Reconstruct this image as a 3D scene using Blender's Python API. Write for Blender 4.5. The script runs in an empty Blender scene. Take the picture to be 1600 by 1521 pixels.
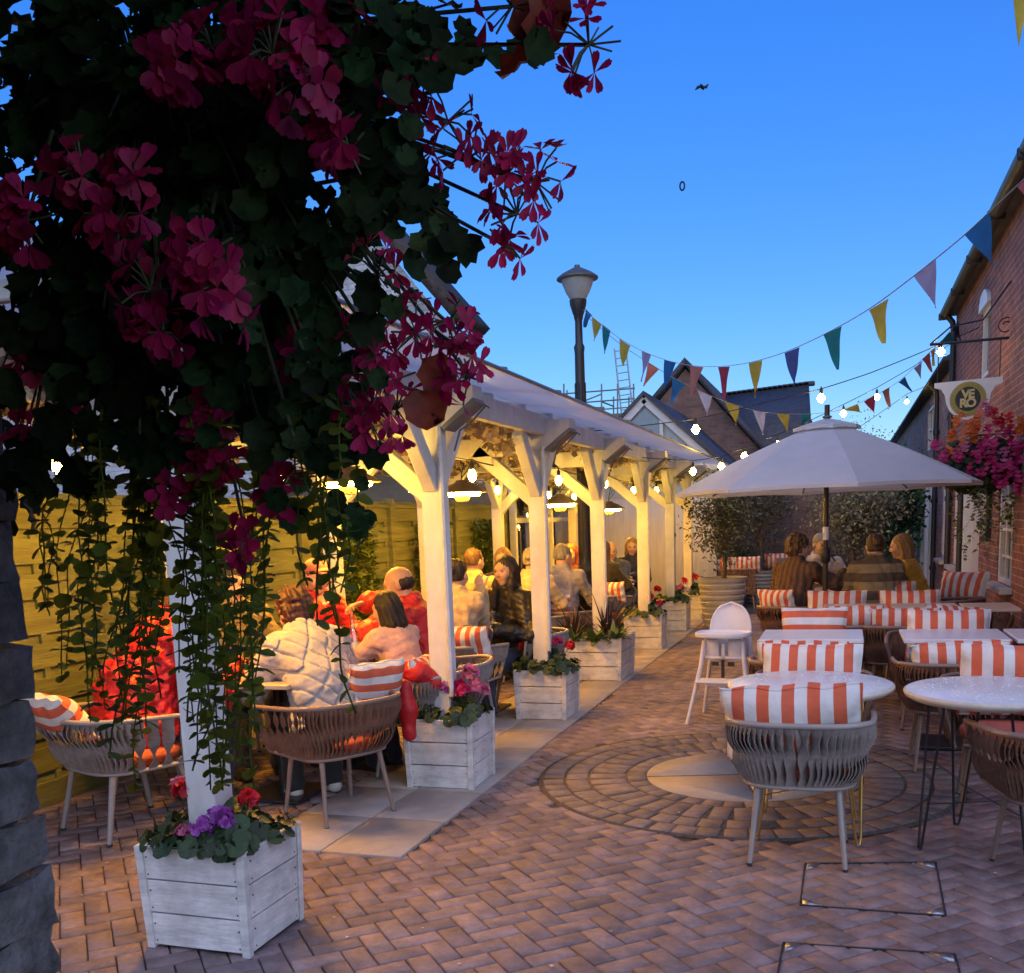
import bpy, math, random
import numpy as np
from mathutils import Vector, Matrix

S = bpy.context.scene
COL = S.collection
RNG = np.random.default_rng(11)
random.seed(5)

# ------------------------------------------------------------------ camera
PITCH, ROLL, YAW, EYE, FPX = math.radians(9), math.radians(-2.25), math.radians(18.75), 1.55, 1540.0
def _axes():
    cp, sp = math.cos(PITCH), math.sin(PITCH)
    Rz = np.array([[math.cos(YAW), -math.sin(YAW), 0], [math.sin(YAW), math.cos(YAW), 0], [0, 0, 1]])
    f, u, r = Rz @ [0, cp, -sp], Rz @ [0, sp, cp], Rz @ [1, 0, 0]
    c, s = math.cos(ROLL), math.sin(ROLL)
    return c*r + s*u, -s*r + c*u, f
AR, AU, AF = _axes()
cam_d = bpy.data.cameras.new('camera'); cam = bpy.data.objects.new('camera', cam_d); COL.objects.link(cam)
cam.matrix_world = Matrix(((AR[0], AU[0], -AF[0], 0), (AR[1], AU[1], -AF[1], 0), (AR[2], AU[2], -AF[2], EYE), (0, 0, 0, 1)))
cam_d.sensor_fit = 'HORIZONTAL'; cam_d.sensor_width = 36; cam_d.lens = 36*FPX/1600
cam_d.shift_y = (1066-760.5)/1600; cam_d.clip_start = .02; cam_d.clip_end = 500
S.camera = cam

# ------------------------------------------------------------------ sky, sun, exposure
W = bpy.data.worlds.new('World'); S.world = W; W.use_nodes = True
nt = W.node_tree; nt.nodes.clear()
sky = nt.nodes.new('ShaderNodeTexSky'); sky.sky_type = 'NISHITA'; sky.sun_disc = False
SUN_EL, SUN_ROT = math.radians(5.0), math.radians(155)
sky.sun_elevation = SUN_EL; sky.sun_rotation = SUN_ROT
sky.air_density = 1.0; sky.dust_density = 0.0; sky.ozone_density = 5.0
hs = nt.nodes.new('ShaderNodeHueSaturation'); hs.inputs['Saturation'].default_value = 1.08; hs.inputs['Value'].default_value = 1.0; hs.inputs['Hue'].default_value = .531
bgn = nt.nodes.new('ShaderNodeBackground'); bgn.inputs['Strength'].default_value = 0.15
out = nt.nodes.new('ShaderNodeOutputWorld')
gmn = nt.nodes.new('ShaderNodeGamma'); gmn.inputs[1].default_value = .70
nt.links.new(sky.outputs[0], hs.inputs['Color']); nt.links.new(hs.outputs[0], gmn.inputs[0]); nt.links.new(gmn.outputs[0], bgn.inputs['Color']); nt.links.new(bgn.outputs[0], out.inputs['Surface'])
sun_d = bpy.data.lights.new('sun', 'SUN'); sun_d.energy = 0.62; sun_d.angle = math.radians(110); sun_d.color = (1, .93, .88)
sun = bpy.data.objects.new('sun', sun_d); COL.objects.link(sun)
sun.rotation_euler = (math.radians(56), 0, math.radians(25))
S.view_settings.view_transform = 'Standard'; S.view_settings.look = 'None'
S.view_settings.exposure = 1.85; S.view_settings.gamma = 1.0
S.render.engine = 'CYCLES'
S.cycles.use_denoising = True
try: S.cycles.denoiser = 'OPENIMAGEDENOISE'
except Exception: pass
S.cycles.max_bounces = 6; S.cycles.diffuse_bounces = 3; S.cycles.glossy_bounces = 3; S.cycles.transmission_bounces = 4; S.cycles.transparent_max_bounces = 8
S.cycles.use_light_tree = True; S.cycles.sample_clamp_indirect = 4.0; S.cycles.caustics_reflective = False; S.cycles.caustics_refractive = False

# ------------------------------------------------------------------ measuring helpers (a picture ray met with a plane of the place)
def ray(px, py): return AR*(px-800)/FPX + AU*(1066-py)/FPX + AF
def gz(px, py, z=0.0):
    d = ray(px, py); return np.array([0, 0, EYE]) + d*((z-EYE)/d[2])
def gy(px, py, Y):
    d = ray(px, py); return np.array([0, 0, EYE]) + d*(Y/d[1])
def gx(px, py, X):
    d = ray(px, py); return np.array([0, 0, EYE]) + d*(X/d[0])

# ------------------------------------------------------------------ mesh builder
def rotz(a):
    c, s = math.cos(a), math.sin(a); return np.array([[c, -s, 0], [s, c, 0], [0, 0, 1.]])
def rotx(a):
    c, s = math.cos(a), math.sin(a); return np.array([[1., 0, 0], [0, c, -s], [0, s, c]])
def roty(a):
    c, s = math.cos(a), math.sin(a); return np.array([[c, 0, s], [0, 1., 0], [-s, 0, c]])
def frame_z(d, up=(0, 0, 1)):
    d = np.asarray(d, float); d = d/np.linalg.norm(d); up = np.asarray(up, float)
    if abs(d @ up) > .98: up = np.array([1., 0, 0])
    x = np.cross(up, d); x /= np.linalg.norm(x); return np.stack([x, np.cross(d, x), d], 1)

class MB:
    def __init__(s): s.V = []; s.F = []; s.n = 0
    def raw(s, v, faces, m=0):
        """faces: (k, n) int array"""
        v = np.asarray(v, float).reshape(-1, 3); f = np.asarray(faces, int)
        s.V.append(v); s.F.append((f + s.n, m)); s.n += len(v); return s
    def poly(s, v, flist, m=0):
        v = np.asarray(v, float).reshape(-1, 3); s.V.append(v); by = {}
        for f in flist: by.setdefault(len(f), []).append(f)
        for k in by: s.F.append((np.array(by[k], int) + s.n, m))
        s.n += len(v); return s
    def box(s, c, size, R=None, bev=.004, m=0, taper=1.0):
        h = np.asarray(size, float)/2; b = min(bev, h.min()*.45); vs = []; idx = {}
        for sx in (-1, 1):
            for sy in (-1, 1):
                for sz in (-1, 1):
                    for k in range(3):
                        p = np.array([sx, sy, sz])*h; q = p.copy()
                        for j in range(3):
                            if j != k: q[j] -= (sx, sy, sz)[j]*b
                        idx[(sx, sy, sz, k)] = len(vs); vs.append(q)
        v = np.array(vs)
        if taper != 1.0:
            t = (v[:, 2]/h[2] + 1)/2; v[:, :2] *= (taper + (1-taper)*t)[:, None]
        fl = []
        for k in range(3):
            a, c2 = (k+1) % 3, (k+2) % 3
            for sg in (-1, 1):
                q = []
                for (u, w) in ((-1, -1), (1, -1), (1, 1), (-1, 1)):
                    t = [0, 0, 0]; t[k] = sg; t[a] = u; t[c2] = w; q.append(idx[(*t, k)])
                fl.append(q if sg > 0 else q[::-1])
        for k in range(3):
            a, c2 = (k+1) % 3, (k+2) % 3
            for u in (-1, 1):
                for w in (-1, 1):
                    t0 = [0, 0, 0]; t0[k] = -1; t0[a] = u; t0[c2] = w; t1 = list(t0); t1[k] = 1
                    q = [idx[(*t0, a)], idx[(*t1, a)], idx[(*t1, c2)], idx[(*t0, c2)]]
                    fl.append(q[::-1] if u*w > 0 else q)
        for sx in (-1, 1):
            for sy in (-1, 1):
                for sz in (-1, 1):
                    q = [idx[(sx, sy, sz, k)] for k in range(3)]; fl.append(q if sx*sy*sz > 0 else q[::-1])
        if R is not None: v = v @ np.asarray(R).T
        return s.poly(v + np.asarray(c, float), fl, m)
    def tube(s, pts, r, n=8, m=0, cap=True, closed=False, flat=1.0, up=(0, 0, 1)):
        P = np.asarray(pts, float); k = len(P); r = np.broadcast_to(np.asarray(r, float), (k,))
        T = np.roll(P, -1, 0) - np.roll(P, 1, 0) if closed else np.gradient(P, axis=0)
        ang = np.arange(n)*2*math.pi/n; rows = []; prev = None
        for i in range(k):
            t = T[i]/(np.linalg.norm(T[i])+1e-12)
            if prev is None: x = frame_z(t, up)[:, 0]
            else:
                x = prev - t*(prev @ t); x /= (np.linalg.norm(x)+1e-12)
            y = np.cross(t, x); prev = x
            rows.append(P[i] + r[i]*(np.cos(ang)[:, None]*x + flat*np.sin(ang)[:, None]*y))
        v = np.concatenate(rows); q = []
        for i in range(k if closed else k-1):
            a = i*n + np.arange(n); b = ((i+1) % k)*n + np.arange(n)
            q.append(np.stack([a, np.roll(a, -1), np.roll(b, -1), b], 1))
        s.raw(v, np.concatenate(q), m)
        if cap and not closed:
            base = s.n - len(v)
            s.F.append((np.array([list(range(n))[::-1]]) + base, m)); s.F.append((np.array([list(range(n))]) + base + (k-1)*n, m))
        return s
    def lathe(s, prof, c=(0, 0, 0), n=24, m=0, R=None, sx=1., sy=1.):
        P = np.asarray(prof, float); k = len(P); a = np.arange(n)*2*math.pi/n
        v = np.stack([P[:, 0][:, None]*np.cos(a)*sx, P[:, 0][:, None]*np.sin(a)*sy, np.repeat(P[:, 1][:, None], n, 1)], 2).reshape(-1, 3)
        if R is not None: v = v @ np.asarray(R).T
        q = []
        for i in range(k-1):
            x = i*n + np.arange(n); y = x + n; q.append(np.stack([x, np.roll(x, -1), np.roll(y, -1), y], 1))
        return s.raw(v + np.asarray(c, float), np.concatenate(q), m)
    def prism(s, outline, t, R=None, c=(0, 0, 0), m=0, bev=0.0):
        """outline: 2D points (x, z) in the plane y=0, thickness t along y, centred"""
        o = np.asarray(outline, float); n = len(o)
        a = np.stack([o[:, 0], np.full(n, -t/2), o[:, 1]], 1); b = a.copy(); b[:, 1] = t/2
        v = np.concatenate([a, b]);
        if R is not None: v = v @ np.asarray(R).T
        fl = [list(range(n)), list(range(2*n-1, n-1, -1))] + [[i, i+n, (i+1) % n + n, (i+1) % n] for i in range(n)]
        return s.poly(v + np.asarray(c, float), fl, m)
    def ball(s, c, r, n=12, m=0, sc=(1, 1, 1), R=None):
        th = np.linspace(0, math.pi, n//2+1); pr = np.stack([np.sin(th)+1e-4, -np.cos(th)], 1)*r
        a = np.arange(n)*2*math.pi/n
        v = np.stack([pr[:, 0][:, None]*np.cos(a), pr[:, 0][:, None]*np.sin(a), np.repeat(pr[:, 1][:, None], n, 1)], 2).reshape(-1, 3)*np.asarray(sc)
        if R is not None: v = v @ np.asarray(R).T
        q = []
        for i in range(n//2):
            x = i*n + np.arange(n); y = x+n; q.append(np.stack([x, np.roll(x, -1), np.roll(y, -1), y], 1))
        return s.raw(v + np.asarray(c, float), np.concatenate(q), m)
    def scatter(s, tv, tf, Rs, ps, scl=None, m=0):
        """template verts (k,3), faces list; Rs (N,3,3), ps (N,3), scl (N,)"""
        tv = np.asarray(tv, float); N, k = len(ps), len(tv)
        if scl is not None: Rs = Rs*np.asarray(scl)[:, None, None]
        v = np.einsum('nij,kj->nki', Rs, tv) + np.asarray(ps)[:, None, :]
        by = {}
        for f in tf: by.setdefault(len(f), []).append(f)
        for kk in by:
            f = np.array(by[kk], int); ff = (f[None] + (np.arange(N)*k)[:, None, None]).reshape(-1, kk)
            s.F.append((ff + s.n, m))
        s.V.append(v.reshape(-1, 3)); s.n += N*k; return s
    def mesh(s, name, mats, smooth=35):
        me = bpy.data.meshes.new(name)
        V = np.concatenate(s.V).astype(np.float32); me.vertices.add(len(V)); me.vertices.foreach_set('co', V.ravel())
        li = np.concatenate([f.ravel() for f, _ in s.F]).astype(np.int32)
        cnt = np.concatenate([np.full(len(f), f.shape[1]) for f, _ in s.F]).astype(np.int32)
        mi = np.concatenate([np.full(len(f), m) for f, m in s.F]).astype(np.int32)
        me.loops.add(len(li)); me.loops.foreach_set('vertex_index', li)
        me.polygons.add(len(cnt)); st = np.concatenate([[0], np.cumsum(cnt)[:-1]]).astype(np.int32)
        me.polygons.foreach_set('loop_start', st); me.polygons.foreach_set('loop_total', cnt)
        for x in (mats if isinstance(mats, (list, tuple)) else [mats]): me.materials.append(x)
        me.polygons.foreach_set('material_index', mi)
        me.update(calc_edges=True); me.validate()
        if smooth:
            me.polygons.foreach_set('use_smooth', np.ones(len(me.polygons), bool))
            if smooth < 180: me.set_sharp_from_angle(angle=math.radians(smooth))
        return me
    def build(s, name, mats, parent=None, smooth=35, loc=None):
        o = bpy.data.objects.new(name, s.mesh(name, mats, smooth)); COL.objects.link(o)
        if parent is not None: o.parent = parent
        if loc is not None: o.location = loc
        return o

def tag(o, label, cat, group=None):
    o['label'] = label; o['category'] = cat
    if group: o['group'] = group
    return o
def thing(name, label, cat, loc=(0, 0, 0), rz=0., group=None):
    o = bpy.data.objects.new(name, None); COL.objects.link(o); o.location = loc; o.rotation_euler = (0, 0, rz)
    o.empty_display_size = .1
    return tag(o, label, cat, group)
def struct(o, kind='structure'): o['kind'] = kind; return o
def kids(o): return [c for c in bpy.data.objects if c.parent == o]
def dup(o, loc=None, rz=None, label=None, group=None, parent=None):
    c = o.copy(); COL.objects.link(c)
    if parent is not None: c.parent = parent
    if loc is not None: c.location = loc
    if rz is not None: c.rotation_euler = (0, 0, rz)
    if label: c['label'] = label
    if group: c['group'] = group
    for k in kids(o): dup(k, parent=c)
    return c

# ------------------------------------------------------------------ materials
MATS = {}
def mat(name, col, rough=.6, var=.12, scale=12., bump=0., bscale=60., metal=0., island=0., emit=None, es=0., trans=0., spec=.5, coord='Object', stretch=None, col2=None, sheen=0., alpha=None, coat=0., stain=None):
    if name in MATS: return MATS[name]
    M = bpy.data.materials.new(name); M.use_nodes = True; t = M.node_tree; L = t.links.new
    b = t.nodes['Principled BSDF']; o = t.nodes['Material Output']
    b.inputs['Roughness'].default_value = rough; b.inputs['Metallic'].default_value = metal; b.inputs['Specular IOR Level'].default_value = spec
    if coat: b.inputs['Coat Weight'].default_value = coat
    if sheen: b.inputs['Sheen Weight'].default_value = sheen
    tc = t.nodes.new('ShaderNodeTexCoord'); src = tc.outputs[coord]
    if stretch:
        mp = t.nodes.new('ShaderNodeMapping'); mp.inputs['Scale'].default_value = stretch; L(src, mp.inputs[0]); src = mp.outputs[0]
    nz = t.nodes.new('ShaderNodeTexNoise'); nz.inputs['Scale'].default_value = scale; nz.inputs['Detail'].default_value = 6; nz.inputs['Roughness'].default_value = .65
    L(src, nz.inputs['Vector'])
    c = np.array(col, float); c2 = np.array(col2, float) if col2 is not None else None
    mx = t.nodes.new('ShaderNodeMix'); mx.data_type = 'RGBA'
    lo = c*(1-var*1.6) if c2 is None else c2
    hi = c*(1+var*.9)
    rp = t.nodes.new('ShaderNodeMapRange'); rp.inputs['From Min'].default_value = .3; rp.inputs['From Max'].default_value = .7
    L(nz.outputs[0], rp.inputs[0]); L(rp.outputs[0], mx.inputs['Factor'])
    mx.inputs['A'].default_value = (*lo, 1); mx.inputs['B'].default_value = (*hi, 1); cur = mx.outputs['Result']
    if stain:
        ns = t.nodes.new('ShaderNodeTexNoise'); ns.inputs['Scale'].default_value = stain[0]; ns.inputs['Detail'].default_value = 7; ns.inputs['Roughness'].default_value = .7; L(tc.outputs['Object'], ns.inputs['Vector'])
        ms_ = t.nodes.new('ShaderNodeMapRange'); ms_.inputs['From Min'].default_value = .35; ms_.inputs['From Max'].default_value = .65; ms_.inputs['To Min'].default_value = 1-stain[1]; ms_.inputs['To Max'].default_value = 1+stain[1]*.6; L(ns.outputs[0], ms_.inputs[0])
        mu = t.nodes.new('ShaderNodeMix'); mu.data_type = 'RGBA'; mu.blend_type = 'MULTIPLY'; mu.inputs['Factor'].default_value = 1; L(cur, mu.inputs['A']); L(ms_.outputs[0], mu.inputs['B']); cur = mu.outputs['Result']
    if island:
        g = t.nodes.new('ShaderNodeNewGeometry'); h = t.nodes.new('ShaderNodeHueSaturation')
        r1 = t.nodes.new('ShaderNodeMapRange'); r1.inputs['To Min'].default_value = 1-island; r1.inputs['To Max'].default_value = 1+island*.8
        L(g.outputs['Random Per Island'], r1.inputs[0]); L(r1.outputs[0], h.inputs['Value'])
        r2 = t.nodes.new('ShaderNodeMath'); r2.operation = 'MULTIPLY_ADD'; r2.inputs[1].default_value = 7.31; r2.inputs[2].default_value = 0
        L(g.outputs['Random Per Island'], r2.inputs[0]); r3 = t.nodes.new('ShaderNodeMath'); r3.operation = 'FRACT'; L(r2.outputs[0], r3.inputs[0])
        r4 = t.nodes.new('ShaderNodeMapRange'); r4.inputs['To Min'].default_value = .5-island*.05; r4.inputs['To Max'].default_value = .5+island*.05; L(r3.outputs[0], r4.inputs[0]); L(r4.outputs[0], h.inputs['Hue'])
        L(cur, h.inputs['Color']); cur = h.outputs[0]
    L(cur, b.inputs['Base Color'])
    if bump:
        n2 = t.nodes.new('ShaderNodeTexNoise'); n2.inputs['Scale'].default_value = bscale; n2.inputs['Detail'].default_value = 5; L(src, n2.inputs['Vector'])
        bp = t.nodes.new('ShaderNodeBump'); bp.inputs['Strength'].default_value = bump; bp.inputs['Distance'].default_value = .01
        L(n2.outputs[0], bp.inputs['Height']); L(bp.outputs[0], b.inputs['Normal'])
    if emit is not None:
        b.inputs['Emission Color'].default_value = (*emit, 1); b.inputs['Emission Strength'].default_value = es
    if trans:
        tr = t.nodes.new('ShaderNodeBsdfTranslucent'); ms = t.nodes.new('ShaderNodeMixShader'); ms.inputs[0].default_value = trans
        L(cur, tr.inputs['Color']); L(b.outputs[0], ms.inputs[1]); L(tr.outputs[0], ms.inputs[2]); L(ms.outputs[0], o.inputs['Surface'])
    MATS[name] = M; M['pbsdf'] = b.name
    return M

def mat_glass(name, tint=(.9, .95, .95), rough=.02, clear=.85):
    """thin window glass: mostly clear, glossy at grazing angles"""
    M = bpy.data.materials.new(name); M.use_nodes = True; t = M.node_tree; t.nodes.remove(t.nodes['Principled BSDF']); L = t.links.new
    o = t.nodes['Material Output']; g = t.nodes.new('ShaderNodeBsdfGlossy'); g.inputs['Roughness'].default_value = rough
    tr = t.nodes.new('ShaderNodeBsdfTransparent'); tr.inputs['Color'].default_value = (*tint, 1)
    fr = t.nodes.new('ShaderNodeFresnel'); fr.inputs['IOR'].default_value = 1.5
    ad = t.nodes.new('ShaderNodeMath'); ad.operation = 'ADD'; ad.inputs[1].default_value = (1-clear)*.6; L(fr.outputs[0], ad.inputs[0])
    ms = t.nodes.new('ShaderNodeMixShader'); L(ad.outputs[0], ms.inputs[0]); L(tr.outputs[0], ms.inputs[1]); L(g.outputs[0], ms.inputs[2]); L(ms.outputs[0], o.inputs['Surface'])
    MATS[name] = M; return M

def mat_brick(name, c1, c2, mortar, axes='YZ', bw=.225, bh=.075, rough=.85, scale=1.0, white=None):
    M = bpy.data.materials.new(name); M.use_nodes = True; t = M.node_tree; L = t.links.new; b = t.nodes['Principled BSDF']
    tc = t.nodes.new('ShaderNodeTexCoord'); sp = t.nodes.new('ShaderNodeSeparateXYZ'); cb = t.nodes.new('ShaderNodeCombineXYZ'); L(tc.outputs['Object'], sp.inputs[0])
    L(sp.outputs['XYZ'.index(axes[0])], cb.inputs[0]); L(sp.outputs['XYZ'.index(axes[1])], cb.inputs[1])
    nw = t.nodes.new('ShaderNodeTexNoise'); nw.inputs['Scale'].default_value = 9; L(cb.outputs[0], nw.inputs['Vector'])
    va = t.nodes.new('ShaderNodeVectorMath'); va.operation = 'MULTIPLY_ADD'; va.inputs[1].default_value = (.012, .012, 0); L(nw.outputs['Color'], va.inputs[0]); L(cb.outputs[0], va.inputs[2])
    br = t.nodes.new('ShaderNodeTexBrick'); br.inputs['Scale'].default_value = 1; br.inputs['Brick Width'].default_value = bw; br.inputs['Row Height'].default_value = bh
    br.inputs['Mortar Size'].default_value = .007; br.inputs['Mortar Smooth'].default_value = .3; br.inputs['Bias'].default_value = 0
    br.inputs['Color1'].default_value = (*c1, 1); br.inputs['Color2'].default_value = (*c2, 1); br.inputs['Mortar'].default_value = (*mortar, 1); L(va.outputs[0], br.inputs['Vector'])
    n2 = t.nodes.new('ShaderNodeTexNoise'); n2.inputs['Scale'].default_value = 3.5; n2.inputs['Detail'].default_value = 8; L(cb.outputs[0], n2.inputs['Vector'])
    mr = t.nodes.new('ShaderNodeMapRange'); mr.inputs['From Min'].default_value = .3; mr.inputs['From Max'].default_value = .7; mr.inputs['To Min'].default_value = .68; mr.inputs['To Max'].default_value = 1.25; L(n2.outputs[0], mr.inputs[0])
    mm = t.nodes.new('ShaderNodeMix'); mm.data_type = 'RGBA'; mm.blend_type = 'MULTIPLY'; mm.inputs['Factor'].default_value = 1; L(br.outputs['Color'], mm.inputs['A']); L(mr.outputs[0], mm.inputs['B'])
    L(mm.outputs['Result'], b.inputs['Base Color']); b.inputs['Roughness'].default_value = rough
    n3 = t.nodes.new('ShaderNodeTexNoise'); n3.inputs['Scale'].default_value = 45; L(cb.outputs[0], n3.inputs['Vector'])
    ma = t.nodes.new('ShaderNodeMath'); ma.operation = 'MULTIPLY_ADD'; ma.inputs[1].default_value = -1.0; L(br.outputs['Fac'], ma.inputs[0]); L(n3.outputs[0], ma.inputs[2])
    bp = t.nodes.new('ShaderNodeBump'); bp.inputs['Strength'].default_value = .7; bp.inputs['Distance'].default_value = .012; L(ma.outputs[0], bp.inputs['Height']); L(bp.outputs[0], b.inputs['Normal'])
    MATS[name] = M; return M

def mat_stripe(name, a, b_, width=.075, axis=0, off=0.):
    """woven cloth with broad two-colour stripes across object axis"""
    M = bpy.data.materials.new(name); M.use_nodes = True; t = M.node_tree; L = t.links.new; b = t.nodes['Principled BSDF']
    tc = t.nodes.new('ShaderNodeTexCoord'); sp = t.nodes.new('ShaderNodeSeparateXYZ'); L(tc.outputs['Object'], sp.inputs[0])
    x = t.nodes.new('ShaderNodeMath'); x.operation = 'MULTIPLY_ADD'; x.inputs[1].default_value = .5/width; x.inputs[2].default_value = off+50; L(sp.outputs[axis], x.inputs[0])
    f = t.nodes.new('ShaderNodeMath'); f.operation = 'FRACT'; L(x.outputs[0], f.inputs[0])
    g = t.nodes.new('ShaderNodeMath'); g.operation = 'GREATER_THAN'; g.inputs[1].default_value = .5; L(f.outputs[0], g.inputs[0])
    mx = t.nodes.new('ShaderNodeMix'); mx.data_type = 'RGBA'; L(g.outputs[0], mx.inputs['Factor']); mx.inputs['A'].default_value = (*a, 1); mx.inputs['B'].default_value = (*b_, 1)
    nz = t.nodes.new('ShaderNodeTexNoise'); nz.inputs['Scale'].default_value = 14; nz.inputs['Detail'].default_value = 6; L(tc.outputs['Object'], nz.inputs['Vector'])
    mr = t.nodes.new('ShaderNodeMapRange'); mr.inputs['To Min'].default_value = .8; mr.inputs['To Max'].default_value = 1.15; L(nz.outputs[0], mr.inputs[0])
    mm = t.nodes.new('ShaderNodeMix'); mm.data_type = 'RGBA'; mm.blend_type = 'MULTIPLY'; mm.inputs['Factor'].default_value = 1; L(mx.outputs['Result'], mm.inputs['A']); L(mr.outputs[0], mm.inputs['B'])
    L(mm.outputs['Result'], b.inputs['Base Color']); b.inputs['Roughness'].default_value = .85; b.inputs['Specular IOR Level'].default_value = .25
    n2 = t.nodes.new('ShaderNodeTexNoise'); n2.inputs['Scale'].default_value = 14; n2.inputs['Detail'].default_value = 5; L(tc.outputs['Object'], n2.inputs['Vector'])
    bp = t.nodes.new('ShaderNodeBump'); bp.inputs['Strength'].default_value = .55; bp.inputs['Distance'].default_value = .02; L(n2.outputs[0], bp.inputs['Height']); L(bp.outputs[0], b.inputs['Normal'])
    MATS[name] = M; return M

WHITE_PAINT = mat('white_paint', (.66, .65, .63), .55, var=.10, scale=5, bump=.25, bscale=35, stretch=(1, 1, .25), stain=(3, .14))
PLANTER_PAINT = mat('planter_paint', (.72, .71, .70), .6, var=.16, scale=7, bump=.35, bscale=30, stretch=(.5, .5, 2.5), stain=(4, .30))
DARK_IRON = mat('dark_iron', (.022, .022, .026), .4, var=.2, scale=20, bump=.15, bscale=90)
BLACK_PLASTIC = mat('black_plastic', (.02, .02, .022), .5)
BULB_OUT = mat('bulb_glow_dim', (1, .8, .5), .3, emit=(1, .60, .10), es=30)
BULB = mat('bulb_glow', (1, .8, .5), .3, emit=(1, .60, .09), es=42)
LEAF = mat('leaf_green', (.045, .10, .022), .5, var=.3, scale=25, island=.45, trans=.3)
TERRACOTTA_SOIL = mat('soil', (.035, .025, .018), .95, var=.4, scale=40, bump=.8, bscale=60)
# ================================================================== ground
M_SAND = mat('joint_sand', (.10, .082, .076), .95, var=.4, scale=30)
M_PAVER = mat('clay_paver', (.255, .192, .196), .72, var=.28, scale=9, bump=.45, bscale=140, island=.22, stain=(1.1, .28))
M_SETT = mat('grey_sett', (.20, .16, .15), .75, var=.25, scale=12, bump=.4, bscale=110, island=.16, stain=(2, .25))
M_SLAB = mat('pale_slab', (.37, .335, .315), .7, var=.12, scale=3.5, bump=.15, bscale=150, island=.07, stain=(2.2, .16))
M_TAR = mat('tarmac', (.06, .062, .07), .85, var=.25, scale=60, bump=.4, bscale=200)

b = MB(); b.raw([[-90, -20, -.012], [90, -20, -.012], [90, 140, -.012], [-90, 140, -.012]], [[0, 1, 2, 3]])
struct(b.build('ground', M_SAND, smooth=0))

CC = np.array([-.57, 5.93]); CR = 1.23          # round paving feature
KX, KY = -1.99, 4.10                             # corner of the pale slab strip
def paver_field():
    u = .096; L = []; n = 130
    ca = math.cos(math.radians(43)); R2 = np.array([[ca, -math.sin(math.radians(43))], [math.sin(math.radians(43)), ca]])
    for j in range(-n, n):
        for m in range(-n//4, n//4):
            x0 = j + 4*m
            L.append((x0+1, j+.5, 2, 1)); L.append((x0+3.5, j+1, 1, 2))
    A = np.array(L, float); c = (A[:, :2]*u) @ R2.T + np.array([-1.2, 6.0])
    k = (c[:, 0] > -4.7) & (c[:, 0] < 1.75) & (c[:, 1] > .6) & (c[:, 1] < 16.5)
    r = np.hypot(*(c-CC).T); k &= r > CR-.02
    k &= ~((c[:, 0] < KX-.03) & (c[:, 0] > -2.85) & (c[:, 1] > KY+.03))
    A, c = A[k], c[k]; N = len(c); g = .0028; ch = .0045
    hx, hy = A[:, 2]*u/2-g, A[:, 3]*u/2-g
    z = RNG.normal(0, .0014, N); tx, ty = RNG.normal(0, .006, (2, N)); yaw = RNG.normal(0, .006, N)
    V = np.zeros((N, 8, 3)); q = [(-1, -1), (1, -1), (1, 1), (-1, 1)]
    for i, (sx, sy) in enumerate(q):
        for lay in (0, 1):
            lx, ly = sx*(hx-(ch if lay == 0 else 0)), sy*(hy-(ch if lay == 0 else 0))
            zz = z + tx*lx + ty*ly - (0 if lay == 0 else .005 if True else 0)
            p = np.stack([lx - yaw*ly, ly + yaw*lx], 1) @ R2.T + c
            V[:, i+4*lay, :2] = p; V[:, i+4*lay, 2] = zz
    low = V[:, 4:].copy(); low[:, :, 2] -= .012; V = np.concatenate([V, low], 1)
    fs = [[0, 1, 2, 3]] + [[i+4, (i+1) % 4+4, (i+1) % 4, i] for i in range(4)] + [[i+8, (i+1) % 4+8, (i+1) % 4+4, i+4] for i in range(4)]
    F = (np.array(fs)[None] + (np.arange(N)*12)[:, None, None]).reshape(-1, 4)
    m = MB(); m.raw(V.reshape(-1, 3), F); return m
struct(paver_field().build('block_paving', M_PAVER, smooth=0))

def ring_setts():
    m = MB()
    for (r0, r1, w) in ((.575, .685, .115), (.70, .915, .12), (.93, 1.06, .13), (1.075, 1.20, .125)):
        n = int(2*math.pi*(r0+r1)/2/w); off = random.random()
        for i in range(n):
            a = (i+off)*2*math.pi/n + random.gauss(0, .006); rm = (r0+r1)/2; ww = 2*math.pi*r0/n - .005
            R = rotz(a) @ rotx(random.gauss(0, .01))
            m.box([CC[0]+rm*math.cos(a), CC[1]+rm*math.sin(a), -.004+random.gauss(0, .0018)], [r1-r0-.002, ww, .022], R, .003)
    return m
b = MB(); b.lathe([[0, .0025], [CR, .0025], [CR, -.01]], (CC[0], CC[1], 0), 64)
struct(b.build('paving_circle_bed', M_SAND, smooth=0))
struct(ring_setts().build('paving_circle_setts', M_SETT, smooth=0))
b = MB()
for k in range(4):
    a0 = math.radians(195+90*k); a = np.linspace(a0+.012, a0+math.pi/2-.012, 24); r = .568
    o = np.concatenate([[[.010*math.cos(a0+math.pi/4), .010*math.sin(a0+math.pi/4)]], np.stack([r*np.cos(a), r*np.sin(a)], 1)]); n = len(o)
    v = np.concatenate([np.c_[o, np.full(n, .010)], np.c_[o, np.full(n, -.01)]]) + [CC[0], CC[1], 0]
    b.poly(v, [list(range(n))] + [[i, i+n, (i+1) % n+n, (i+1) % n] for i in range(n)])
struct(b.build('paving_circle_disc', M_SLAB, smooth=0))
b = MB()
for k in range(4):
    a = math.radians(195+90*k); b.box([CC[0]+.287*math.cos(a), CC[1]+.287*math.sin(a), .0085], [.56, .009, .005], rotz(a), .0005)
struct(b.build('paving_circle_joints', mat('dark_joint', (.04, .034, .032), .9), smooth=0))

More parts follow.
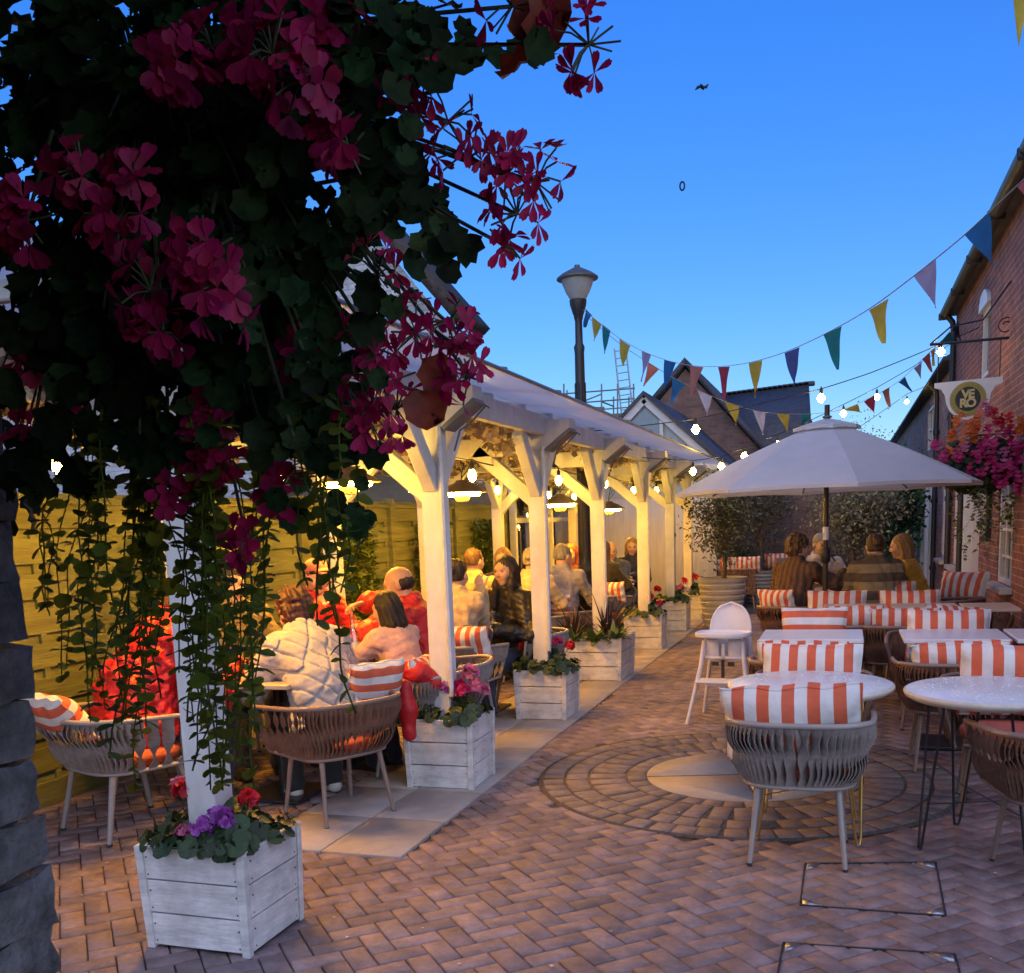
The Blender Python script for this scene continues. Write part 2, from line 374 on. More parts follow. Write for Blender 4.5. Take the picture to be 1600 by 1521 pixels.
b = MB(); y = KY
for i in range(24):
    l = .58
    for (x0, x1) in ((-2.42, KX), (-2.86, -2.424)):
        b.box([(x0+x1)/2, y+l/2+(.0 if x0 > -2.5 else .0), -.006+random.gauss(0, .0007)], [x1-x0-.006, l-.006, .03], None, .002)
    y += l
struct(b.build('slab_strip', M_SLAB, smooth=0))
b = MB(); b.raw([[-30, 16.2, .004], [30, 16.2, .004], [30, 90, .004], [-30, 90, .004]], [[0, 1, 2, 3]])
struct(b.build('lane', M_TAR, smooth=0))

# access covers let into the paving near the camera
M_GALV = mat('galvanised_steel', (.38, .40, .42), .35, var=.2, scale=30, metal=.8)
def cover(pts, name, label):
    t = thing(name, label, 'access cover', (0, 0, 0)); P = [gz(*p) for p in pts]
    b = MB()
    for i in range(4):
        p, q = P[i], P[(i+1) % 4]; d = q-p; L = np.linalg.norm(d[:2]); a = math.atan2(d[1], d[0])
        b.box([(p[0]+q[0])/2, (p[1]+q[1])/2, .0005], [L, .007, .009], rotz(a), .001)
    b.build('cover_frame', DARK_IRON, t)
    for i in range(4):
        c = np.mean(P, 0); p = P[i]; e1 = P[(i+1) % 4]-p; e2 = P[(i-1) % 4]-p
        e1 = e1/np.linalg.norm(e1)*.075; e2 = e2/np.linalg.norm(e2)*.06; g = MB(); o = (c-p)*.03
        v = np.array([p+o, p+o+e1, p+o+e2]); v[:, 2] = .0065; lo = v.copy(); lo[:, 2] = -.004
        g.poly(np.concatenate([v, lo]), [[0, 1, 2], [0, 3, 4, 1], [1, 4, 5, 2], [2, 5, 3, 0]]); g.build('corner_plate', M_GALV, t, smooth=0)
cover([(1250, 1415), (1478, 1432), (1462, 1348), (1258, 1350)], 'access_cover', 'recessed paver access cover behind the grey tub chair, four shiny corner plates')
cover([(1212, 1540), (1510, 1560), (1492, 1492), (1224, 1474)], 'access_cover', 'recessed paver access cover running off the bottom edge of the view')

# ================================================================== pier by the camera
M_PIER = mat('flaking_painted_stone', (.27, .25, .24), .9, var=.2, scale=16, bump=1., bscale=70, col2=(.07, .062, .058), stain=(5, .5))
PX0 = -1.16
t = thing('stone_pier', 'rough painted brick pier rising at the very edge of the courtyard', 'pier', (PX0-.2, 1.0, 0))
b = MB(); z = 0.; k = 0
while z < 3.3:
    h = .088
    for (yy, ll) in (((1.08, .20), (.86, .21)) if k % 2 else ((1.03, .30), (.76, .21))):
        n0 = b.n; dx = random.gauss(0, .008) + (.016 if (k % 3 == 0) else 0)
        cx, cy = PX0-.15+dx, yy-.02
        nx, ny, nz = 4, 6, 4; g = np.stack(np.meshgrid(np.linspace(-1, 1, nx), np.linspace(-1, 1, ny), np.linspace(-1, 1, nz), indexing='ij'), -1).reshape(-1, 3)
        pos = np.sign(g)*np.abs(g)**.85*np.array([.15, ll/2, h/2-.002]); nn = np.linalg.norm(g, axis=1)
        pos *= (1-.025*np.clip(nn-1.2, 0, 1))[:, None]; pos += RNG.normal(0, .0035, pos.shape)
        fl = []; I = lambda i, j, q: (i*ny+j)*nz+q
        for j in range(ny-1):
            for q in range(nz-1): fl += [[I(0, j, q), I(0, j, q+1), I(0, j+1, q+1), I(0, j+1, q)], [I(nx-1, j, q), I(nx-1, j+1, q), I(nx-1, j+1, q+1), I(nx-1, j, q+1)]]
        for i in range(nx-1):
            for q in range(nz-1): fl += [[I(i, 0, q), I(i+1, 0, q), I(i+1, 0, q+1), I(i, 0, q+1)], [I(i, ny-1, q), I(i, ny-1, q+1), I(i+1, ny-1, q+1), I(i+1, ny-1, q)]]
            for j in range(ny-1): fl += [[I(i, j, 0), I(i, j+1, 0), I(i+1, j+1, 0), I(i+1, j, 0)], [I(i, j, nz-1), I(i+1, j, nz-1), I(i+1, j+1, nz-1), I(i, j+1, nz-1)]]
        b.poly(pos+[cx, cy, z+h/2], fl)
    z += h; k += 1
b.box([PX0-.17, .9, 1.65], [.26, .5, 3.3], None, .01)
ob = b.build('pier_masonry', M_PIER, t, smooth=50); ob.location = (-t.location[0], -t.location[1], 0)
# pier's wall carried back, and a wall added unseen behind the camera for shade
M_SHADE_WALL = mat_brick('shade_wall_brick', (.09, .06, .05), (.06, .045, .04), (.07, .065, .06), 'YZ')
t = thing('shade_wall', 'unseen dark brick walls behind the pier and camera, added to shade the basket', 'wall', (0, 0, 0))
b = MB(); b.box([PX0-.2, -.7, 1.7], [.3, 3.0, 3.4], None, .005); b.box([-.25, -.75, 1.7], [1.9, .2, 3.4], None, .005);  b.build('wall', M_SHADE_WALL, t)
cn = thing('shade_canopy', 'unseen dark boarded canopy added over the hanging basket to shade it', 'canopy', (0, 0, 0))  # unseen canopy, added to keep sky light off the basket
b = MB(); b.box([-.6, .2, 2.46], [1.5, 2.3, .05], None, .005)
for x in (-1.3, -.6, .1): b.box([x, .2, 2.52], [.07, 2.3, .08], None, .005)
b.build('boarding', mat('dark_timber', (.05, .045, .04), .8, var=.3), cn)

# ================================================================== timber pergola
PXF, PXB = -2.30, -4.15
PY = [3.12, 5.5, 7.6, 9.62, 11.93, 13.93, 15.6]
def beam(m, p, q, w, h, bev=.006):
    p, q = np.asarray(p, float), np.asarray(q, float); d = q-p; m.box((p+q)/2, [w, h, np.linalg.norm(d)], frame_z(d, (0, 0, 1) if abs(d[2]) < .9*np.linalg.norm(d) else (0, 1, 0)), bev)
perg = thing('pergola', 'long white timber pergola with clear roof over the dining tables', 'pergola', (PXF, PY[0], 0))
def pbuild(m, name, M=WHITE_PAINT, smooth=35, parent=None):
    o = m.build(name, M, parent or perg, smooth)
    if parent is None: o.location = (-PXF, -PY[0], 0)
    return o
def knee(m, p, q, w=.09, t=.11):
    beam(m, p, q, w, t)
for i, y in enumerate(PY):
    for x in (PXF, PXB):
        m = MB(); lean = .02 if x == PXF else 0
        beam(m, (x-.01, y, .0 if x == PXB else .03), (x, y, 2.20), .125, .125); pbuild(m, 'post')
    m = MB(); beam(m, (PXB-.3, y, 2.17), (PXF+.05, y, 2.17), .09, .15); pbuild(m, 'tie_beam')
    # shaped tail that carries the overhanging eave
    m = MB(); o = [(-.12, -.03), (.085, -.03), (.29, .12), (.29, .19), (-.12, .19)]
    m.prism([(a, c) for a, c in o], .15, None, (PXF, y, 2.16)); pbuild(m, 'beam_tail')
    m = MB(); m.box([PXF+.20, y, 2.192], [.030, .17, .25], roty(math.radians(53.8)), .004); m.tube([(PXF+.1, y+.085, 2.0), (PXF+.14, y+.09, 2.12), (PXF+.2, y+.095, 2.15), (PXF+.31, y+.09, 2.25), (PXF+.34, y+.05, 2.23)], .006, 6); pbuild(m, 'eave_strip', mat('grey_strip', (.16, .165, .18), .5))
    m = MB(); knee(m, (PXF-.03, y, 1.74), (PXF-.50, y, 2.15)); pbuild(m, 'knee_brace')
    m = MB(); knee(m, (PXB+.03, y, 1.74), (PXB+.45, y, 2.13)); pbuild(m, 'knee_brace')
    if i < len(PY)-1:
        for x in (PXF-.005, PXB+.005):
            m = MB(); knee(m, (x, y+.03, 1.80), (x, y+.44, 2.24), .085); pbuild(m, 'knee_brace')
            m = MB(); knee(m, (x, PY[i+1]-.03, 1.80), (x, PY[i+1]-.44, 2.24), .085); pbuild(m, 'knee_brace')
Y0, Y1 = PY[0]-.55, PY[-1]+.35
for x in (PXF, PXB):
    m = MB(); beam(m, (x+.06, Y0, 2.31), (x+.06, Y1, 2.31), .07, .15); pbuild(m, 'wall_plate')
m = MB()
yy = PY[0]-.3
while yy < Y1:
    beam(m, (PXB-.1, yy, 2.43), (PXF+.1, yy, 2.40), .05, .07); yy += .7
pbuild(m, 'rafters')
M_POLY = bpy.data.materials.new('clear_roofing'); M_POLY.use_nodes = True
_t = M_POLY.node_tree; _p = _t.nodes['Principled BSDF']; _p.inputs['Base Color'].default_value = (.62, .66, .74, 1); _p.inputs['Roughness'].default_value = .3
_tl = _t.nodes.new('ShaderNodeBsdfTranslucent'); _tl.inputs['Color'].default_value = (.72, .74, .80, 1); _tr = _t.nodes.new('ShaderNodeBsdfTransparent'); _tr.inputs['Color'].default_value = (.8, .84, .9, 1)
_m1 = _t.nodes.new('ShaderNodeMixShader'); _m1.inputs[0].default_value = .62; _m2 = _t.nodes.new('ShaderNodeMixShader')
_nz = _t.nodes.new('ShaderNodeTexNoise'); _nz.inputs['Scale'].default_value = 3; _nz.inputs['Detail'].default_value = 6; _mr = _t.nodes.new('ShaderNodeMapRange'); _mr.inputs['To Min'].default_value = .05; _mr.inputs['To Max'].default_value = .3
_t.links.new(_nz.outputs[0], _mr.inputs[0]); _t.links.new(_mr.outputs[0], _m2.inputs[0])
_t.links.new(_p.outputs[0], _m1.inputs[1]); _t.links.new(_tl.outputs[0], _m1.inputs[2]); _t.links.new(_m1.outputs[0], _m2.inputs[1]); _t.links.new(_tr.outputs[0], _m2.inputs[2])
_t.links.new(_m2.outputs[0], _t.nodes['Material Output'].inputs['Surface'])
XO, ZO = -1.66, 2.335
m = MB(); m.box([(PXF+.05+XO)/2, (Y0+Y1)/2, (2.425+ZO)/2], [math.hypot(XO-PXF-.05, .09), Y1-Y0, .012], roty(math.atan2(2.425-ZO, XO-PXF-.05)), .002)
pbuild(m, 'eave_sheet', M_POLY)
m = MB(); m.box([(PXF+.05+PXB-.2)/2, (Y0+Y1)/2, 2.50], [PXF-PXB+.25, Y1-Y0, .012], roty(math.radians(1.5)), .002); pbuild(m, 'roof_sheet', M_POLY)
m = MB(); M_BAR = mat('glazing_bar', (.10, .10, .115), .4)
y = PY[0]-.2
while y < Y1:
    beam(m, (PXF+.06, y, 2.437), (XO+.01, y, ZO+.010), .022, .02); y += 1.03
m.tube([(XO+.01, Y0, ZO-.004), (XO+.01, Y1, ZO-.004)], .011, 6); pbuild(m, 'glazing_bars', M_BAR)
for y in (PY[1]-.07, PY[2]-.07, PY[3]-.07, PY[4]-.07):
    m = MB(); m.tube([(PXF+.07, y-.0, .55), (PXF+.072, y, 1.5), (PXF+.07, y, 2.15)], .016, 6); pbuild(m, 'conduit', mat('white_plastic', (.6, .61, .66), .35))
# dried leaf garland under the roof
M_DRY = mat('dried_leaf', (.46, .36, .25), .7, var=.3, scale=20, island=.55, trans=.35)
N = 21000; yr = RNG.uniform(Y0+.2, Y1-.3, N); xr = RNG.uniform(PXB-.05, PXF-.02, N)
clump = np.sin(yr*5.1+np.sin(xr*7)*1.3)*.5 + np.sin(xr*9+yr*2.3)*.5
pos = np.stack([xr, yr, 2.34 - .11*(clump+1.15)*RNG.uniform(.05, 1.25, N)], 1)
tv = np.array([[0, 0, 0], [.022, .0, .006], [.03, .035, -.004], [0, .06, .004], [-.028, .036, -.004], [-.02, .0, .006]])
def rand_rot(N, tilt=math.pi):
    a, b_, c = RNG.uniform(-math.pi, math.pi, N), RNG.uniform(-tilt, tilt, N), RNG.uniform(-math.pi, math.pi, N)
    ca, sa, cb, sb, cc, sc = np.cos(a), np.sin(a), np.cos(b_), np.sin(b_), np.cos(c), np.sin(c)
    Z1 = np.zeros((N, 3, 3)); Z1[:, 0, 0] = ca; Z1[:, 0, 1] = -sa; Z1[:, 1, 0] = sa; Z1[:, 1, 1] = ca; Z1[:, 2, 2] = 1
    X = np.zeros((N, 3, 3)); X[:, 0, 0] = 1; X[:, 1, 1] = cb; X[:, 1, 2] = -sb; X[:, 2, 1] = sb; X[:, 2, 2] = cb
    Z2 = np.zeros((N, 3, 3)); Z2[:, 0, 0] = cc; Z2[:, 0, 1] = -sc; Z2[:, 1, 0] = sc; Z2[:, 1, 1] = cc; Z2[:, 2, 2] = 1
    return Z1 @ X @ Z2
m = MB(); m.scatter(tv, [[0, 1, 2, 3], [0, 3, 4, 5]], rand_rot(N), pos, RNG.uniform(.7, 1.5, N))
o = m.build('leaf_garland', M_DRY, None, 0); tag(o, 'garland of dried cream leaves massed under the pergola roof', 'garland'); o['kind'] = 'stuff'

# ================================================================== hanging heaters and festoon bulbs
M_HOOD = mat('heater_hood', (.34, .28, .22), .35, var=.2, scale=20, metal=.7)
M_COIL = mat('heater_element', (1, .5, .1), .4, emit=(1, .43, .03), es=112)
def heater(x, y, z, label):
    t = thing('hanging_heater', label, 'heater', (x, y, z), 0, 'hanging heaters under the pergola')
    b = MB(); b.lathe([[.0, .115], [.05, .11], [.07, .085], [.13, .065], [.235, .0], [.24, -.006], [.225, -.006], [.13, .045], [.0, .055]], n=28); b.build('hood', M_HOOD, t, 40)
    b = MB(); b.tube([(.15*math.cos(a), .15*math.sin(a), -.012) for a in np.linspace(0, 2*math.pi, 29)[:-1]], .022, 8, closed=True); b.build('element', M_COIL, t, 60)
    b = MB(); b.lathe([[0, .05], [.07, .02], [.07, -.055], [.05, -.085], [0, -.09]], n=18); b.build('switch_box', M_HOOD, t, 40)
    b = MB(); zt = 2.36-z
    b.tube([(0, 0, .11), (.0, 0, .16), (.03, 0, .17+.3*(zt-.2)), (-.05, .01, .6*zt), (.0, 0, zt)], .006, 6)
    b.tube([(.0, 0, .13), (.06, .01, .2), (.09, .0, .25), (.055, 0, .27), (.03, 0, .2)], .005, 6); b.build('cable', DARK_IRON, t, 60)
for i, (x, y, z, l) in enumerate([(-3.3, 4.45, 1.93, 'glowing hat shaped heater hanging behind the trailing vines over the table in red'), (-3.39, 6.5, 1.905, 'glowing hat shaped heater hanging over the man in the red jacket'),
        (-3.33, 8.6, 1.87, 'glowing hat shaped heater hanging between the first two white posts with full hood in view'), (-3.07, 11.0, 1.775, 'glowing hat shaped heater hanging over the grey haired man beside the lamp post'), (-3.28, 14.4, 1.74, 'glowing hat shaped heater furthest along the pergola beside the glass wall')]):
    heater(x, y, z, l)

def bulb(parent, p, r=.032, drop=.05, M=None):
    b = MB(); b.lathe([[0, -.062], [.012, -.058], [.026, -.04], [r, -.015], [.027, .008], [.014, .03], [.012, .036]], p, 18); o = b.build('bulb', M or BULB, parent, 80)
    b = MB(); b.lathe([[.016, .028], [.017, .07], [.009, .085], [.004, .1]], p, 10); b.build('socket', BLACK_PLASTIC, o, 40); return o
def festoon(path, bulbs, label, sag=.0, r=.006, rb=.032):
    """cable through the points of path, a bulb at each of the bulb points hanging from it"""
    t = thing('festoon_lights', label, 'festoon lights', tuple(path[0]), 0, 'strings of festoon bulbs'); o0 = np.array(path[0], float)
    pts = []
    for p, q in zip(path[:-1], path[1:]):
        p, q = np.array(p, float), np.array(q, float); L = np.linalg.norm(q-p)
        for s in np.linspace(0, 1, 9)[:-1]: pts.append(p+(q-p)*s - np.array([0, 0, sag*L*4*s*(1-s)]) - o0)
    pts.append(np.array(path[-1], float)-o0)
    b = MB(); b.tube(pts, r, 5); b.build('cable', BLACK_PLASTIC, t, 80)
    for p in bulbs: bulb(t, np.array(p, float)-o0, rb, M=BULB_OUT if rb > .04 else BULB)
pth = lambda xs: [tuple(p) for p in xs]
def string_along(x, z, ys, label):
    P = [(x, PY[0]+.02, z+.15)]; B = []
    for y in ys: P.append((x+random.gauss(0, .03), y, z+.085+random.gauss(0, .02))); B.append((P[-1][0], y, P[-1][2]-.1))
    P.append((x, PY[-1], z+.15)); festoon(P, B, label, .02)
string_along(-2.62, 2.0, [3.75, 4.75, 5.15, 6.5, 7.1, 8.6, 9.25, 10.7, 11.3, 12.9, 13.4, 14.8], 'string of warm bulbs along the pergola just inside its row of planter posts')
string_along(-3.75, 1.97, [4.1, 5.2, 6.3, 7.4, 8.5, 9.6, 10.7, 11.8, 12.9, 14.2, 15.2], 'string of warm bulbs along the pergola close to the fence')

# ================================================================== lamp post
LX, LY = -2.645, 10.4
t = thing('lamp_post', 'tall black lamp post with frosted lantern rising through the pergola roof', 'street lamp', (LX, LY, 0))
b = MB(); b.lathe([[.0, 0], [.20, 0], [.20, .06], [.175, .09], [.17, .30], [.185, .33], [.15, .37], [.145, .62], [.165, .65], [.165, .69], [.13, .72], [.155, .79], [.16, .82], [.12, .86], [.10, .92], [.085, .98], [.105, 1.02], [.105, 1.05], [.07, 1.09], [.065, 1.2]], n=16); b.build('base', DARK_IRON, t, 40)
b = MB(); b.lathe([[.062, 1.15], [.058, 2.2], [.05, 3.3], [.058, 3.36], [.04, 3.40], [.038, 3.62], [.05, 3.66]], n=16)
for a in np.arange(8)*math.pi/4: b.tube([(.06*math.cos(a), .06*math.sin(a), 1.15), (.053*math.cos(a), .053*math.sin(a), 3.0)], .009, 5)
b.build('pole', DARK_IRON, t, 40)
b = MB(); b.lathe([[.03, 3.62], [.06, 3.70], [.085, 3.78], [.09, 3.83], [.075, 3.84]], n=20); b.build('collar', DARK_IRON, t, 40)
b = MB(); b.lathe([[.078, 3.83], [.12, 3.90], [.158, 3.99], [.168, 4.04], [.16, 4.05]], n=24); b.build('lantern_bowl', mat('frosted_glass', (.50, .50, .49), .35, trans=.35), t, 60)
b = MB(); b.lathe([[.16, 4.03], [.215, 4.035], [.215, 4.05], [.16, 4.09], [.05, 4.145], [.03, 4.15], [.028, 4.175], [.0, 4.18]], n=28); b.build('lantern_cap', mat('lamp_cap', (.09, .085, .08), .45), t, 40)

# ================================================================== fence with leaf panels
M_FENCE = mat('fence_timber', (.128, .145, .055), .7, var=.28, scale=6, bump=.4, bscale=40, island=.14, stretch=(1, .18, 3))
FX = -4.5
t = thing('board_fence', 'olive brown horizontal board fence along the back of the pergola', 'fence', (FX, 3, 0))
y = 2.2; k = 0
while y < 13.2:
    m = MB(); z = .0
    while z < 1.74:
        m.box([.0, y+.90-3, z+.075], [.018, 1.72, .15], None, .004); z += .15
        m.box([-.022, y+.90-3, z+.025], [.016, 1.72, .07], None, .003); z += .055
    for dy in (.08, .62, 1.16, 1.72): m.box([-.008, y+dy-3, .9], [.03, .045, 1.72], None, .003)
    m.box([0, y+.90-3, 1.80], [.06, 1.76, .04], None, .004); m.build('fence_panel', M_FENCE, t, 30)
    m = MB(); m.box([.0, y-3, .94], [.09, .09, 1.88], None, .006); m.build('fence_post', M_FENCE, t, 30); y += 1.82
M_LEAFP = mat('panel_leaf', (.11, .17, .03), .55, var=.3, scale=30, island=.5, trans=.2)
def leaf_panel(y, label):
    N = 1500; p = np.stack([RNG.uniform(.03, .13, N), RNG.uniform(-.42, .42, N), RNG.uniform(.45, 1.62, N)], 1)
    p[:, 0] *= (.7+.5*np.sin(p[:, 1]*13+p[:, 2]*9)); m = MB()
    m.scatter([[0, 0, 0], [.018, .03, .004], [0, .075, -.012], [-.018, .03, .004]], [[0, 1, 2, 3]], rand_rot(N, 1.2), p, RNG.uniform(.6, 1.5, N))
    o = m.build('foliage_panel', M_LEAFP, None, 0, (FX+.02, y, 0)); tag(o, label, 'plant panel', 'leafy panels on the fence')
for y, l in ((5.95, 'leafy green panel on the fence behind the child and trailing vines'), (8.55, 'leafy green panel on the fence just behind the bald man'), (10.45, 'leafy green panel on the fence behind the man in the pale shirt'), (12.2, 'leafy green panel on the fence next to the glass wall')): leaf_panel(y, l)
# ================================================================== buildings
def wall_x(m, x, y0, y1, z0, z1, holes, depth, mi=0, side=1):
    """wall in the plane x, facing -side x, with rectangular holes (ya, yb, za, zb) and their reveals going to x+side*depth"""
    ys = sorted({y0, y1, *[h[0] for h in holes], *[h[1] for h in holes]}); zs = sorted({z0, z1, *[h[2] for h in holes], *[h[3] for h in holes]})
    for a, b_ in zip(ys[:-1], ys[1:]):
        for c, d in zip(zs[:-1], zs[1:]):
            if any(h[0]-1e-6 <= a and b_ <= h[1]+1e-6 and h[2]-1e-6 <= c and d <= h[3]+1e-6 for h in holes): continue
            m.raw([[x, a, c], [x, b_, c], [x, b_, d], [x, a, d]], [[0, 1, 2, 3]], mi)
    X = x+side*depth
    for (a, b_, c, d) in holes:
        m.raw([[x, a, c], [x, a, d], [X, a, d], [X, a, c]], [[0, 1, 2, 3]], mi); m.raw([[x, b_, c], [x, b_, d], [X, b_, d], [X, b_, c]], [[0, 1, 2, 3]], mi)
        m.raw([[x, a, c], [x, b_, c], [X, b_, c], [X, a, c]], [[0, 1, 2, 3]], mi); m.raw([[x, a, d], [x, b_, d], [X, b_, d], [X, a, d]], [[0, 1, 2, 3]], mi)
M_BRICK = mat_brick('red_brick', (.33, .115, .08), (.21, .08, .062), (.36, .29, .25), 'YZ')
M_GLOSSW = mat('white_gloss', (.74, .73, .71), .35, var=.06, scale=6)
M_GLASS = mat_glass('window_glass', (.55, .6, .62), .03, .8)
M_ROOM = mat('dark_room', (.03, .028, .03), .9)
M_SLATE = mat('slate', (.055, .055, .065), .6, var=.35, scale=8, bump=.6, bscale=30, stretch=(1, .4, 3))
WX = 1.56
H1 = [(10.75, 11.75, .76, 1.86), (13.3, 14.35, .0, 1.98), (15.6, 16.35, .72, 2.0), (13.0, 13.75, 3.08, 3.88)]
t = thing('brick_house', 'tall red brick house with white windows along the courtyard side', 'house', (0, 0, 0))
m = MB(); wall_x(m, WX, 6.0, 16.85, -.02, 4.42, H1, .12); m.raw([[WX, 16.85, -.02], [WX+5, 16.85, -.02], [WX+5, 16.85, 4.42], [WX, 16.85, 4.42]], [[0, 1, 2, 3]])
m.raw([[WX, 6.0, -.02], [WX+5, 6.0, -.02], [WX+5, 6.0, 4.42], [WX, 6.0, 4.42]], [[0, 1, 2, 3]]); m.build('wall', M_BRICK, t, 0)
def window(parent, y0, y1, z0, z1, x, nb=2, nr=4, sill=True, arch=False, fw=.055):
    f = MB(); X = x+.05
    for (a, b_, c, d) in ((y0, y0+fw, z0, z1), (y1-fw, y1, z0, z1), (y0+fw, y1-fw, z0, z0+fw), (y0+fw, y1-fw, z1-fw, z1)):
        f.box([X, (a+b_)/2, (c+d)/2], [.07, b_-a, d-c], None, .004)
    for i in range(1, nb): f.box([X, y0+(y1-y0)*i/nb, (z0+z1)/2], [.035, .028, z1-z0-2*fw], None, .003)
    for i in range(1, nr): f.box([X+.002, (y0+y1)/2, z0+(z1-z0)*i/nr], [.03, y1-y0-2*fw, .028], None, .003)
    if arch: f.prism([(-(y1-y0)/2-.04, 0), *[(-(y1-y0)/2*math.cos(a)*1.06, .20*math.sin(a)) for a in np.linspace(0, math.pi, 12)], ((y1-y0)/2+.04, 0)], .06, rotz(math.pi/2), (x-.01, (y0+y1)/2, z1-.005))
    o = f.build('window', M_GLOSSW, parent, 30)
    g = MB(); g.box([X+.02, (y0+y1)/2, (z0+z1)/2], [.006, y1-y0-2*fw, z1-z0-2*fw], None, .001); g.build('pane', M_GLASS, o, 0)
    g = MB(); g.raw([[x+.35, y0-.2, z0-.2], [x+.35, y1+.2, z0-.2], [x+.35, y1+.2, z1+.2], [x+.35, y0-.2, z1+.2]], [[0, 1, 2, 3]]); g.build('curtain', mat('net_curtain', (.30, .29, .28), .9), o, 0)
    if sill: g = MB(); g.box([x-.01, (y0+y1)/2, z0-.035], [.20, y1-y0+.14, .066], None, .008); g.build('sill', mat('stone_sill', (.5, .48, .45), .7, bump=.2), o, 30)
    return o
window(t, *H1[0], WX, 3, 4); window(t, *H1[2], WX, 2, 4); window(t, *H1[3], WX, 1, 1, False, True)
d = MB(); y0, y1 = H1[1][:2]
for (a, b_, c, e) in ((y0, y0+.09, 0, 1.98), (y1-.09, y1, 0, 1.98), (y0+.09, y1-.09, 1.89, 1.98)): d.box([WX+.0, (a+b_)/2, (c+e)/2], [.16, b_-a, e-c], None, .004)
do = d.build('door', M_GLOSSW, t, 30)
d = MB(); d.box([WX+.06, (y0+y1)/2, .95], [.05, y1-y0-.19, 1.88], None, .004)
for z in (.45, 1.3): d.box([WX+.035, (y0+y1)/2, z], [.02, y1-y0-.45, .6], None, .008)
d.build('door_leaf', mat('sage_door', (.26, .31, .27), .45), do, 30)
d = MB(); d.ball((WX+.01, y0+.18, .98), .03); d.build('handle', M_GALV, do)
r = MB(); r.box([WX-.02, 11.4, 4.44], [.36, 10.9, .07], None, .01); r.raw([[WX-.16, 6.0, 4.47], [WX-.16, 16.87, 4.47], [WX+4, 16.87, 7.2], [WX+4, 6.0, 7.2]], [[0, 1, 2, 3]]); r.build('roof', M_SLATE, t, 0)
g = MB(); P = [(-.075*math.cos(a)+WX-.17, 4.44-.075*math.sin(a)) for a in np.linspace(0, math.pi, 9)]
for (ya, yb) in [(6+1.8*i, 6+1.8*(i+1)-.02) for i in range(6)]:
    v = [[x, y, z] for y in (ya, yb) for x, z in P]; n = len(P); g.raw(v, [[i, i+1, i+1+n, i+n] for i in range(n-1)])
    g.box([WX-.17, yb, 4.40], [.17, .05, .1], None, .01)
g.build('gutter', mat('gutter', (.03, .03, .034), .45), t, 50)
def pipe(parent, y, z1, x=WX):
    p = MB(); p.tube([(x-.055, y, 0), (x-.055, y, z1-.25), (x-.07, y, z1-.12), (x-.16, y, z1)], .042, 10)
    for z in np.arange(.5, z1-.2, 1.2): p.lathe([[.043, -.04], [.056, -.035], [.056, .035], [.043, .04]], (x-.055, y, z), 10)
    p.build('downpipe', mat('gutter', (.03, .03, .034), .45), parent, 50)
pipe(t, 16.62, 4.4); pipe(t, 14.9, 2.2)
# noticeboard on the wall
nb = thing('menu_board', 'black framed menu board on the brick wall beside the sage door', 'sign', (WX, 12.55, 1.48)); m = MB(); m.box([-.03, 0, 0], [.05, .55, .62], None, .006); m.build('board_frame', BLACK_PLASTIC, nb); m = MB(); m.box([-.058, 0, 0], [.006, .45, .52], None, .001); m.build('board_face', mat('menu_paper', (.45, .43, .40), .7), nb)

# lower cottage further along
H2 = [(17.6, 18.6, .72, 2.0), (20.2, 24.6, .0, 2.15), (26.5, 27.6, .5, 2.0), (21.0, 22.4, 2.72, 3.55), (29.5, 31, 0, 2.1)]
t = thing('brick_cottage', 'lower red brick cottage beyond the tall house, white doors below', 'house', (0, 0, 0))
m = MB(); wall_x(m, WX+.03, 16.86, 40, -.02, 3.78, H2, .12); m.build('wall', mat_brick('cottage_brick', (.50, .27, .20), (.34, .19, .15), (.42, .36, .32), 'YZ'), t, 0)
window(t, *H2[0], WX+.03, 2, 4); window(t, *H2[2], WX+.03, 2, 4); window(t, *H2[3], WX+.03, 2, 2, False)
d = MB(); y0, y1 = 20.2, 24.6
for i in range(5): d.box([WX+.03, y0+.06+(y1-y0-.12)*i/4, 1.075], [.16, .12, 2.15], None, .004)
for z in (.06, 2.09): d.box([WX+.035, (y0+y1)/2, z], [.14, y1-y0-.01, .12], None, .004)
do = d.build('door', M_GLOSSW, t, 30); d = MB(); d.box([WX+.10, (y0+y1)/2, 1.07], [.03, y1-y0-.2, 1.9], None, .004); d.build('door_panel', mat('white_door_panel', (.6, .6, .6), .4), do)
d = MB(); d.box([WX+.06, 30.25, 1.05], [.1, 1.5, 2.1], None, .004); d.build('door', M_GLOSSW, t)
r = MB(); r.box([WX, 28.4, 3.80], [.34, 23.1, .07], None, .01); r.raw([[WX-.14, 16.9, 3.83], [WX-.14, 40, 3.83], [WX+4, 40, 6.3], [WX+4, 16.9, 6.3]], [[0, 1, 2, 3]]); r.build('roof', M_SLATE, t, 0)
pipe(t, 19.55, 3.75, WX+.03)

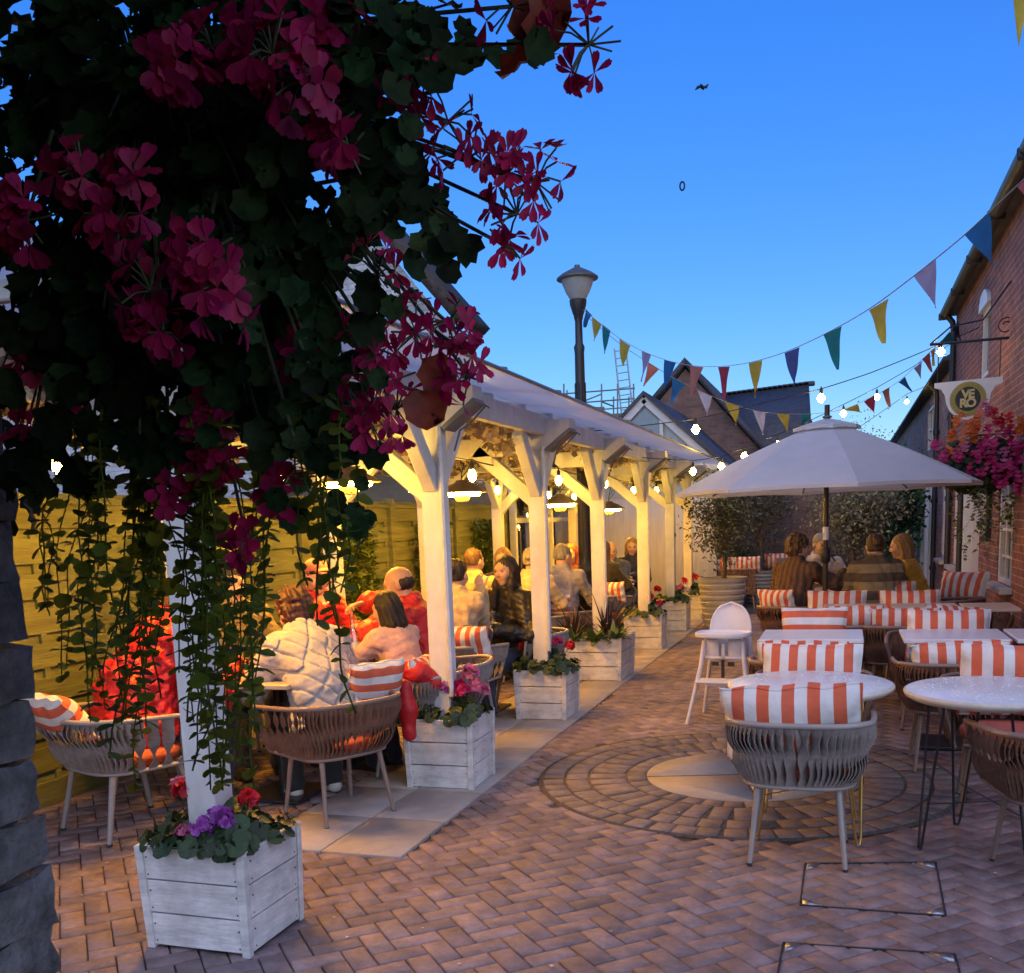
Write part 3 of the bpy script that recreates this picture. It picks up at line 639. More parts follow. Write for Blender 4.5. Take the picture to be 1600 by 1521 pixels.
# white house behind the fence
M_WBRICK = mat_brick('white_brick', (.46, .48, .52), (.40, .42, .47), (.32, .34, .38), 'XZ', .23, .08)
M_TILE = mat('old_roof_tile', (.06, .045, .038), .85, var=.45, scale=14, bump=.8, bscale=26)
t = thing('white_house', 'white painted brick house with old tiled gable behind the fence', 'house', (0, 0, 0)); HY = 13.6
AP = gy(560, 322, HY); EV = gy(722, 508, HY)
L_ = AP[0]-(EV[0]-AP[0])
m = MB(); m.poly([[L_, HY, -.02], [EV[0]-.12, HY, -.02], [EV[0]-.12, HY, EV[2]-.1], [AP[0], HY, AP[2]-.12], [L_, HY, EV[2]-.1]], [[0, 1, 2, 3, 4]])
m.raw([[EV[0]-.12, HY, -.02], [EV[0]-.12, HY+.8, -.02], [EV[0]-.12, HY+.8, EV[2]-.1], [EV[0]-.12, HY, EV[2]-.1]], [[0, 1, 2, 3]])
m.raw([[L_-14, HY-.5, -.02], [L_+.0, HY-.5, -.02], [L_, HY-.5, EV[2]-.1], [L_-14, HY-.5, EV[2]-.1]], [[0, 1, 2, 3]]); m.build('wall', M_WBRICK, t, 0)
r = MB()
for (a, c) in ((AP, EV), (AP, (L_-.3, HY, EV[2]-.2))):
    a, c = np.array(a), np.array(c); d = c-a; n = np.array([-d[2], 0, d[0]]); n = n/np.linalg.norm(n)*(.14 if d[0] > 0 else -.14)
    q = np.array([a, c, c+n*(-1 if n[2] < 0 else 1), a+n*(-1 if n[2] < 0 else 1)]); q[:, 1] = HY-.25; q2 = q.copy(); q2[:, 1] = HY+.9
    r.poly(np.concatenate([q, q2]), [[0, 1, 2, 3], [7, 6, 5, 4], [0, 4, 5, 1], [1, 5, 6, 2], [2, 6, 7, 3], [3, 7, 4, 0]])
r.raw([[L_-14, HY-.7, EV[2]-.15], [L_, HY-.7, EV[2]-.15], [L_, HY+4, EV[2]+2.4], [L_-14, HY+4, EV[2]+2.4]], [[0, 1, 2, 3]])
r.build('roof', M_TILE, t, 0)

# glazed dining room at the end of the pergola
t = thing('glass_dining_room', 'glazed dining room with pale timber gable at the far end of the pergola', 'conservatory', (0, 0, 0)); GX0, GX1, GY0 = -4.55, -2.02, 17.0
M_PALEW = mat('pale_timber', (.60, .62, .66), .55, var=.08, scale=4); M_GL2 = mat_glass('dining_glass', (.72, .75, .7), .02, .55)
m = MB(); GL = -4.42
for y in (13.35, 15.2, 16.98): m.box([GL, y, 1.2], [.09, .09, 2.4], None, .004)
for z in (.06, .62, 1.62, 2.36): m.box([GL+.004, 15.17, z], [.07, 3.6, .07], None, .003)
m.build('window', M_PALEW, t, 30); wparent = kids(t)[0]
for (a, c) in ((13.4, 15.15), (15.25, 16.93)):
    g = MB(); g.box([GL, (a+c)/2, 1.16], [.008, c-a, 2.2], None, .001); g.build('pane', M_GL2, wparent, 0)
m = MB(); m.raw([[GL-3.4, 13, -.0], [GL-3.4, 21, -.0], [GL-3.4, 21, 2.5], [GL-3.4, 13, 2.5]], [[0, 1, 2, 3]]); m.raw([[GL-3.4, 21, 0], [GL, 21, 0], [GL, 21, 2.5], [GL-3.4, 21, 2.5]], [[0, 1, 2, 3]]); m.raw([[GL-3.4, 13.3, 0], [GL-.06, 13.3, 0], [GL-.06, 13.3, 2.5], [GL-3.4, 13.3, 2.5]], [[0, 1, 2, 3]])
m.raw([[GL-3.4, 13, .03], [GL, 13, .03], [GL, 21, .03], [GL-3.4, 21, .03]], [[0, 1, 2, 3]]); m.raw([[GL-3.4, 13, 2.5], [GL+.1, 13, 2.5], [GL+.1, 21, 2.5], [GL-3.4, 21, 2.5]], [[0, 1, 2, 3]]); m.build('room', mat('room_wall', (.16, .13, .09), .85), t, 0)
# gable end facing the courtyard
ax, az, ez = -3.22, 3.58, 2.42; m = MB(); hw = GX1-ax
m.poly([[ax-hw, GY0+.06, 1.95], [GX1, GY0+.06, 1.95], [GX1, GY0+.06, ez], [ax, GY0+.06, az], [ax-hw, GY0+.06, ez]], [[0, 1, 2, 3, 4]])
m.build('gable_board', mat('blue_grey_cladding', (.34, .42, .47), .5, var=.08, stretch=(14, 1, 1), scale=1.5), t, 0)
m = MB()
for sg in (-1, 1): beam(m, (ax, GY0, az), (ax+sg*hw*1.03, GY0, ez-.03), .08, .16)
for dx in (-.75, -.28, .28, .75): beam(m, (ax+dx, GY0+.02, 2.35), (ax+dx, GY0+.02, az-abs(dx)/hw*(az-ez)-.08), .06, .08)
beam(m, (ax-hw, GY0+.01, 2.40), (GX1, GY0+.01, 2.40), .06, .12); m.build('gable_frame', M_PALEW, t, 30)
g = MB(); g.poly([[ax-.25, GY0+.02, 2.48], [ax+.25, GY0+.02, 2.48], [ax+.25, GY0+.02, 3.2], [ax, GY0+.02, 3.42], [ax-.25, GY0+.02, 3.2]], [[0, 1, 2, 3, 4]]); g.build('pane', mat('gable_glass', (.10, .16, .22), .06, spec=.8), t, 0)
r = MB(); s = .22
for sg in (-1, 1):
    r.poly([[ax, GY0-.1, az+.05], [ax+sg*(hw+.2), GY0-.1, ez-.12], [ax+sg*(hw+.2), GY0+5, ez-.12], [ax, GY0+5, az+.05], [ax, GY0-.1, az+.12], [ax+sg*(hw+.2), GY0-.1, ez-.05], [ax+sg*(hw+.2), GY0+5, ez-.05], [ax, GY0+5, az+.12]], [[0, 1, 2, 3], [4, 5, 6, 7], [0, 1, 5, 4], [1, 2, 6, 5], [2, 3, 7, 6], [3, 0, 4, 7]])
r.build('roof', M_SLATE, t, 0)
m = MB(); m.box([-3.2, 17.12, .98], [2.3, .1, 1.95], None, .004); m.build('end_wall', mat('cream_cladding', (.55, .53, .50), .6, stretch=(12, 1, 1), scale=2), t, 0)

# brick gabled hall with slate roof behind
t = thing('brick_hall', 'old brick gabled building with wide slate roof beyond the glass room', 'house', (0, 0, 0)); BY = 22.
A, B, C = gy(1071, 572, BY), gy(996, 662, BY), gy(1190, 705, BY); m = MB()
m.poly([[B[0], BY, 0], [C[0]+.25, BY, 0], [C[0]+.25, BY, C[2]-.3], [A[0], BY, A[2]-.06], [B[0], BY, B[2]-.1]], [[0, 1, 2, 3, 4]]); m.build('wall', mat_brick('hall_brick', (.27, .13, .09), (.15, .10, .09), (.20, .17, .15), 'XZ'), t, 0)
r = MB()
for E_ in (B, C + np.array([.3, 0, -.35])):
    q = np.array([A, E_, E_+[0, 0, .16], A+[0, 0, .16]]); q[:, 1] = BY-.12; q2 = q.copy(); q2[:, 1] = BY+6
    r.poly(np.concatenate([q, q2]), [[0, 1, 2, 3], [7, 6, 5, 4], [0, 4, 5, 1], [1, 5, 6, 2], [2, 6, 7, 3], [3, 7, 4, 0]])
a, c2, d2, e2 = gy(1098, 622, 26), gy(1264, 600, 26), gy(1268, 668, 23.2), gy(1150, 720, 23.2)
q = np.array([a, c2, d2, e2]); r.poly(np.concatenate([q, q-[0, 0, .2]]), [[0, 1, 2, 3], [7, 6, 5, 4], [0, 4, 5, 1], [1, 5, 6, 2], [2, 6, 7, 3], [3, 7, 4, 0]])
for s_ in np.linspace(0, 1, 22): r.box(a+(c2-a)*s_, [.28, .16, .11], None, .03)
r.build('roof', M_SLATE, t, 0)
m = MB(); v = [d2-[.1, -.1, .2], e2-[.1, -.1, .2]]; m.raw([v[0], v[1], [v[1][0], v[1][1], 0], [v[0][0], v[0][1], 0]], [[0, 1, 2, 3]]); m.raw([v[0], [v[0][0], v[0][1], 0], [c2[0], c2[1], 0], c2-[.1, 0, .2]], [[0, 1, 2, 3]]); m.build('side_wall', MATS['hall_brick'], t, 0)

# scaffold with a ladder
t = thing('scaffold', 'scaffold tubes and platform on a far rooftop behind the lamp post', 'scaffold', (0, 0, 0)); SY = 26.; b = MB()
P = lambda x, y, d=0: gy(x, y, SY)+np.array([0, d, 0])
for x in (881, 886, 940, 965, 990): b.tube([P(x, 600 if x != 886 else 610), P(x, 700)], .022, 6); b.tube([P(x+3, 612, 1.2), P(x+3, 700, 1.2)], .022, 6)
for y in (612, 628, 641): b.tube([P(876, y+4), P(992, y-5)], .02, 6)
b.tube([P(880, 640), P(940, 616)], .02, 6); [b.tube([P(x, y), P(x+3, y, 1.2)], .02, 6) for x in (881, 940, 990) for y in (628, 660)]; b.build('tubes', mat('scaffold_tube', (.22, .24, .22), .45, metal=.3), t, 60)
b = MB(); b.box(P(945, 650, .6), [2.2, 1.2, .08], None, .01); b.box(P(930, 646), [.5, .06, .3], None, .01); b.build('platform', mat('scaffold_board', (.25, .22, .12), .8), t)
b = MB(); p, q, w = P(960, 545), P(972, 655), np.array([.30, 0, .02])
b.tube([p, q], .022, 6); b.tube([p+w, q+w], .022, 6)
for s_ in np.linspace(.04, .98, 10): b.tube([p+(q-p)*s_, p+w+(q-p)*s_], .014, 5)
lo = b.build('ladder', mat('ladder_alu', (.32, .34, .36), .4, metal=.5), None, 60); tag(lo, 'tall metal ladder leaning up above the rooftop scaffold', 'ladder')
b = MB(); v = [[-9, 24.6, 0], [-3.3, 24.6, 0], [-3.3, 24.6, 3.3], [-9, 24.6, 3.3]]; b.raw(v, [[0, 1, 2, 3]]); b.raw([[-9, 24.5, 3.3], [-3.2, 24.5, 3.3], [-3.2, 29, 4.2], [-9, 29, 4.2]], [[0, 1, 2, 3]])
tag(b.build('far_house', M_TILE, None, 0), 'far tiled roof that carries the scaffold', 'house')
# ================================================================== seating: woven tub chairs, cushions, tables
CORAL, OFFW = (.62, .13, .065), (.68, .67, .66)
M_STV = mat_stripe('striped_cloth', CORAL, OFFW, .05, 0, .2)
M_STH = mat_stripe('striped_cloth_across', CORAL, OFFW, .058, 2, .1)
M_CORAL = mat('coral_cloth', (.50, .13, .09), .9, var=.15, scale=20, bump=.3, bscale=120)
def chair_meshes(cols, key, roundness=.62):
    cw, cf = cols
    MW = mat('strap_'+key, cw, .75, var=.18, scale=30, bump=.2, bscale=160, island=.12); MF = mat('chair_frame_'+key, cf, .4, var=.08, scale=10)
    t = thing('tub_chair', 'tub chair', 'chair')
    # plan of the shell: parameter s runs from one arm tip round the back to the other; the chair faces +y
    def shell(s, h):
        """h 0 bottom .. 1 top"""
        w, d = .245+.075*h, .21+.09*h; n = 3.0
        a = math.pi*(1.06*s - .03) ; ca, sa = math.cos(a), math.sin(a)
        x = -w*math.copysign(abs(ca)**(2/n), ca); yb = -d*abs(sa)**(2/n)*math.copysign(1, sa)
        front = max(0, abs(s-.5)-.36)/.14
        return np.array([x, yb + front*.20*(1 if True else 0), 0])
    SS = np.linspace(0, 1, 41)
    top = [shell(s, 1)+[0, 0, .66 - .035*max(0, (abs(s-.5)-.25)/.25)**2] for s in SS]
    bot = [shell(s, 0)+[0, 0, .365] for s in SS]
    b = MB(); b.tube(top, .0135, 8); b.tube(bot, .011, 8)
    for e in (0, -1): b.tube([bot[e], top[e]], .0125, 8)
    b.tube([(-.2, .17, .36), (.2, .17, .36)], .012, 6); b.tube([(-.21, -.1, .36), (.21, -.1, .36)], .012, 6); b.build('frame', MF, t, 60)
    b = MB(); K = 38; hs_ = np.linspace(0, 1, 13)
    for i in range(K):
        s0 = (i+.5)/K; ph = random.gauss(0, .10); p = []
        for h in hs_:
            c = (np.interp(s0*40, range(41), [q[0] for q in top]), np.interp(s0*40, range(41), [q[1] for q in top]), np.interp(s0*40, range(41), [q[2] for q in top]))
            c0 = [np.interp(s0*40, range(41), [q[k] for q in bot]) for k in range(3)]
            c = np.array(c)*h + np.array(c0)*(1-h); e1 = shell(min(1, s0+.01), h)-shell(max(0, s0-.01), h); e1 /= np.linalg.norm(e1); nn = np.array([e1[1], -e1[0], 0])
            c = c + nn*(.012*math.sin(math.pi*h))
            tw = abs(math.sin(2*math.pi*h))**1.3*(1.02+ph)*(1 if i % 2 else 1); u = e1*math.cos(tw)+nn*math.sin(tw)*(1 if h > .5 else -1); v = np.cross(u, [0, 0, 1])
            per = .0262
            p.append([c+u*per+v*.0022, c-u*per+v*.0022, c-u*per-v*.0022, c+u*per-v*.0022])
        P = np.array(p).reshape(-1, 3); f = []
        for j in range(len(hs_)-1):
            for k in range(4): a_, c_ = j*4+k, j*4+(k+1) % 4; f.append([a_, c_, c_+4, a_+4])
        b.raw(P, f)
    b.build('woven_straps', MW, t, 60)
    b = MB(); g = 14
    prof = [[.001, .375], [.20, .375], [.215, .39], [.22, .42], [.205, .44], [.12, .452], [.001, .455]]
    b.lathe(prof, (0, .02, 0), 28, sy=.98); b.build('seat_pad', M_CORAL, t, 60)
    for sx in (-1, 1):
        for sy in (-1, 1):
            m = MB(); m.tube([(sx*.17, sy*.15, .37), (sx*.205, sy*.185 + (.02 if sy > 0 else -.03), .0)], [.015, .011], 8); lg = m.build('leg', MF, t, 60)
            m = MB(); m.tube([(sx*.204, sy*.1845+(.0195 if sy > 0 else -.0295), .012), (sx*.205, sy*.185+(.02 if sy > 0 else -.03), .0)], .0125, 8); m.build('foot_cap', BLACK_PLASTIC, lg, 40)
    return t
PROTO = {'grey': chair_meshes(((.25, .22, .205), (.32, .29, .275)), 'grey'), 'brown': chair_meshes(((.17, .085, .055), (.24, .17, .14)), 'brown'), 'tan': chair_meshes(((.36, .27, .17), (.4, .33, .25)), 'tan')}
USED = set()
CH = {'grey': 'taupe grey woven tub chair ', 'brown': 'brown woven tub chair ', 'tan': 'pale straw woven tub chair '}
def chair(x, y, face, kind, where, group='woven tub chairs', sc=1.0):
    """face: heading of the sitter in degrees, 90 = away from the camera along the street"""
    rz = math.radians(face-90); p = PROTO[kind]
    if kind in USED: o = dup(p, (x, y, 0), rz)
    else: USED.add(kind); o = p; o.location = (x, y, 0); o.rotation_euler = (0, 0, rz)
    o.scale = (sc, sc, 1)
    o['label'] = CH[kind]+where; o['group'] = group; return o

def cushion_mesh(w, h, d, name, M, seed=0):
    r = np.random.default_rng(seed); nu, nv = 33, 23; U, V = np.meshgrid(np.linspace(-1, 1, nu), np.linspace(-1, 1, nv), indexing='ij')
    edge = np.clip((1-np.abs(U)**2.6)*(1-np.abs(V)**2.6), 0, 1); th = edge**.46
    pin = 1-.055*(np.abs(V)**2)*(1-np.abs(U))-0; pv = 1-.06*(np.abs(U)**2)*(1-np.abs(V))
    wr = .010*np.sin(U*9+r.uniform(0, 6))*np.abs(V)**3 + .010*np.sin(V*8+r.uniform(0, 6))*np.abs(U)**3; th = th*(1+.10*np.sin(U*3.1+V*2.3+r.uniform(0, 6))+.05*np.sin(U*11+r.uniform(0, 6))*np.abs(V)**2)
    X, Z = U*w/2*pv, V*h/2*pin
    b = MB(); m0 = []
    fr = np.stack([X, -th*d/2-wr, Z], -1).reshape(-1, 3); bk = np.stack([X, th*d/2-wr, Z], -1).reshape(-1, 3); I = np.arange(nu*nv).reshape(nu, nv)
    q = np.stack([I[:-1, :-1], I[1:, :-1], I[1:, 1:], I[:-1, 1:]], -1).reshape(-1, 4)
    b.raw(fr, q); b.raw(bk, q[:, ::-1])
    e = [np.array([X[i, j], -wr[i, j], Z[i, j]]) for i, j in [(i, 0) for i in range(nu)]+[(nu-1, j) for j in range(1, nv)]+[(i, nv-1) for i in range(nu-2, -1, -1)]+[(0, j) for j in range(nv-2, 0, -1)]]
    b.tube(e, .005, 5, closed=True)
    return b.mesh(name, M, 180)
CM = {'v': [cushion_mesh(.56, .37, .215, 'cushion', M_STV, k) for k in range(3)], 'h': [cushion_mesh(.50, .38, .21, 'cushion', M_STH, 5)]}
M_ST_LIT = mat_stripe('striped_cloth_warm_lit', (.66, .16, .05), (.62, .52, .38), .05, 0, .2)  # copy of the striped cloth with warm lamp light mixed into both colours
def cushion(c, face, tilt, label, kind='v', sc=1., roll=0., M=None, group='striped cushions'):
    """c: centre; face: heading in degrees its front looks; tilt: leaning back in degrees"""
    o = bpy.data.objects.new('cushion', random.choice(CM[kind])); COL.objects.link(o)
    o.matrix_world = Matrix.Translation(Vector(c)) @ Matrix.Rotation(math.radians(face+90), 4, 'Z') @ Matrix.Rotation(math.radians(-tilt), 4, 'X') @ Matrix.Rotation(math.radians(roll), 4, 'Y') @ Matrix.Scale(sc, 4)
    tag(o, label, 'cushion', group); return o

M_MARBLE = mat('marble_top', (.70, .73, .76), .28, var=.07, scale=5, bump=.02, bscale=300, col2=(.56, .59, .62), spec=.35)
M_RIM = mat('cream_rim', (.58, .54, .46), .4)
M_BRASS = mat('brass_wire', (.50, .34, .12), .3, metal=.8)
def droplets(b, r, z, n):
    for _ in range(n):
        a, q = random.uniform(0, 6.28), r*math.sqrt(random.uniform(0, .95)); s = random.uniform(.002, .006); b.ball((q*math.cos(a), q*math.sin(a), z), s, 6, sc=(1, 1, .35))
M_WATER = mat('rain_drop', (.75, .8, .85), .04, spec=1.)
def round_table(x, y, r, label, M_leg, rot=0):
    t = thing('round_table', label, 'table', (x, y, 0), 0, 'round marble tables')
    b = MB(); b.lathe([[0.001, .742], [r-.012, .742], [r-.005, .739], [r-.02, .70], [0.001, .70]], n=64); b.build('tabletop', M_MARBLE, t, 40)
    b = MB(); b.lathe([[r-.006, .7395], [r+.003, .735], [r+.006, .725], [r+.0, .712], [r-.022, .699]], n=64); b.build('rim', M_RIM, t, 60)
    b = MB(); droplets(b, r*.97, .742, 260); b.build('rain_drops', M_WATER, t, 80)['kind'] = 'stuff'
    for k in range(4):
        a = rot+k*math.pi/2; c, s = math.cos(a), math.sin(a); m = MB(); T = np.array([-s, c, 0])*.075; p0 = np.array([c*r*.70, s*r*.70, .70]); p1 = np.array([c*r*.86, s*r*.86, .008])
        m.tube([p0+T, p0*.05+p1*.95+T*.22, p1+T*.12, p1-T*.12, p0*.05+p1*.95-T*.22, p0-T], .0062, 7); m.box(p0+[0, 0, -.004], [.06, .17, .006], rotz(a)); m.build('leg', M_leg, t, 60)
    b = MB()
    for k in range(2):
        a = rot+k*math.pi/2; c, s = math.cos(a), math.sin(a); b.tube([(c*r*.80, s*r*.80, .22), (-c*r*.80, -s*r*.80, .22)], .003, 5)
    b.build('cross_wire', M_leg, t, 60)
round_table(-.15, 4.95, .385, 'round white marble table on brass hairpin legs, right behind the grey tub chair', M_BRASS, math.radians(45))
round_table(.66, 4.83, .385, 'round white marble table on black hairpin legs by the edge of the view', DARK_IRON, math.radians(20))
M_TOPW = mat('white_laminate', (.70, .72, .75), .3, var=.05, scale=6); M_TOPB = mat('pale_wood_top', (.50, .40, .30), .45, var=.15, scale=5, stretch=(1, 8, 1))
def square_table(x, y, w, d, label, top=None, rz=0.):
    t = thing('bistro_table', label, 'table', (x, y, 0), rz, 'square bistro tables')
    b = MB(); b.box([0, 0, .728], [w, d, .026], None, .004); b.build('tabletop', top or M_TOPW, t)
    b = MB(); b.tube([(0, 0, .02), (0, 0, .715)], .033, 12); b.build('column', DARK_IRON, t, 60)
    b = MB(); b.box([0, 0, .018], [.40, .40, .02], None, .006); b.build('base', DARK_IRON, t); b = MB(); b.box([0, 0, .7065], [.3, .3, .014]); b.build('top_plate', DARK_IRON, t)
    return t
# ---- right hand side of the courtyard
chair(-.18, 4.57, 90, 'grey', 'turned away in front of the brass legged table')
chair(.88, 4.47, 100, 'brown', 'turned away, cut off by the picture edge, beside the black legs')
chair(-.16, 5.62, 268, 'brown', 'facing the camera across the brass legged table')
chair(.80, 5.50, 266, 'brown', 'facing the camera across the black legged table')
cushion((-.205, 4.42, .645), 90, 27, 'big striped cushion leaning in the grey tub chair nearest the camera', sc=1.06, roll=3)
cushion((.96, 4.40, .58), 100, 16, 'striped cushion cut off by the edge of the view in the brown chair', sc=.9)
cushion((-.165, 5.70, .655), 268, 14, 'upright striped cushion on the chair facing us behind the brass legged table', sc=.97)
cushion((.86, 5.60, .66), 266, 12, 'upright striped cushion on the chair facing us behind the black legged table', sc=1.0)
square_table(-.20, 6.98, .66, .6, 'square white bistro table squeezed between stripy cushions, nearer the high chair')
square_table(.68, 6.98, .62, .6, 'square white bistro table beyond the black legged round table')
square_table(1.22, 6.98, .4, .6, 'narrow white bistro table against the seats by the brick wall')
chair(-.24, 6.42, 90, 'brown', 'turned away at the square table nearer the high chair')
chair(.62, 6.38, 90, 'brown', 'turned away at the second square table, cushion over its rail')
chair(-.22, 7.62, 268, 'brown', 'facing us behind the square table nearer the high chair')
chair(.62, 7.60, 268, 'brown', 'facing us behind the second square table')
cushion((-.24, 6.32, .62), 90, 26, 'striped cushion with a sagging top, first square table, seen from behind', sc=.96, roll=-2)
cushion((.66, 6.28, .62), 90, 26, 'striped cushion with a sagging top, second square table, seen from behind', sc=.96, roll=4)
cushion((-.20, 7.50, .70), 268, 12, 'cushion with level stripes and a sewn dimple, the only one striped crosswise', 'h', .92)
cushion((.70, 7.50, .67), 268, 12, 'upright striped cushion facing us past the second square table', sc=.98)
square_table(.10, 9.05, .52, .58, 'square pale wood topped table under the parasol, nearer the pole', M_TOPB); square_table(.66, 9.05, .52, .58, 'square pale wood topped table under the parasol, nearer the wall', M_TOPB); square_table(1.15, 9.02, .4, .58, 'pale wood topped table end tucked by the wall under the parasol', M_TOPB)
chair(-.02, 8.45, 92, 'brown', 'turned away at the wood topped tables, half behind the dimpled cushion'); chair(.42, 8.40, 88, 'brown', 'turned away with its whole broad woven back in view mid courtyard')
chair(-.05, 9.62, 266, 'brown', 'facing us beside the parasol pole'); chair(.58, 9.66, 270, 'brown', 'facing us past the wood topped tables'); chair(1.08, 9.6, 265, 'brown', 'facing us close to the brick wall')
cushion((.05, 8.34, .66), 92, 24, 'striped cushion half hidden by the dimpled cushion', sc=.9)
cushion((.46, 8.30, .64), 88, 26, 'striped cushion over the broad woven back mid courtyard', sc=.92); cushion((.80, 8.52, .64), 110, 24, 'striped cushion turned askew before the wood topped tables', sc=.9, roll=-8)
cushion((-.06, 9.70, .66), 266, 12, 'warm lit striped cushion upright beside the parasol pole', M=M_ST_LIT, sc=.95); cushion((.58, 9.74, .65), 270, 12, 'warm lit striped cushion at the foot of the woman in yellow', sc=.95); cushion((.42, 10.35, .70), 270, 10, 'striped cushion pressed against the striped jacket', sc=.9)
cushion((-.62, 10.1, .70), 60, 20, 'fat orange striped cushion in the armchair of the man in the brown shirt', sc=.72); cushion((1.18, 11.2, .74), 235, 20, 'striped cushion on the bench by the black downpipe', sc=.9)
chair(-.45, 10.22, 75, 'brown', 'holding the man in the brown shirt', sc=1.08); chair(.28, 10.15, 95, 'brown', 'holding the woman in the striped jacket', sc=1.05); chair(1.0, 10.75, 150, 'brown', 'holding the woman in yellow'); chair(-.3, 12.0, 275, 'brown', 'holding the man behind the parasol pole')
square_table(.15, 11.15, .9, .8, 'large dark table of the four diners under the parasol', M_TOPB)

# ---- white high chair
t = thing('high_chair', 'white plastic high chair with tray on splayed legs in the open paving', 'high chair', (-.84, 7.62, 0), math.radians(-8))
HC = mat('white_shell', (.72, .70, .74), .32, var=.03)
b = MB()
U, V = np.meshgrid(np.linspace(-1, 1, 21), np.linspace(0, 1, 14), indexing='ij')
half = .155*np.sqrt(np.clip(1-np.clip((V-.45)/.55, 0, 1)**2.2, 0, 1)); X = U*half; Y = .13+.03*V - .05*U**2*(1-V*.5); Z = .50+.40*V
G_ = np.stack([X, Y, Z], -1); I = np.arange(21*14).reshape(21, 14); q = np.stack([I[:-1, :-1], I[1:, :-1], I[1:, 1:], I[:-1, 1:]], -1).reshape(-1, 4)
b.raw(G_.reshape(-1, 3), q); b.raw((G_+[0, .014, 0]).reshape(-1, 3), q[:, ::-1])
rim = [G_[i, 0] for i in range(21)]+[G_[20, j] for j in range(1, 14)]+[G_[0, j] for j in range(12, -1, -1)]; b.tube([p+[0, .007, 0] for p in rim], .009, 6, closed=True)
for sx in (-1, 1): b.box([sx*.14, .03, .58], [.018, .2, .16], rotz(sx*.1), .008)
b.box([0, .02, .50], [.30, .26, .02], None, .008); b.box([0, -.10, .55], [.03, .02, .12]); b.box([-.085, -.095, .56], [.10, .016, .17], rotx(.1), .008); b.box([.085, -.095, .56], [.10, .016, .17], rotx(.1), .008); b.build('seat_shell', HC, t, 50)
b = MB(); o = [(.21*math.copysign(abs(math.cos(a))**.75, math.cos(a)), .15*math.copysign(abs(math.sin(a))**.75, math.sin(a))) for a in np.linspace(0, 2*math.pi, 49)[:-1]]
for (s0, z0), (s1, z1) in zip([(.97, .665), (1., .675), (1.0, .695), (.97, .70), (.93, .695), (.90, .683)], [(1., .675), (1.0, .695), (.97, .70), (.93, .695), (.90, .683), (.001, .683)]):
    v = [(x*s0, -.10+y*s0, z0) for x, y in o]+[(x*s1, -.10+y*s1, z1) for x, y in o]; n = 48; b.raw(v, [[i, (i+1) % n, (i+1) % n+n, i+n] for i in range(n)])
b.poly([(x*.97, -.10+y*.97, .665) for x, y in o], [list(range(48))[::-1]]); b.build('tray', HC, t, 50)
for sx in (-1, 1):
    for sy in (-1, 1):
        m = MB(); m.tube([(sx*.145, sy*.10, .63), (sx*.165, sy*.13, .45), (sx*.25, sy*.24, 0)], [.019, .017, .012], 10); m.build('leg', HC, t, 60)
b = MB(); b.box([0, -.16, .33], [.38, .14, .015], rotx(.05), .006); b.box([0, -.16, .31], [.24, .10, .03], None, .01); b.build('footrest', HC, t)
b = MB(); b.box([0, -.12, .42], [.025, .01, .14]); b.box([-.06, -.11, .455], [.05, .012, .03]); b.box([.06, -.11, .455], [.05, .012, .03]); b.build('harness', BLACK_PLASTIC, t)

# ---- parasol
UX, UY = -.165, 9.95
t = thing('parasol', 'large white market parasol open over the diners on a dark pole', 'parasol', (UX, UY, 0))
b = MB(); b.tube([(0, 0, 0), (0, 0, 2.55)], .024, 12); b.build('pole', mat('bronze_pole', (.045, .035, .03), .35, metal=.4), t, 60)
b = MB(); b.lathe([[.025, 1.08], [.045, 1.10], [.045, 1.20], [.03, 1.23]], n=12); b.box([.04, -.02, 1.15], [.10, .02, .02], rotz(.5)); b.tube([(.05, -.03, 1.15), (.09, -.05, 1.10)], .008, 6); b.build('crank', BLACK_PLASTIC, t, 50)
b = MB(); b.lathe([[.026, 1.30], [.029, 1.305], [.029, 1.42], [.026, 1.425]], n=12); b.build('pole_sleeve', M_TOPW, t, 50)
b = MB(); b.lathe([[0, 0], [.28, .0], [.28, .05], [.08, .08], [.05, .3], [.025, .31]], n=24); b.build('base', DARK_IRON, t, 40)
M_CAN = mat('parasol_cloth', (.64, .66, .70), .85, var=.05, scale=3, bump=.12, bscale=9, trans=.3)
NR, R0, ZA, ZR = 8, 1.41, 2.40, 1.785; off = math.radians(11)
def canopy(r0, r1, z0, z1, steps, sagr, lip):
    m = MB(); na = NR*10; A = np.arange(na)*2*math.pi/na+off; fr = (np.arange(na) % 10)/10; scal = 1-.045*np.sin(math.pi*fr)
    rows = []
    for s in np.linspace(0, 1, steps):
        cr = math.cos(math.pi/NR); rad = (r0+(r1-r0)*s); polyr = rad*cr/np.cos((fr-.5)*2*math.pi/NR)
        z = z0+(z1-z0)*s + sagr*math.sin(math.pi*s) - .02*np.sin(math.pi*fr)*s*(1-s)*3
        rr = polyr*(1-(1-scal)*s**3); rows.append(np.stack([rr*np.cos(A), rr*np.sin(A), z + .012*s**4*np.sin(math.pi*fr)], 1))
    if lip: rows.append(rows[-1]*[.998, .998, 1]-[0, 0, .03])
    v = np.concatenate(rows); q = []
    for i in range(len(rows)-1): a = i*na+np.arange(na); c = a+na; q.append(np.stack([a, i*na+(np.arange(na)+1) % na, i*na+(np.arange(na)+1) % na+na, c], 1))
    m.raw(v, np.concatenate(q)); return m
co = canopy(.17, R0, ZA-.05, ZR, 12, .025, True).build('canopy', M_CAN, t, 22)
canopy(.001, .31, ZA+.03, ZA-.055, 6, .005, True).build('vent_cap', M_CAN, co, 30)
b = MB(); b.ball((0, 0, ZA+.04), .03, 12, sc=(1.5, 1.5, .6)); b.build('finial', M_BAR, t)
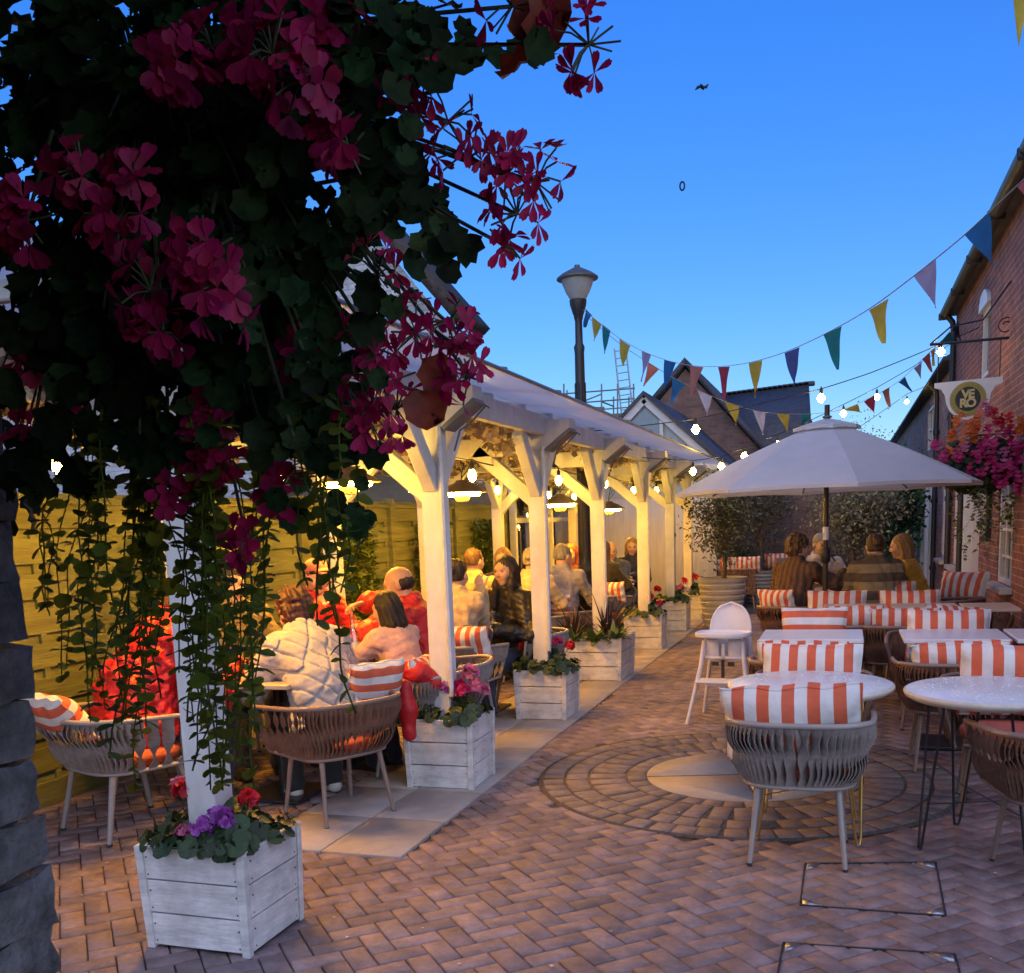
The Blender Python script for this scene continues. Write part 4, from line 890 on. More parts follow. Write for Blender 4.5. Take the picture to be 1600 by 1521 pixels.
for k in range(NR):
    a = off+k*2*math.pi/NR; c, s = math.cos(a), math.sin(a); m = MB()
    m.tube([(c*.05, s*.05, ZA-.06), (c*.75, s*.75, ZA-.06-(ZA-ZR-.06)*.5+.01), (c*(R0-.02), s*(R0-.02), ZR-.008)], .008, 6); r_ = m.build('rib', M_BAR, t, 60)
    m = MB(); m.tube([(c*.04, s*.04, 1.92), (c*.72, s*.72, ZA-.06-(ZA-ZR-.06)*.48)], .007, 6); m.build('strut', M_BAR, r_, 60)

# ================================================================== timber planters with geraniums
M_GLEAF = mat('geranium_leaf', (.028, .06, .018), .55, var=.35, scale=40, island=.4, trans=.15)
def leaf_geranium(n=18, cup=.22):
    """round scalloped leaf about 1 unit wide, stalk at the notch"""
    a = np.linspace(math.radians(20), math.radians(340), n)-math.pi/2+math.pi/2; r = .5*(1+.09*np.cos(a*9)); p = np.stack([r*np.cos(a-math.pi/2+math.pi), r*np.sin(a-math.pi/2+math.pi), cup*(r*1.2)**2+.03*np.cos(a*9)], 1)
    v = np.concatenate([[[0, 0, 0]], p]); return v, [[0, i, i+1] for i in range(1, n)]
GLV, GLF = leaf_geranium()
def petal_ball(n, R, rs, seed):
    r = np.random.default_rng(seed); d = r.normal(0, 1, (n, 3)); d[:, 2] = np.abs(d[:, 2])*.8-.25; d /= np.linalg.norm(d, axis=1)[:, None]
    return d
PTV = np.array([[0, 0, 0], [.35, .35, .06], [.42, .75, .0], [.18, 1, -.06], [-.18, 1, -.06], [-.42, .75, 0], [-.35, .35, .06]]); PTF = [[0, 1, 2, 3], [0, 3, 4], [0, 4, 5, 6]]
def look(dirs, spin=None):
    """rotation matrices whose local z looks along dirs"""
    N = len(dirs); sp = RNG.uniform(0, 2*math.pi, N) if spin is None else spin
    z = dirs/np.linalg.norm(dirs, axis=1)[:, None]; h = np.where(np.abs(z[:, 2:3]) > .95, [[1., 0, 0]], [[0, 0, 1.]]); x = np.cross(h, z); x /= np.linalg.norm(x, axis=1)[:, None]; y = np.cross(z, x)
    X = x*np.cos(sp)[:, None]+y*np.sin(sp)[:, None]; Y = -x*np.sin(sp)[:, None]+y*np.cos(sp)[:, None]; return np.stack([X, Y, z], 2)
FL = {'red': mat('petal_red', (.55, .012, .03), .6, var=.15, scale=60, island=.2, trans=.25), 'magenta': mat('petal_magenta', (.56, .02, .14), .6, var=.15, scale=60, island=.2, trans=.25),
      'pink': mat('petal_pink', (.62, .16, .30), .6, var=.15, scale=60, island=.2, trans=.25), 'lilac': mat('petal_lilac', (.40, .09, .46), .6, var=.15, scale=60, island=.2, trans=.25), 'orange': mat('petal_orange', (.72, .16, .03), .6, var=.15, scale=60, island=.2, trans=.25), 'white': mat('petal_white', (.6, .55, .56), .6, trans=.25)}
def flower_head(parent, p, R, col, stem_from, n=16):
    """a round head of five petalled florets"""
    m = MB(); d = petal_ball(n, R, 0, random.randrange(9999)); c = np.array(p)+d*R*.62
    for k in range(n):
        fr = frame_z(d[k] + RNG.normal(0, .2, 3))
        for j in range(5):
            Rm = fr @ rotz(j*2*math.pi/5+random.uniform(-.15, .15)) @ rotx(.45); m.scatter(PTV, PTF, Rm[None], c[k][None], [R*random.uniform(.5, .62)])
    o = m.build('flower_head', FL[col], parent, 0)
    m = MB(); s0 = np.array(stem_from); m.tube([s0, (s0+p)/2+[random.gauss(0, .01), random.gauss(0, .01), .01], np.array(p)], .003, 5); m.build('flower_stalk', M_GLEAF, o, 60)
def planter(x0, x1, y0, y1, h, label, flowers, taper=.95, leafy=95, lh=.14, group='timber planters under the pergola posts', plant=True):
    cx, cy, w, d = (x0+x1)/2, (y0+y1)/2, x1-x0, y1-y0
    t = thing('timber_planter', label, 'planter', (cx, cy, 0), random.gauss(0, .006), group)
    for k in range(3):
        z0, z1 = .012+h*k/3, .012+h*(k+1)/3-.0065; s = lambda z: taper+(1-taper)*z/h; S_ = s((z0+z1)/2); m = MB(); q = .011
        for (c, sz) in (((0, -d/2*S_+q, 0), (w*S_-.006, .022, 0)), ((0, d/2*S_-q, 0), (w*S_-.006, .022, 0)), ((-w/2*S_+q, 0, 0), (.022, d*S_-.05, 0)), ((w/2*S_-q, 0, 0), (.022, d*S_-.05, 0))):
            m.box([c[0], c[1], (z0+z1)/2], [sz[0], sz[1], z1-z0], None, .003, taper=s(z0)/s(z1))
        m.build('board', PLANTER_PAINT, t)
    m = MB()
    for k in range(3):
        for zz in (.03, h/3-.035):
            for sx in (-1, 1):
                S_ = taper+(1-taper)*(zz+h*k/3)/h; m.ball((sx*(w/2*S_-.040), -d/2*S_-.001, zz+h*k/3), .0035, 6); m.ball((w/2*S_+.001, sx*(d/2*S_-.045), zz+h*k/3), .0035, 6)
    m.build('screws', DARK_IRON, t)
    for sx in (-1, 1):
        for sy in (-1, 1):
            m = MB(); m.box([0, 0, 0], [.034, .03, h+.012], None, .003); o = m.build('corner_batten', PLANTER_PAINT, t); S_ = (taper+1)/2
            o.location = (sx*(w/2*S_-.012), sy*(d/2*S_-.006)-.004*0, h/2+.004); o.rotation_euler = (-sy*math.atan(d/2*(1-taper)/h), sx*math.atan(w/2*(1-taper)/h), 0)
    m = MB(); m.box([0, 0, h-.05], [w-.05, d-.05, .03]); m.build('soil', TERRACOTTA_SOIL, t)
    if plant:
        g = thing('geranium', label.replace('planter', 'bed of geraniums').split(' holding')[0] if False else 'x', 'plant', (cx, cy, h-.04))
        return t, g, (w, d)
    return t
def geraniums(g, w, d, flowers, n=95, lh=.14, spill=.05, leaf=None, ls=(.045, .085)):
    N = n*3; p = np.stack([RNG.uniform(-w/2-spill*.6, w/2+spill*.6, N), RNG.uniform(-d/2-spill, d/2+spill*.4, N), np.zeros(N)], 1)
    rr = np.hypot(p[:, 0]/(w/2), p[:, 1]/(d/2)); p[:, 2] = lh*RNG.uniform(.25, 1, N)*np.clip(1.25-rr*.55, .25, 1)*(.75+.35*np.sin(p[:, 0]*19+p[:, 1]*13)) + .02
    dr = np.stack([p[:, 0]/w*1.3, p[:, 1]/d*1.3-.12, np.full(N, .75)], 1)+RNG.normal(0, .33, (N, 3))
    m = MB(); m.scatter(GLV, GLF, look(dr), p, RNG.uniform(ls[0], ls[1], N))
    m.build('foliage', leaf or M_GLEAF, g, 0)
    m = MB()
    for k in range(0, N, 5): m.tube([(p[k, 0]*.5, p[k, 1]*.5, 0), p[k]*.6, p[k]], .0022, 4, cap=False)
    m.build('stems', M_GLEAF, g, 60)
    for (fx, fy, fz, R, c) in flowers: flower_head(g, (fx, fy, fz), R, c, (fx*.6, fy*.6, .04))
def full_planter(y, h, w, d, label, plabel, fl, **kw):
    x1 = -2.065; t, g, (w_, d_) = planter(x1-w, x1, y, y+d, h, label, None); tag(g, plabel, 'plant', 'geraniums in the timber planters'); geraniums(g, w_-.04, d_-.04, fl, **kw)
full_planter(2.95, .40, .47, .40, 'white boarded planter nearest the camera, at the foot of the leaning front post', 'geraniums in the planter nearest the camera, pink, red and lilac heads',
    [(-.14, -.03, .24, .042, 'pink'), (-.09, -.08, .235, .045, 'red'), (-.06, -.14, .09, .035, 'pink'), (.03, -.15, .12, .046, 'lilac'), (.08, -.10, .15, .048, 'lilac'), (.12, -.13, .14, .042, 'lilac'), (.16, -.02, .2, .042, 'red')], n=60, lh=.15, spill=.06)
full_planter(5.30, .42, .44, .41, 'white boarded planter with half its front in shadow, second from the camera', 'geraniums in the planter second from the camera, magenta and pink heads',
    [(.02, -.05, .22, .05, 'lilac'), (.08, -.02, .22, .05, 'magenta'), (.16, -.02, .30, .06, 'pink'), (.20, -.05, .23, .05, 'pink'), (.2, .08, .18, .045, 'pink'), (.14, -.1, .2, .05, 'magenta')], n=60, lh=.17)
full_planter(7.40, .40, .43, .42, 'white boarded planter before the wider one, three red flower heads', 'geraniums with three dark red heads, third planter along',
    [(-.18, -.04, .22, .045, 'red'), (.10, 0, .25, .045, 'magenta'), (.2, .0, .22, .045, 'red')], n=60, lh=.17)
full_planter(11.76, .42, .46, .40, 'white boarded planter just past the spiky cordyline, single crimson cluster', 'geraniums with a crimson head beside the cordyline planter',
    [(.06, -.04, .24, .06, 'red'), (.17, .0, .16, .05, 'magenta')], n=55, lh=.13)
full_planter(13.75, .42, .46, .40, 'white boarded planter second from the far end of the pergola', 'geraniums second from the far end, pink and salmon heads',
    [(-.2, -.04, .2, .06, 'red'), (.0, -.02, .24, .06, 'pink'), (.12, .0, .22, .055, 'pink'), (.2, .05, .18, .05, 'white')], n=55, lh=.14)
full_planter(15.4, .42, .46, .40, 'white boarded planter at the far end of the pergola beside the ribbed pot', 'geraniums at the far end of the pergola, bright cerise heads',
    [(-.05, -.02, .22, .07, 'magenta'), (.08, .0, .26, .07, 'red'), (.2, -.02, .22, .065, 'magenta')], n=55, lh=.14)
# the wider planter with cordyline and hostas
t = planter(-2.62, -2.04, 9.35, 10.02, .42, 'wide white boarded planter holding the purple cordyline and striped hostas', None, plant=False)
def blades(parent, name, c, n, L, w, M, up, droop, spread=1.0, seg=7):
    m = MB()
    for k in range(n):
        a = random.uniform(0, 2*math.pi); e = math.radians(random.gauss(up, 14)); l = L*random.uniform(.6, 1.1); p = np.array(c, float)+[random.gauss(0, .012), random.gauss(0, .012), 0]; d = np.array([math.cos(a)*math.cos(e), math.sin(a)*math.cos(e), math.sin(e)]); sd = np.array([-math.sin(a), math.cos(a), 0]); rows = []
        for i in range(seg+1):
            s = i/seg; ww = w*(math.sin(math.pi*min(1, .12+s*.88))**.8)*(1-s*.25)+.0008
            nrm = np.cross(sd, d); rows.append([p-sd*ww+nrm*ww*.35, p, p+sd*ww+nrm*ww*.35]); p = p+d*l/seg; d = d+np.array([0, 0, -droop/seg*(.3+s)]); d /= np.linalg.norm(d)
        R_ = np.array(rows).reshape(-1, 3); f = []
        for i in range(seg):
            for j in range(2): f.append([i*3+j, i*3+j+1, i*3+j+4, i*3+j+3])
        m.raw(R_, f)
    return m.build(name, M, parent, 60)
g = thing('cordyline', 'spiky purple brown cordyline fanning out of the wide planter', 'plant', (-2.24, 9.62, .40)); blades(g, 'leaves', (0, 0, 0), 46, .50, .013, mat('cordyline_leaf', (.10, .045, .04), .4, var=.3, scale=15, island=.4), 58, .75)
g2 = dup(g, (-2.56, 9.50, .40), 1.3, 'straggly arching bronze cordyline at the corner of the wide planter nearer the fence'); g2.scale = (.9, .9, .75)
M_HOSTA = mat('hosta_leaf', (.10, .17, .05), .45, var=.1, scale=4, island=.25, trans=.2); M_HOSTAE = mat('hosta_edge', (.42, .42, .22), .5, trans=.2)
def hosta(x, y, label, n=22):
    g = thing('hosta', label, 'plant', (x, y, .39), 0, 'hostas in the wide planter'); blades(g, 'leaves', (0, 0, 0), n, .22, .032, M_HOSTA, 42, 1.2)
    st = random.getstate(); blades(g, 'pale_leaves', (0, 0, .004), n//2, .20, .02, M_HOSTAE, 40, 1.2)
hosta(-2.52, 9.40, 'striped hosta in the wide planter corner nearer the fence'); hosta(-2.30, 9.36, 'striped hosta beside the post in the wide planter'); hosta(-2.13, 9.40, 'striped hosta at the courtyard corner of the wide planter'); hosta(-2.16, 9.7, 'striped hosta behind the cordyline', 14)

# ================================================================== potted olives and far greenery
M_POT = mat('ribbed_pot', (.42, .40, .38), .55, var=.12, scale=8)
M_OLIVE = mat('olive_leaf', (.12, .13, .085), .5, var=.25, scale=20, island=.5, trans=.2, col2=(.035, .045, .03)); M_BARK = mat('bark', (.12, .09, .065), .9, var=.4, scale=14, bump=.8, bscale=30, stretch=(1, 1, .3))
def tree(name, label, loc, h, crown, n, leaf, trunk_r=.035, limbs=9, group=None, lsz=(.04, .075), lw=.22, base=0.):
    """crown: (centre z, rx, ry, rz)"""
    t = thing(name, label, 'tree', loc, 0, group); m = MB(); cz, rx, ry, rz = crown
    m.tube([(0, 0, base), (.02, .01, base+.3*(cz-base)), (-.02, .015, .7*cz+.3*base), (.0, 0, cz)], [trunk_r*1.25, trunk_r, trunk_r*.85, trunk_r*.5], 8); tips = []
    for k in range(limbs):
        a = k*2.4+random.uniform(-.4, .4); e = random.uniform(.1, 1.2); L = random.uniform(.55, .95); p0 = np.array([0, 0, cz-rz*random.uniform(.3, .8)]); p2 = np.array([math.cos(a)*math.cos(e)*rx*L, math.sin(a)*math.cos(e)*ry*L, cz+math.sin(e)*rz*L*.9-rz*.15]); p1 = (p0+p2)/2+[0, 0, .08]
        m.tube([p0, p1, p2], [trunk_r*.5, trunk_r*.3, trunk_r*.12], 5); tips += [p1, p2, (p1+p2)/2]
    m.build('trunk', M_BARK, t, 60)
    K = 34; d = RNG.normal(0, 1, (K, 3)); d /= np.linalg.norm(d, axis=1)[:, None]; cl = d*RNG.uniform(.35, 1.0, (K, 1))**.6*np.array([rx, ry, rz])+[0, 0, cz]; cl = np.concatenate([cl, np.array(tips)])
    w = RNG.integers(0, len(cl), n); sp = min(rx, rz)*.24; p = cl[w]+RNG.normal(0, sp, (n, 3))*[1, 1, .9]
    m = MB(); m.scatter([[0, 0, 0], [lw, .5, .05], [0, 1, 0], [-lw, .5, .05]], [[0, 1, 2, 3]], rand_rot(n, 1.9), p, RNG.uniform(lsz[0], lsz[1], n)); m.build('crown', leaf, t, 0); return t
def pot(x, y, r, h, label, group=None):
    t = thing('ribbed_pot', label, 'pot', (x, y, 0), 0, group); pr = [[.001, 0], [r*.72, 0]]; n = 9
    for k in range(n): z0 = h*k/n; rr = lambda z: r*(.74+.26*z/h); pr += [[rr(z0), z0+.012], [rr(z0)+.012, z0+.02], [rr(z0+h/n)+.012, z0+h/n-.02], [rr(z0+h/n), z0+h/n-.012]]
    pr += [[r+.015, h], [r-.03, h], [r-.03, h-.05]]; b = MB(); b.lathe(pr, n=40); b.build('pot_body', M_POT, t, 30); b = MB(); b.lathe([[r-.03, h-.05], [.001, h-.045]], n=24); b.build('soil', TERRACOTTA_SOIL, t)
pot(-1.62, 14.15, .33, .72, 'large pale ribbed pot at the end of the pergola with the nearest olive')
tree('olive_tree', 'slim olive tree in the pale ribbed pot', (-1.60, 14.15, 0), 2.2, (1.55, .46, .42, .62), 3900, M_OLIVE, .03, base=.66, group='olive trees')
pot(-1.4, 18.2, .3, .6, 'dark ribbed pot behind the first olive, half hidden'); tree('olive_tree', 'darker olive tree behind the slim potted one', (-1.4, 18.2, 0), 2.4, (1.6, .55, .5, .8), 4000, M_OLIVE, .03, base=.55, group='olive trees')
tree('olive_tree', 'broad silvery olive spreading behind the diners under the parasol', (.15, 17.5, 0), 2.3, (1.5, .75, .7, .70), 5600, mat('silver_olive', (.30, .28, .17), .55, var=.25, scale=14, island=.5, trans=.2), .05, 14, group='olive trees', lsz=(.05, .09))
tree('bay_tree', 'dense green bay tree against the far end of the cottage', (1.0, 22.5, 0), 3.0, (1.5, .8, .8, 1.3), 9000, mat('bay_leaf', (.055, .22, .045), .5, var=.3, scale=14, island=.45, trans=.2), .06, 12, lsz=(.06, .10), lw=.3)
tree('garden_tree', 'thin twiggy tree top showing beyond the parasol', (.55, 27, 0), 4.2, (2.75, .9, .7, 1.2), 1500, M_OLIVE, .06, 16, lsz=(.05, .09))
for (x, y, s, l) in ((-1.75, 18.0, 1., 'clipped dark ball shrub low behind the benches'), ): tree('ball_shrub', l, (x, y, 0), .9, (.75, .26, .26, .28), 1800, M_GLEAF, .02, 4)
# far seats with cushions, partition and pillar
M_WICK = MATS['strap_brown']
def bench(x, y, w, face, label):
    t = thing('woven_bench', label, 'bench', (x, y, 0), math.radians(face-90), 'far woven benches'); m = MB()
    for s in np.linspace(-w/2, w/2, int(w/.035)): m.box([s, -.25, .45], [.026, .008, .42], rotz(random.gauss(0, .2)), .002)
    m.build('woven_straps', M_WICK, t); m = MB(); m.tube([(-w/2, .2, .62), (-w/2, -.25, .67), (w/2, -.25, .67), (w/2, .2, .62)], .016, 6); m.box([0, -.0, .36], [w, .5, .04]); m.build('frame', MATS['chair_frame_brown'], t, 40)
    for sx in (-1, 1):
        for sy in (-1, 1): m = MB(); m.tube([(sx*(w/2-.05), sy*.2, .35), (sx*(w/2), sy*.24, 0)], .014, 6); m.build('leg', MATS['chair_frame_brown'], t, 60)
bench(-2.0, 17.4, 1.15, 90, 'brown woven bench behind the potted olive'); bench(-1.1, 18.6, .7, 80, 'brown woven bench further down the lane')
for i, (x, y, l) in enumerate(((-2.42, 17.25, 'striped cushion on the bench behind the olive, end nearest the glass room'), (-1.98, 17.25, 'striped cushion mid bench behind the olive trunk'), (-1.55, 17.25, 'striped cushion on the lane end of the bench behind the olive'), (-1.15, 18.4, 'striped cushion on the further bench'))): cushion((x, y, .74), 90, 14, l, sc=.78)
t = thing('screen_panel', 'slate blue low screen with a pale teal edge standing in the lane', 'screen', (-.86, 17.2, 0)); m = MB(); m.box([0, 0, .42], [.42, .05, .84], None, .004); m.build('panel', mat('slate_blue', (.10, .14, .17), .6), t); m = MB(); m.box([.225, -.01, .42], [.05, .08, .88], None, .004); m.build('edge_post', mat('pale_teal', (.30, .46, .46), .5), t)
M_HB = MATS['hall_brick']
t = thing('brick_pillar', 'dull brick pillar rising behind the screen panel', 'pillar', (-.62, 19.5, 0)); m = MB(); m.box([0, 0, 1.25], [.62, .5, 2.5], None, .01); m.build('shaft', M_HB, t); m = MB(); m.box([0, 0, 2.54], [.74, .62, .08], None, .01); m.build('cap', M_SLATE, t)
t = thing('garden_wall', 'dark brick garden wall closing the far end of the lane', 'wall', (0, 0, 0)); m = MB(); m.box([-.5, 30, 1.2], [9, .3, 2.4], None, .01); m.build('wall', M_HB, t)
# ================================================================== bunting, strings of bulbs across the courtyard, sign
def gpl(px, py, A, B):
    """meet of a picture ray with the upright plane through the plan points A and B"""
    d = ray(px, py); n = np.array([-(B[1]-A[1]), B[0]-A[0], 0.]); o = np.array([0, 0, EYE]); return o + d*((np.array([A[0], A[1], 0])-o) @ n/(d @ n))
BUNT = {k: mat('bunting_'+k, c, .85, var=.12, scale=10, trans=.35, bump=.2, bscale=30) for k, c in {'blue': (.02, .17, .42), 'yellow': (.55, .43, .06), 'teal': (.01, .24, .26), 'lilac': (.42, .38, .58), 'pink': (.50, .13, .16), 'crimson': (.42, .05, .09), 'violet': (.07, .11, .36), 'salmon': (.55, .22, .17), 'navy': (.02, .03, .12), 'white': (.58, .55, .66)}.items()}
def bunting(A, B, cord, flags, label):
    t = thing('bunting', label, 'bunting', tuple(gpl(*cord[0], A, B)), 0, 'bunting over the courtyard'); o = np.array(t.location)
    pts = [gpl(*c, A, B) for c in cord]; xs = np.linspace(0, 1, len(pts)); P = np.array(pts); q = np.linspace(0, 1, 80)
    C = np.stack([np.interp(q, xs, P[:, k]) for k in range(3)], 1)
    for _ in range(6): C[1:-1] = (C[:-2]+2*C[1:-1]+C[2:])/4
    m = MB(); m.tube(C-o, .006, 5, flat=.4); m.build('cord', mat('bunting_tape', (.35, .35, .4), .8), t, 60)
    for (a, b_, tip, col) in flags:
        a, b_, tip = (gpl(*z, A, B) for z in (a, b_, tip)); n = np.cross(b_-a, tip-a); n /= np.linalg.norm(n); f = MB(); k = 7; v = []; ph = random.uniform(0, 6); am = random.uniform(.006, .02)
        for i in range(k+1):
            s = i/k
            for j in range(5): u = j/4; p = a+(b_-a)*(u*(1-s)+s*.5) + (tip-(a+b_)/2)*s; v.append(p + n*am*math.sin(ph+4*s+2.5*u)*s**.6)
        v = np.array(v)-o; F_ = [[i*5+j, i*5+j+1, i*5+j+6, i*5+j+5] for i in range(k) for j in range(4)]
        f.raw(v+n*.0012, F_); f.raw(v-n*.0012, np.array(F_)[:, ::-1]); f.build('flag', BUNT[col], t, 180)
A1, B1 = (-2.6, 10.4), (1.4, 5.2)
bunting(A1, B1, [(912, 485), (940, 507), (968, 530), (1003, 549), (1038, 563), (1078, 572), (1122, 574), (1170, 568), (1226, 552), (1287, 524), (1358, 485), (1428, 432), (1508, 368), (1560, 318), (1620, 262)],
    [((915, 483), (925, 493), (913, 512), 'blue'), ((925, 495), (940, 507), (928, 533), 'yellow'), ((941, 507), (954, 517), (944, 553), 'teal'), ((968, 530), (985, 541), (972, 572), 'yellow'), ((1003, 549), (1017, 555), (1003, 597), 'lilac'), ((1038, 562), (1056, 567), (1037, 612), 'blue'), ((1078, 572), (1099, 574), (1080, 620), 'salmon'), ((1122, 574), (1140, 573), (1132, 625), 'crimson'), ((1170, 568), (1191, 563), (1180, 622), 'yellow'), ((1226, 552), (1249, 543), (1240, 603), 'violet'), ((1287, 524), (1315, 510), (1308, 578), 'teal'), ((1358, 485), (1388, 467), (1380, 537), 'yellow'), ((1428, 432), (1462, 406), (1463, 482), 'lilac'), ((1508, 368), (1546, 333), (1553, 417), 'blue'), ((1590, 292), (1625, 258), (1626, 340), 'pink')],
    'higher bunting string from the lamp post to the brick house, flags against open sky')
A2, B2 = (-2.6, 10.45), (1.45, 15.0)
bunting(A2, B2, [(914, 492), (970, 540), (1012, 566), (1050, 590), (1090, 610), (1133, 628), (1177, 642), (1214, 647), (1268, 648), (1320, 641), (1360, 622), (1405, 598), (1440, 562), (1470, 535), (1495, 505)],
    [((1012, 566), (1030, 577), (1006, 604), 'salmon'), ((1050, 590), (1070, 600), (1049, 632), 'blue'), ((1090, 610), (1112, 620), (1105, 650), 'white'), ((1133, 628), (1155, 636), (1150, 665), 'yellow'), ((1177, 642), (1196, 645), (1192, 680), 'white'), ((1214, 647), (1233, 648), (1231, 676), 'yellow'), ((1251, 648), (1268, 648), (1254, 668), 'teal'), ((1318, 641), (1340, 632), (1346, 645), 'yellow'), ((1350, 628), (1367, 617), (1366, 646), 'crimson'), ((1378, 612), (1390, 605), (1390, 637), 'salmon'), ((1404, 598), (1414, 589), (1425, 612), 'blue'), ((1428, 576), (1440, 566), (1439, 592), 'lilac'), ((1441, 562), (1453, 551), (1456, 582), 'pink'), ((1454, 550), (1462, 543), (1459, 572), 'yellow'), ((1470, 535), (1484, 519), (1494, 540), 'teal'), ((1487, 514), (1497, 502), (1503, 535), 'navy')],
    'lower string of bunting passing behind the parasol, small flags climbing to the brick house')
A3, B3 = (.2, 4.6), (2.0, 4.4)
bunting(A3, B3, [(1500, -90), (1575, -40), (1600, -25), (1700, 20)], [((1579, -40), (1612, -18), (1591, 75), 'yellow')], 'string of bunting just overhead, only one yellow flag tip hanging into view')

def string_across(A, B, wire, bulbs, label):
    P = [gpl(*w, A, B) for w in wire]; festoon([tuple(p) for p in P], [gpl(x, y-3, A, B) for x, y in bulbs], label, 0.004, .005, .042)
string_across((-1.85, 9.62), (1.5, 12.2), [(905, 676), (1087, 655), (1200, 628), (1283, 608), (1360, 583), (1470, 538), (1530, 512)], [(1087, 672), (1283, 623), (1470, 551)], 'string of bulbs rising from the pergola over the parasol to the brick house')
string_across((-1.85, 11.93), (1.5, 16.6), [(1000, 715), (1083, 720), (1127, 714), (1163, 700), (1260, 660), (1370, 606), (1498, 530)], [(1083, 738), (1127, 730), (1163, 714), (1216, 696), (1268, 672), (1318, 648), (1370, 622), (1500, 549)], 'string of bulbs from the middle of the pergola running behind the parasol')
string_across((-1.9, 15.6), (1.5, 21.), [(1085, 752), (1128, 760), (1158, 757), (1250, 722), (1330, 676), (1417, 616), (1500, 580)], [(1128, 773), (1145, 773), (1158, 771), (1417, 630), (1497, 592)], 'furthest string of bulbs, low over the lane behind the parasol')

# hanging sign
SGY = 11.5; c0 = gy(1512, 624, SGY); k_ = 1/ (FPX/ (SGY*math.cos(YAW)*1.0+.0))
mpp = abs(gy(1560, 620, SGY)[0]-gy(1460, 620, SGY)[0])/100
t = thing('hanging_sign', 'white scrolled hanging sign with round gold and black badge reading VERO', 'sign', tuple(c0))
o = [(-.53, .30), (-.53, .22), (-.42, .185), (-.36, .09), (-.335, -.05), (-.28, -.18), (-.17, -.29), (-.04, -.34), (.04, -.34), (.17, -.29), (.28, -.18), (.335, -.05), (.36, .09), (.42, .19), (.53, .235), (.53, .33)]
sgs = mpp*100
m = MB(); m.prism([(x*sgs, z*sgs) for x, z in o], .03); m.build('board', M_GLOSSW, t, 30)
m = MB(); R90 = rotx(math.pi/2)
for sgn, yy in ((1, -.016),):
    m.lathe([[.0, .0], [.285*sgs, .0], [.285*sgs, .008], [.0, .008]], (0, yy, 0), 48, R=R90)
m.build('badge_ring', mat('gold_ring', (.36, .27, .07), .45, metal=.5), t, 40)
m = MB(); m.lathe([[.0, .0], [.2*sgs, .0], [.2*sgs, .012], [.0, .012]], (0, -.016, 0), 40, R=R90); m.build('badge_centre', mat('badge_black', (.018, .022, .02), .5), t, 40)
dots = MB()
for a in np.linspace(0, 2*math.pi, 25)[:-1]: dots.ball((.243*sgs*math.cos(a), -.026, .243*sgs*math.sin(a)), .012*sgs, 6)
dots.build('ring_dots', MATS['gold_ring'], t)
def text_mesh(s, size, depth, M, name, parent, loc, rx=math.pi/2, off=.0, sx=1.0):
    cu = bpy.data.curves.new(name, 'FONT'); cu.body = s; cu.size = size; cu.extrude = depth; cu.align_x = 'CENTER'; cu.align_y = 'CENTER'; cu.offset = off; cu.space_character = .82
    tmp = bpy.data.objects.new(name+'_c', cu); COL.objects.link(tmp); dg = bpy.context.evaluated_depsgraph_get(); me = bpy.data.meshes.new_from_object(tmp.evaluated_get(dg)); bpy.data.objects.remove(tmp)
    ob = bpy.data.objects.new(name, me); COL.objects.link(ob); me.materials.clear(); me.materials.append(M); ob.parent = parent; ob.location = loc; ob.rotation_euler = (rx, 0, 0); ob.scale = (sx, 1, 1); return ob
M_GOLD = mat('gold_letter', (.62, .50, .20), .4)
text_mesh('VE', .17*sgs*1.15, .003, M_GOLD, 'lettering', t, (0, -.031, .075*sgs), off=.008*sgs)
text_mesh('RO', .17*sgs*1.15, .003, M_GOLD, 'lettering', t, (0, -.031, -.072*sgs), off=.008*sgs)
m = MB(); zb = .95*sgs
for x in (-.48, .48): m.tube([(x*sgs, 0, .29*sgs), (x*sgs, 0, zb)], .006, 6)
m.tube([(-.62*sgs, 0, zb), (WX-c0[0], 0, zb)], .014, 8); m.tube([(-.62*sgs, 0, zb), (-.3*sgs, 0, zb+.16), (.2*sgs, 0, zb+.2), (WX-c0[0], 0, zb+.55)], .009, 6)
m.tube([(.55*sgs+.09*math.cos(a)*(1-a/14), 0, zb+.12+.09*math.sin(a)*(1-a/14)) for a in np.linspace(0, 9, 26)], .007, 6); m.build('bracket', DARK_IRON, t, 60)

# ================================================================== flower baskets
def ivy_leaf():
    """five lobed trailing geranium leaf, about 1 unit wide"""
    ang = np.radians([-150, -118, -100, -62, -40, -8, 18, 48, 62, 90, 118, 132, 162, 188, 220, 242]); rad = np.array([.44, .52, .46, .55, .47, .58, .49, .60, .53, .62, .53, .60, .49, .58, .47, .53])
    rib = np.where(np.arange(16) % 2 == 1, .05, -.05); rings = [np.stack([f*rad*np.cos(ang), f*rad*np.sin(ang)+.05*f-.05*(1-f), -.04+f*rib*(1.2 if f < .7 else 1.)+.22*(f*rad)**2*np.where(f > .8, 1.25, .8)-.05*f*np.cos(ang*2+.6)], 1) for f in (.35, .70, 1.0)]
    v = np.concatenate([[[0, -.05, -.05]]]+rings); n = len(ang); F = [[0, 1+i, 1+(i+1) % n] for i in range(n)]
    for r in (0, 1): F += [[1+r*n+i, 1+r*n+n+i, 1+r*n+n+(i+1) % n, 1+r*n+(i+1) % n] for i in range(n)]
    return v, F
IVV, IVF = ivy_leaf()
M_IVY = mat('trailing_leaf', (.026, .058, .018), .75, var=.45, scale=45, island=.6, trans=.3, spec=.2, col2=(.008, .02, .009))
M_AUT = mat('turned_leaf', (.30, .06, .03), .6, var=.3, scale=30, trans=.3)
M_PETN = mat('geranium_petal', (.54, .012, .125), .6, var=.25, scale=55, island=.25, trans=.35)
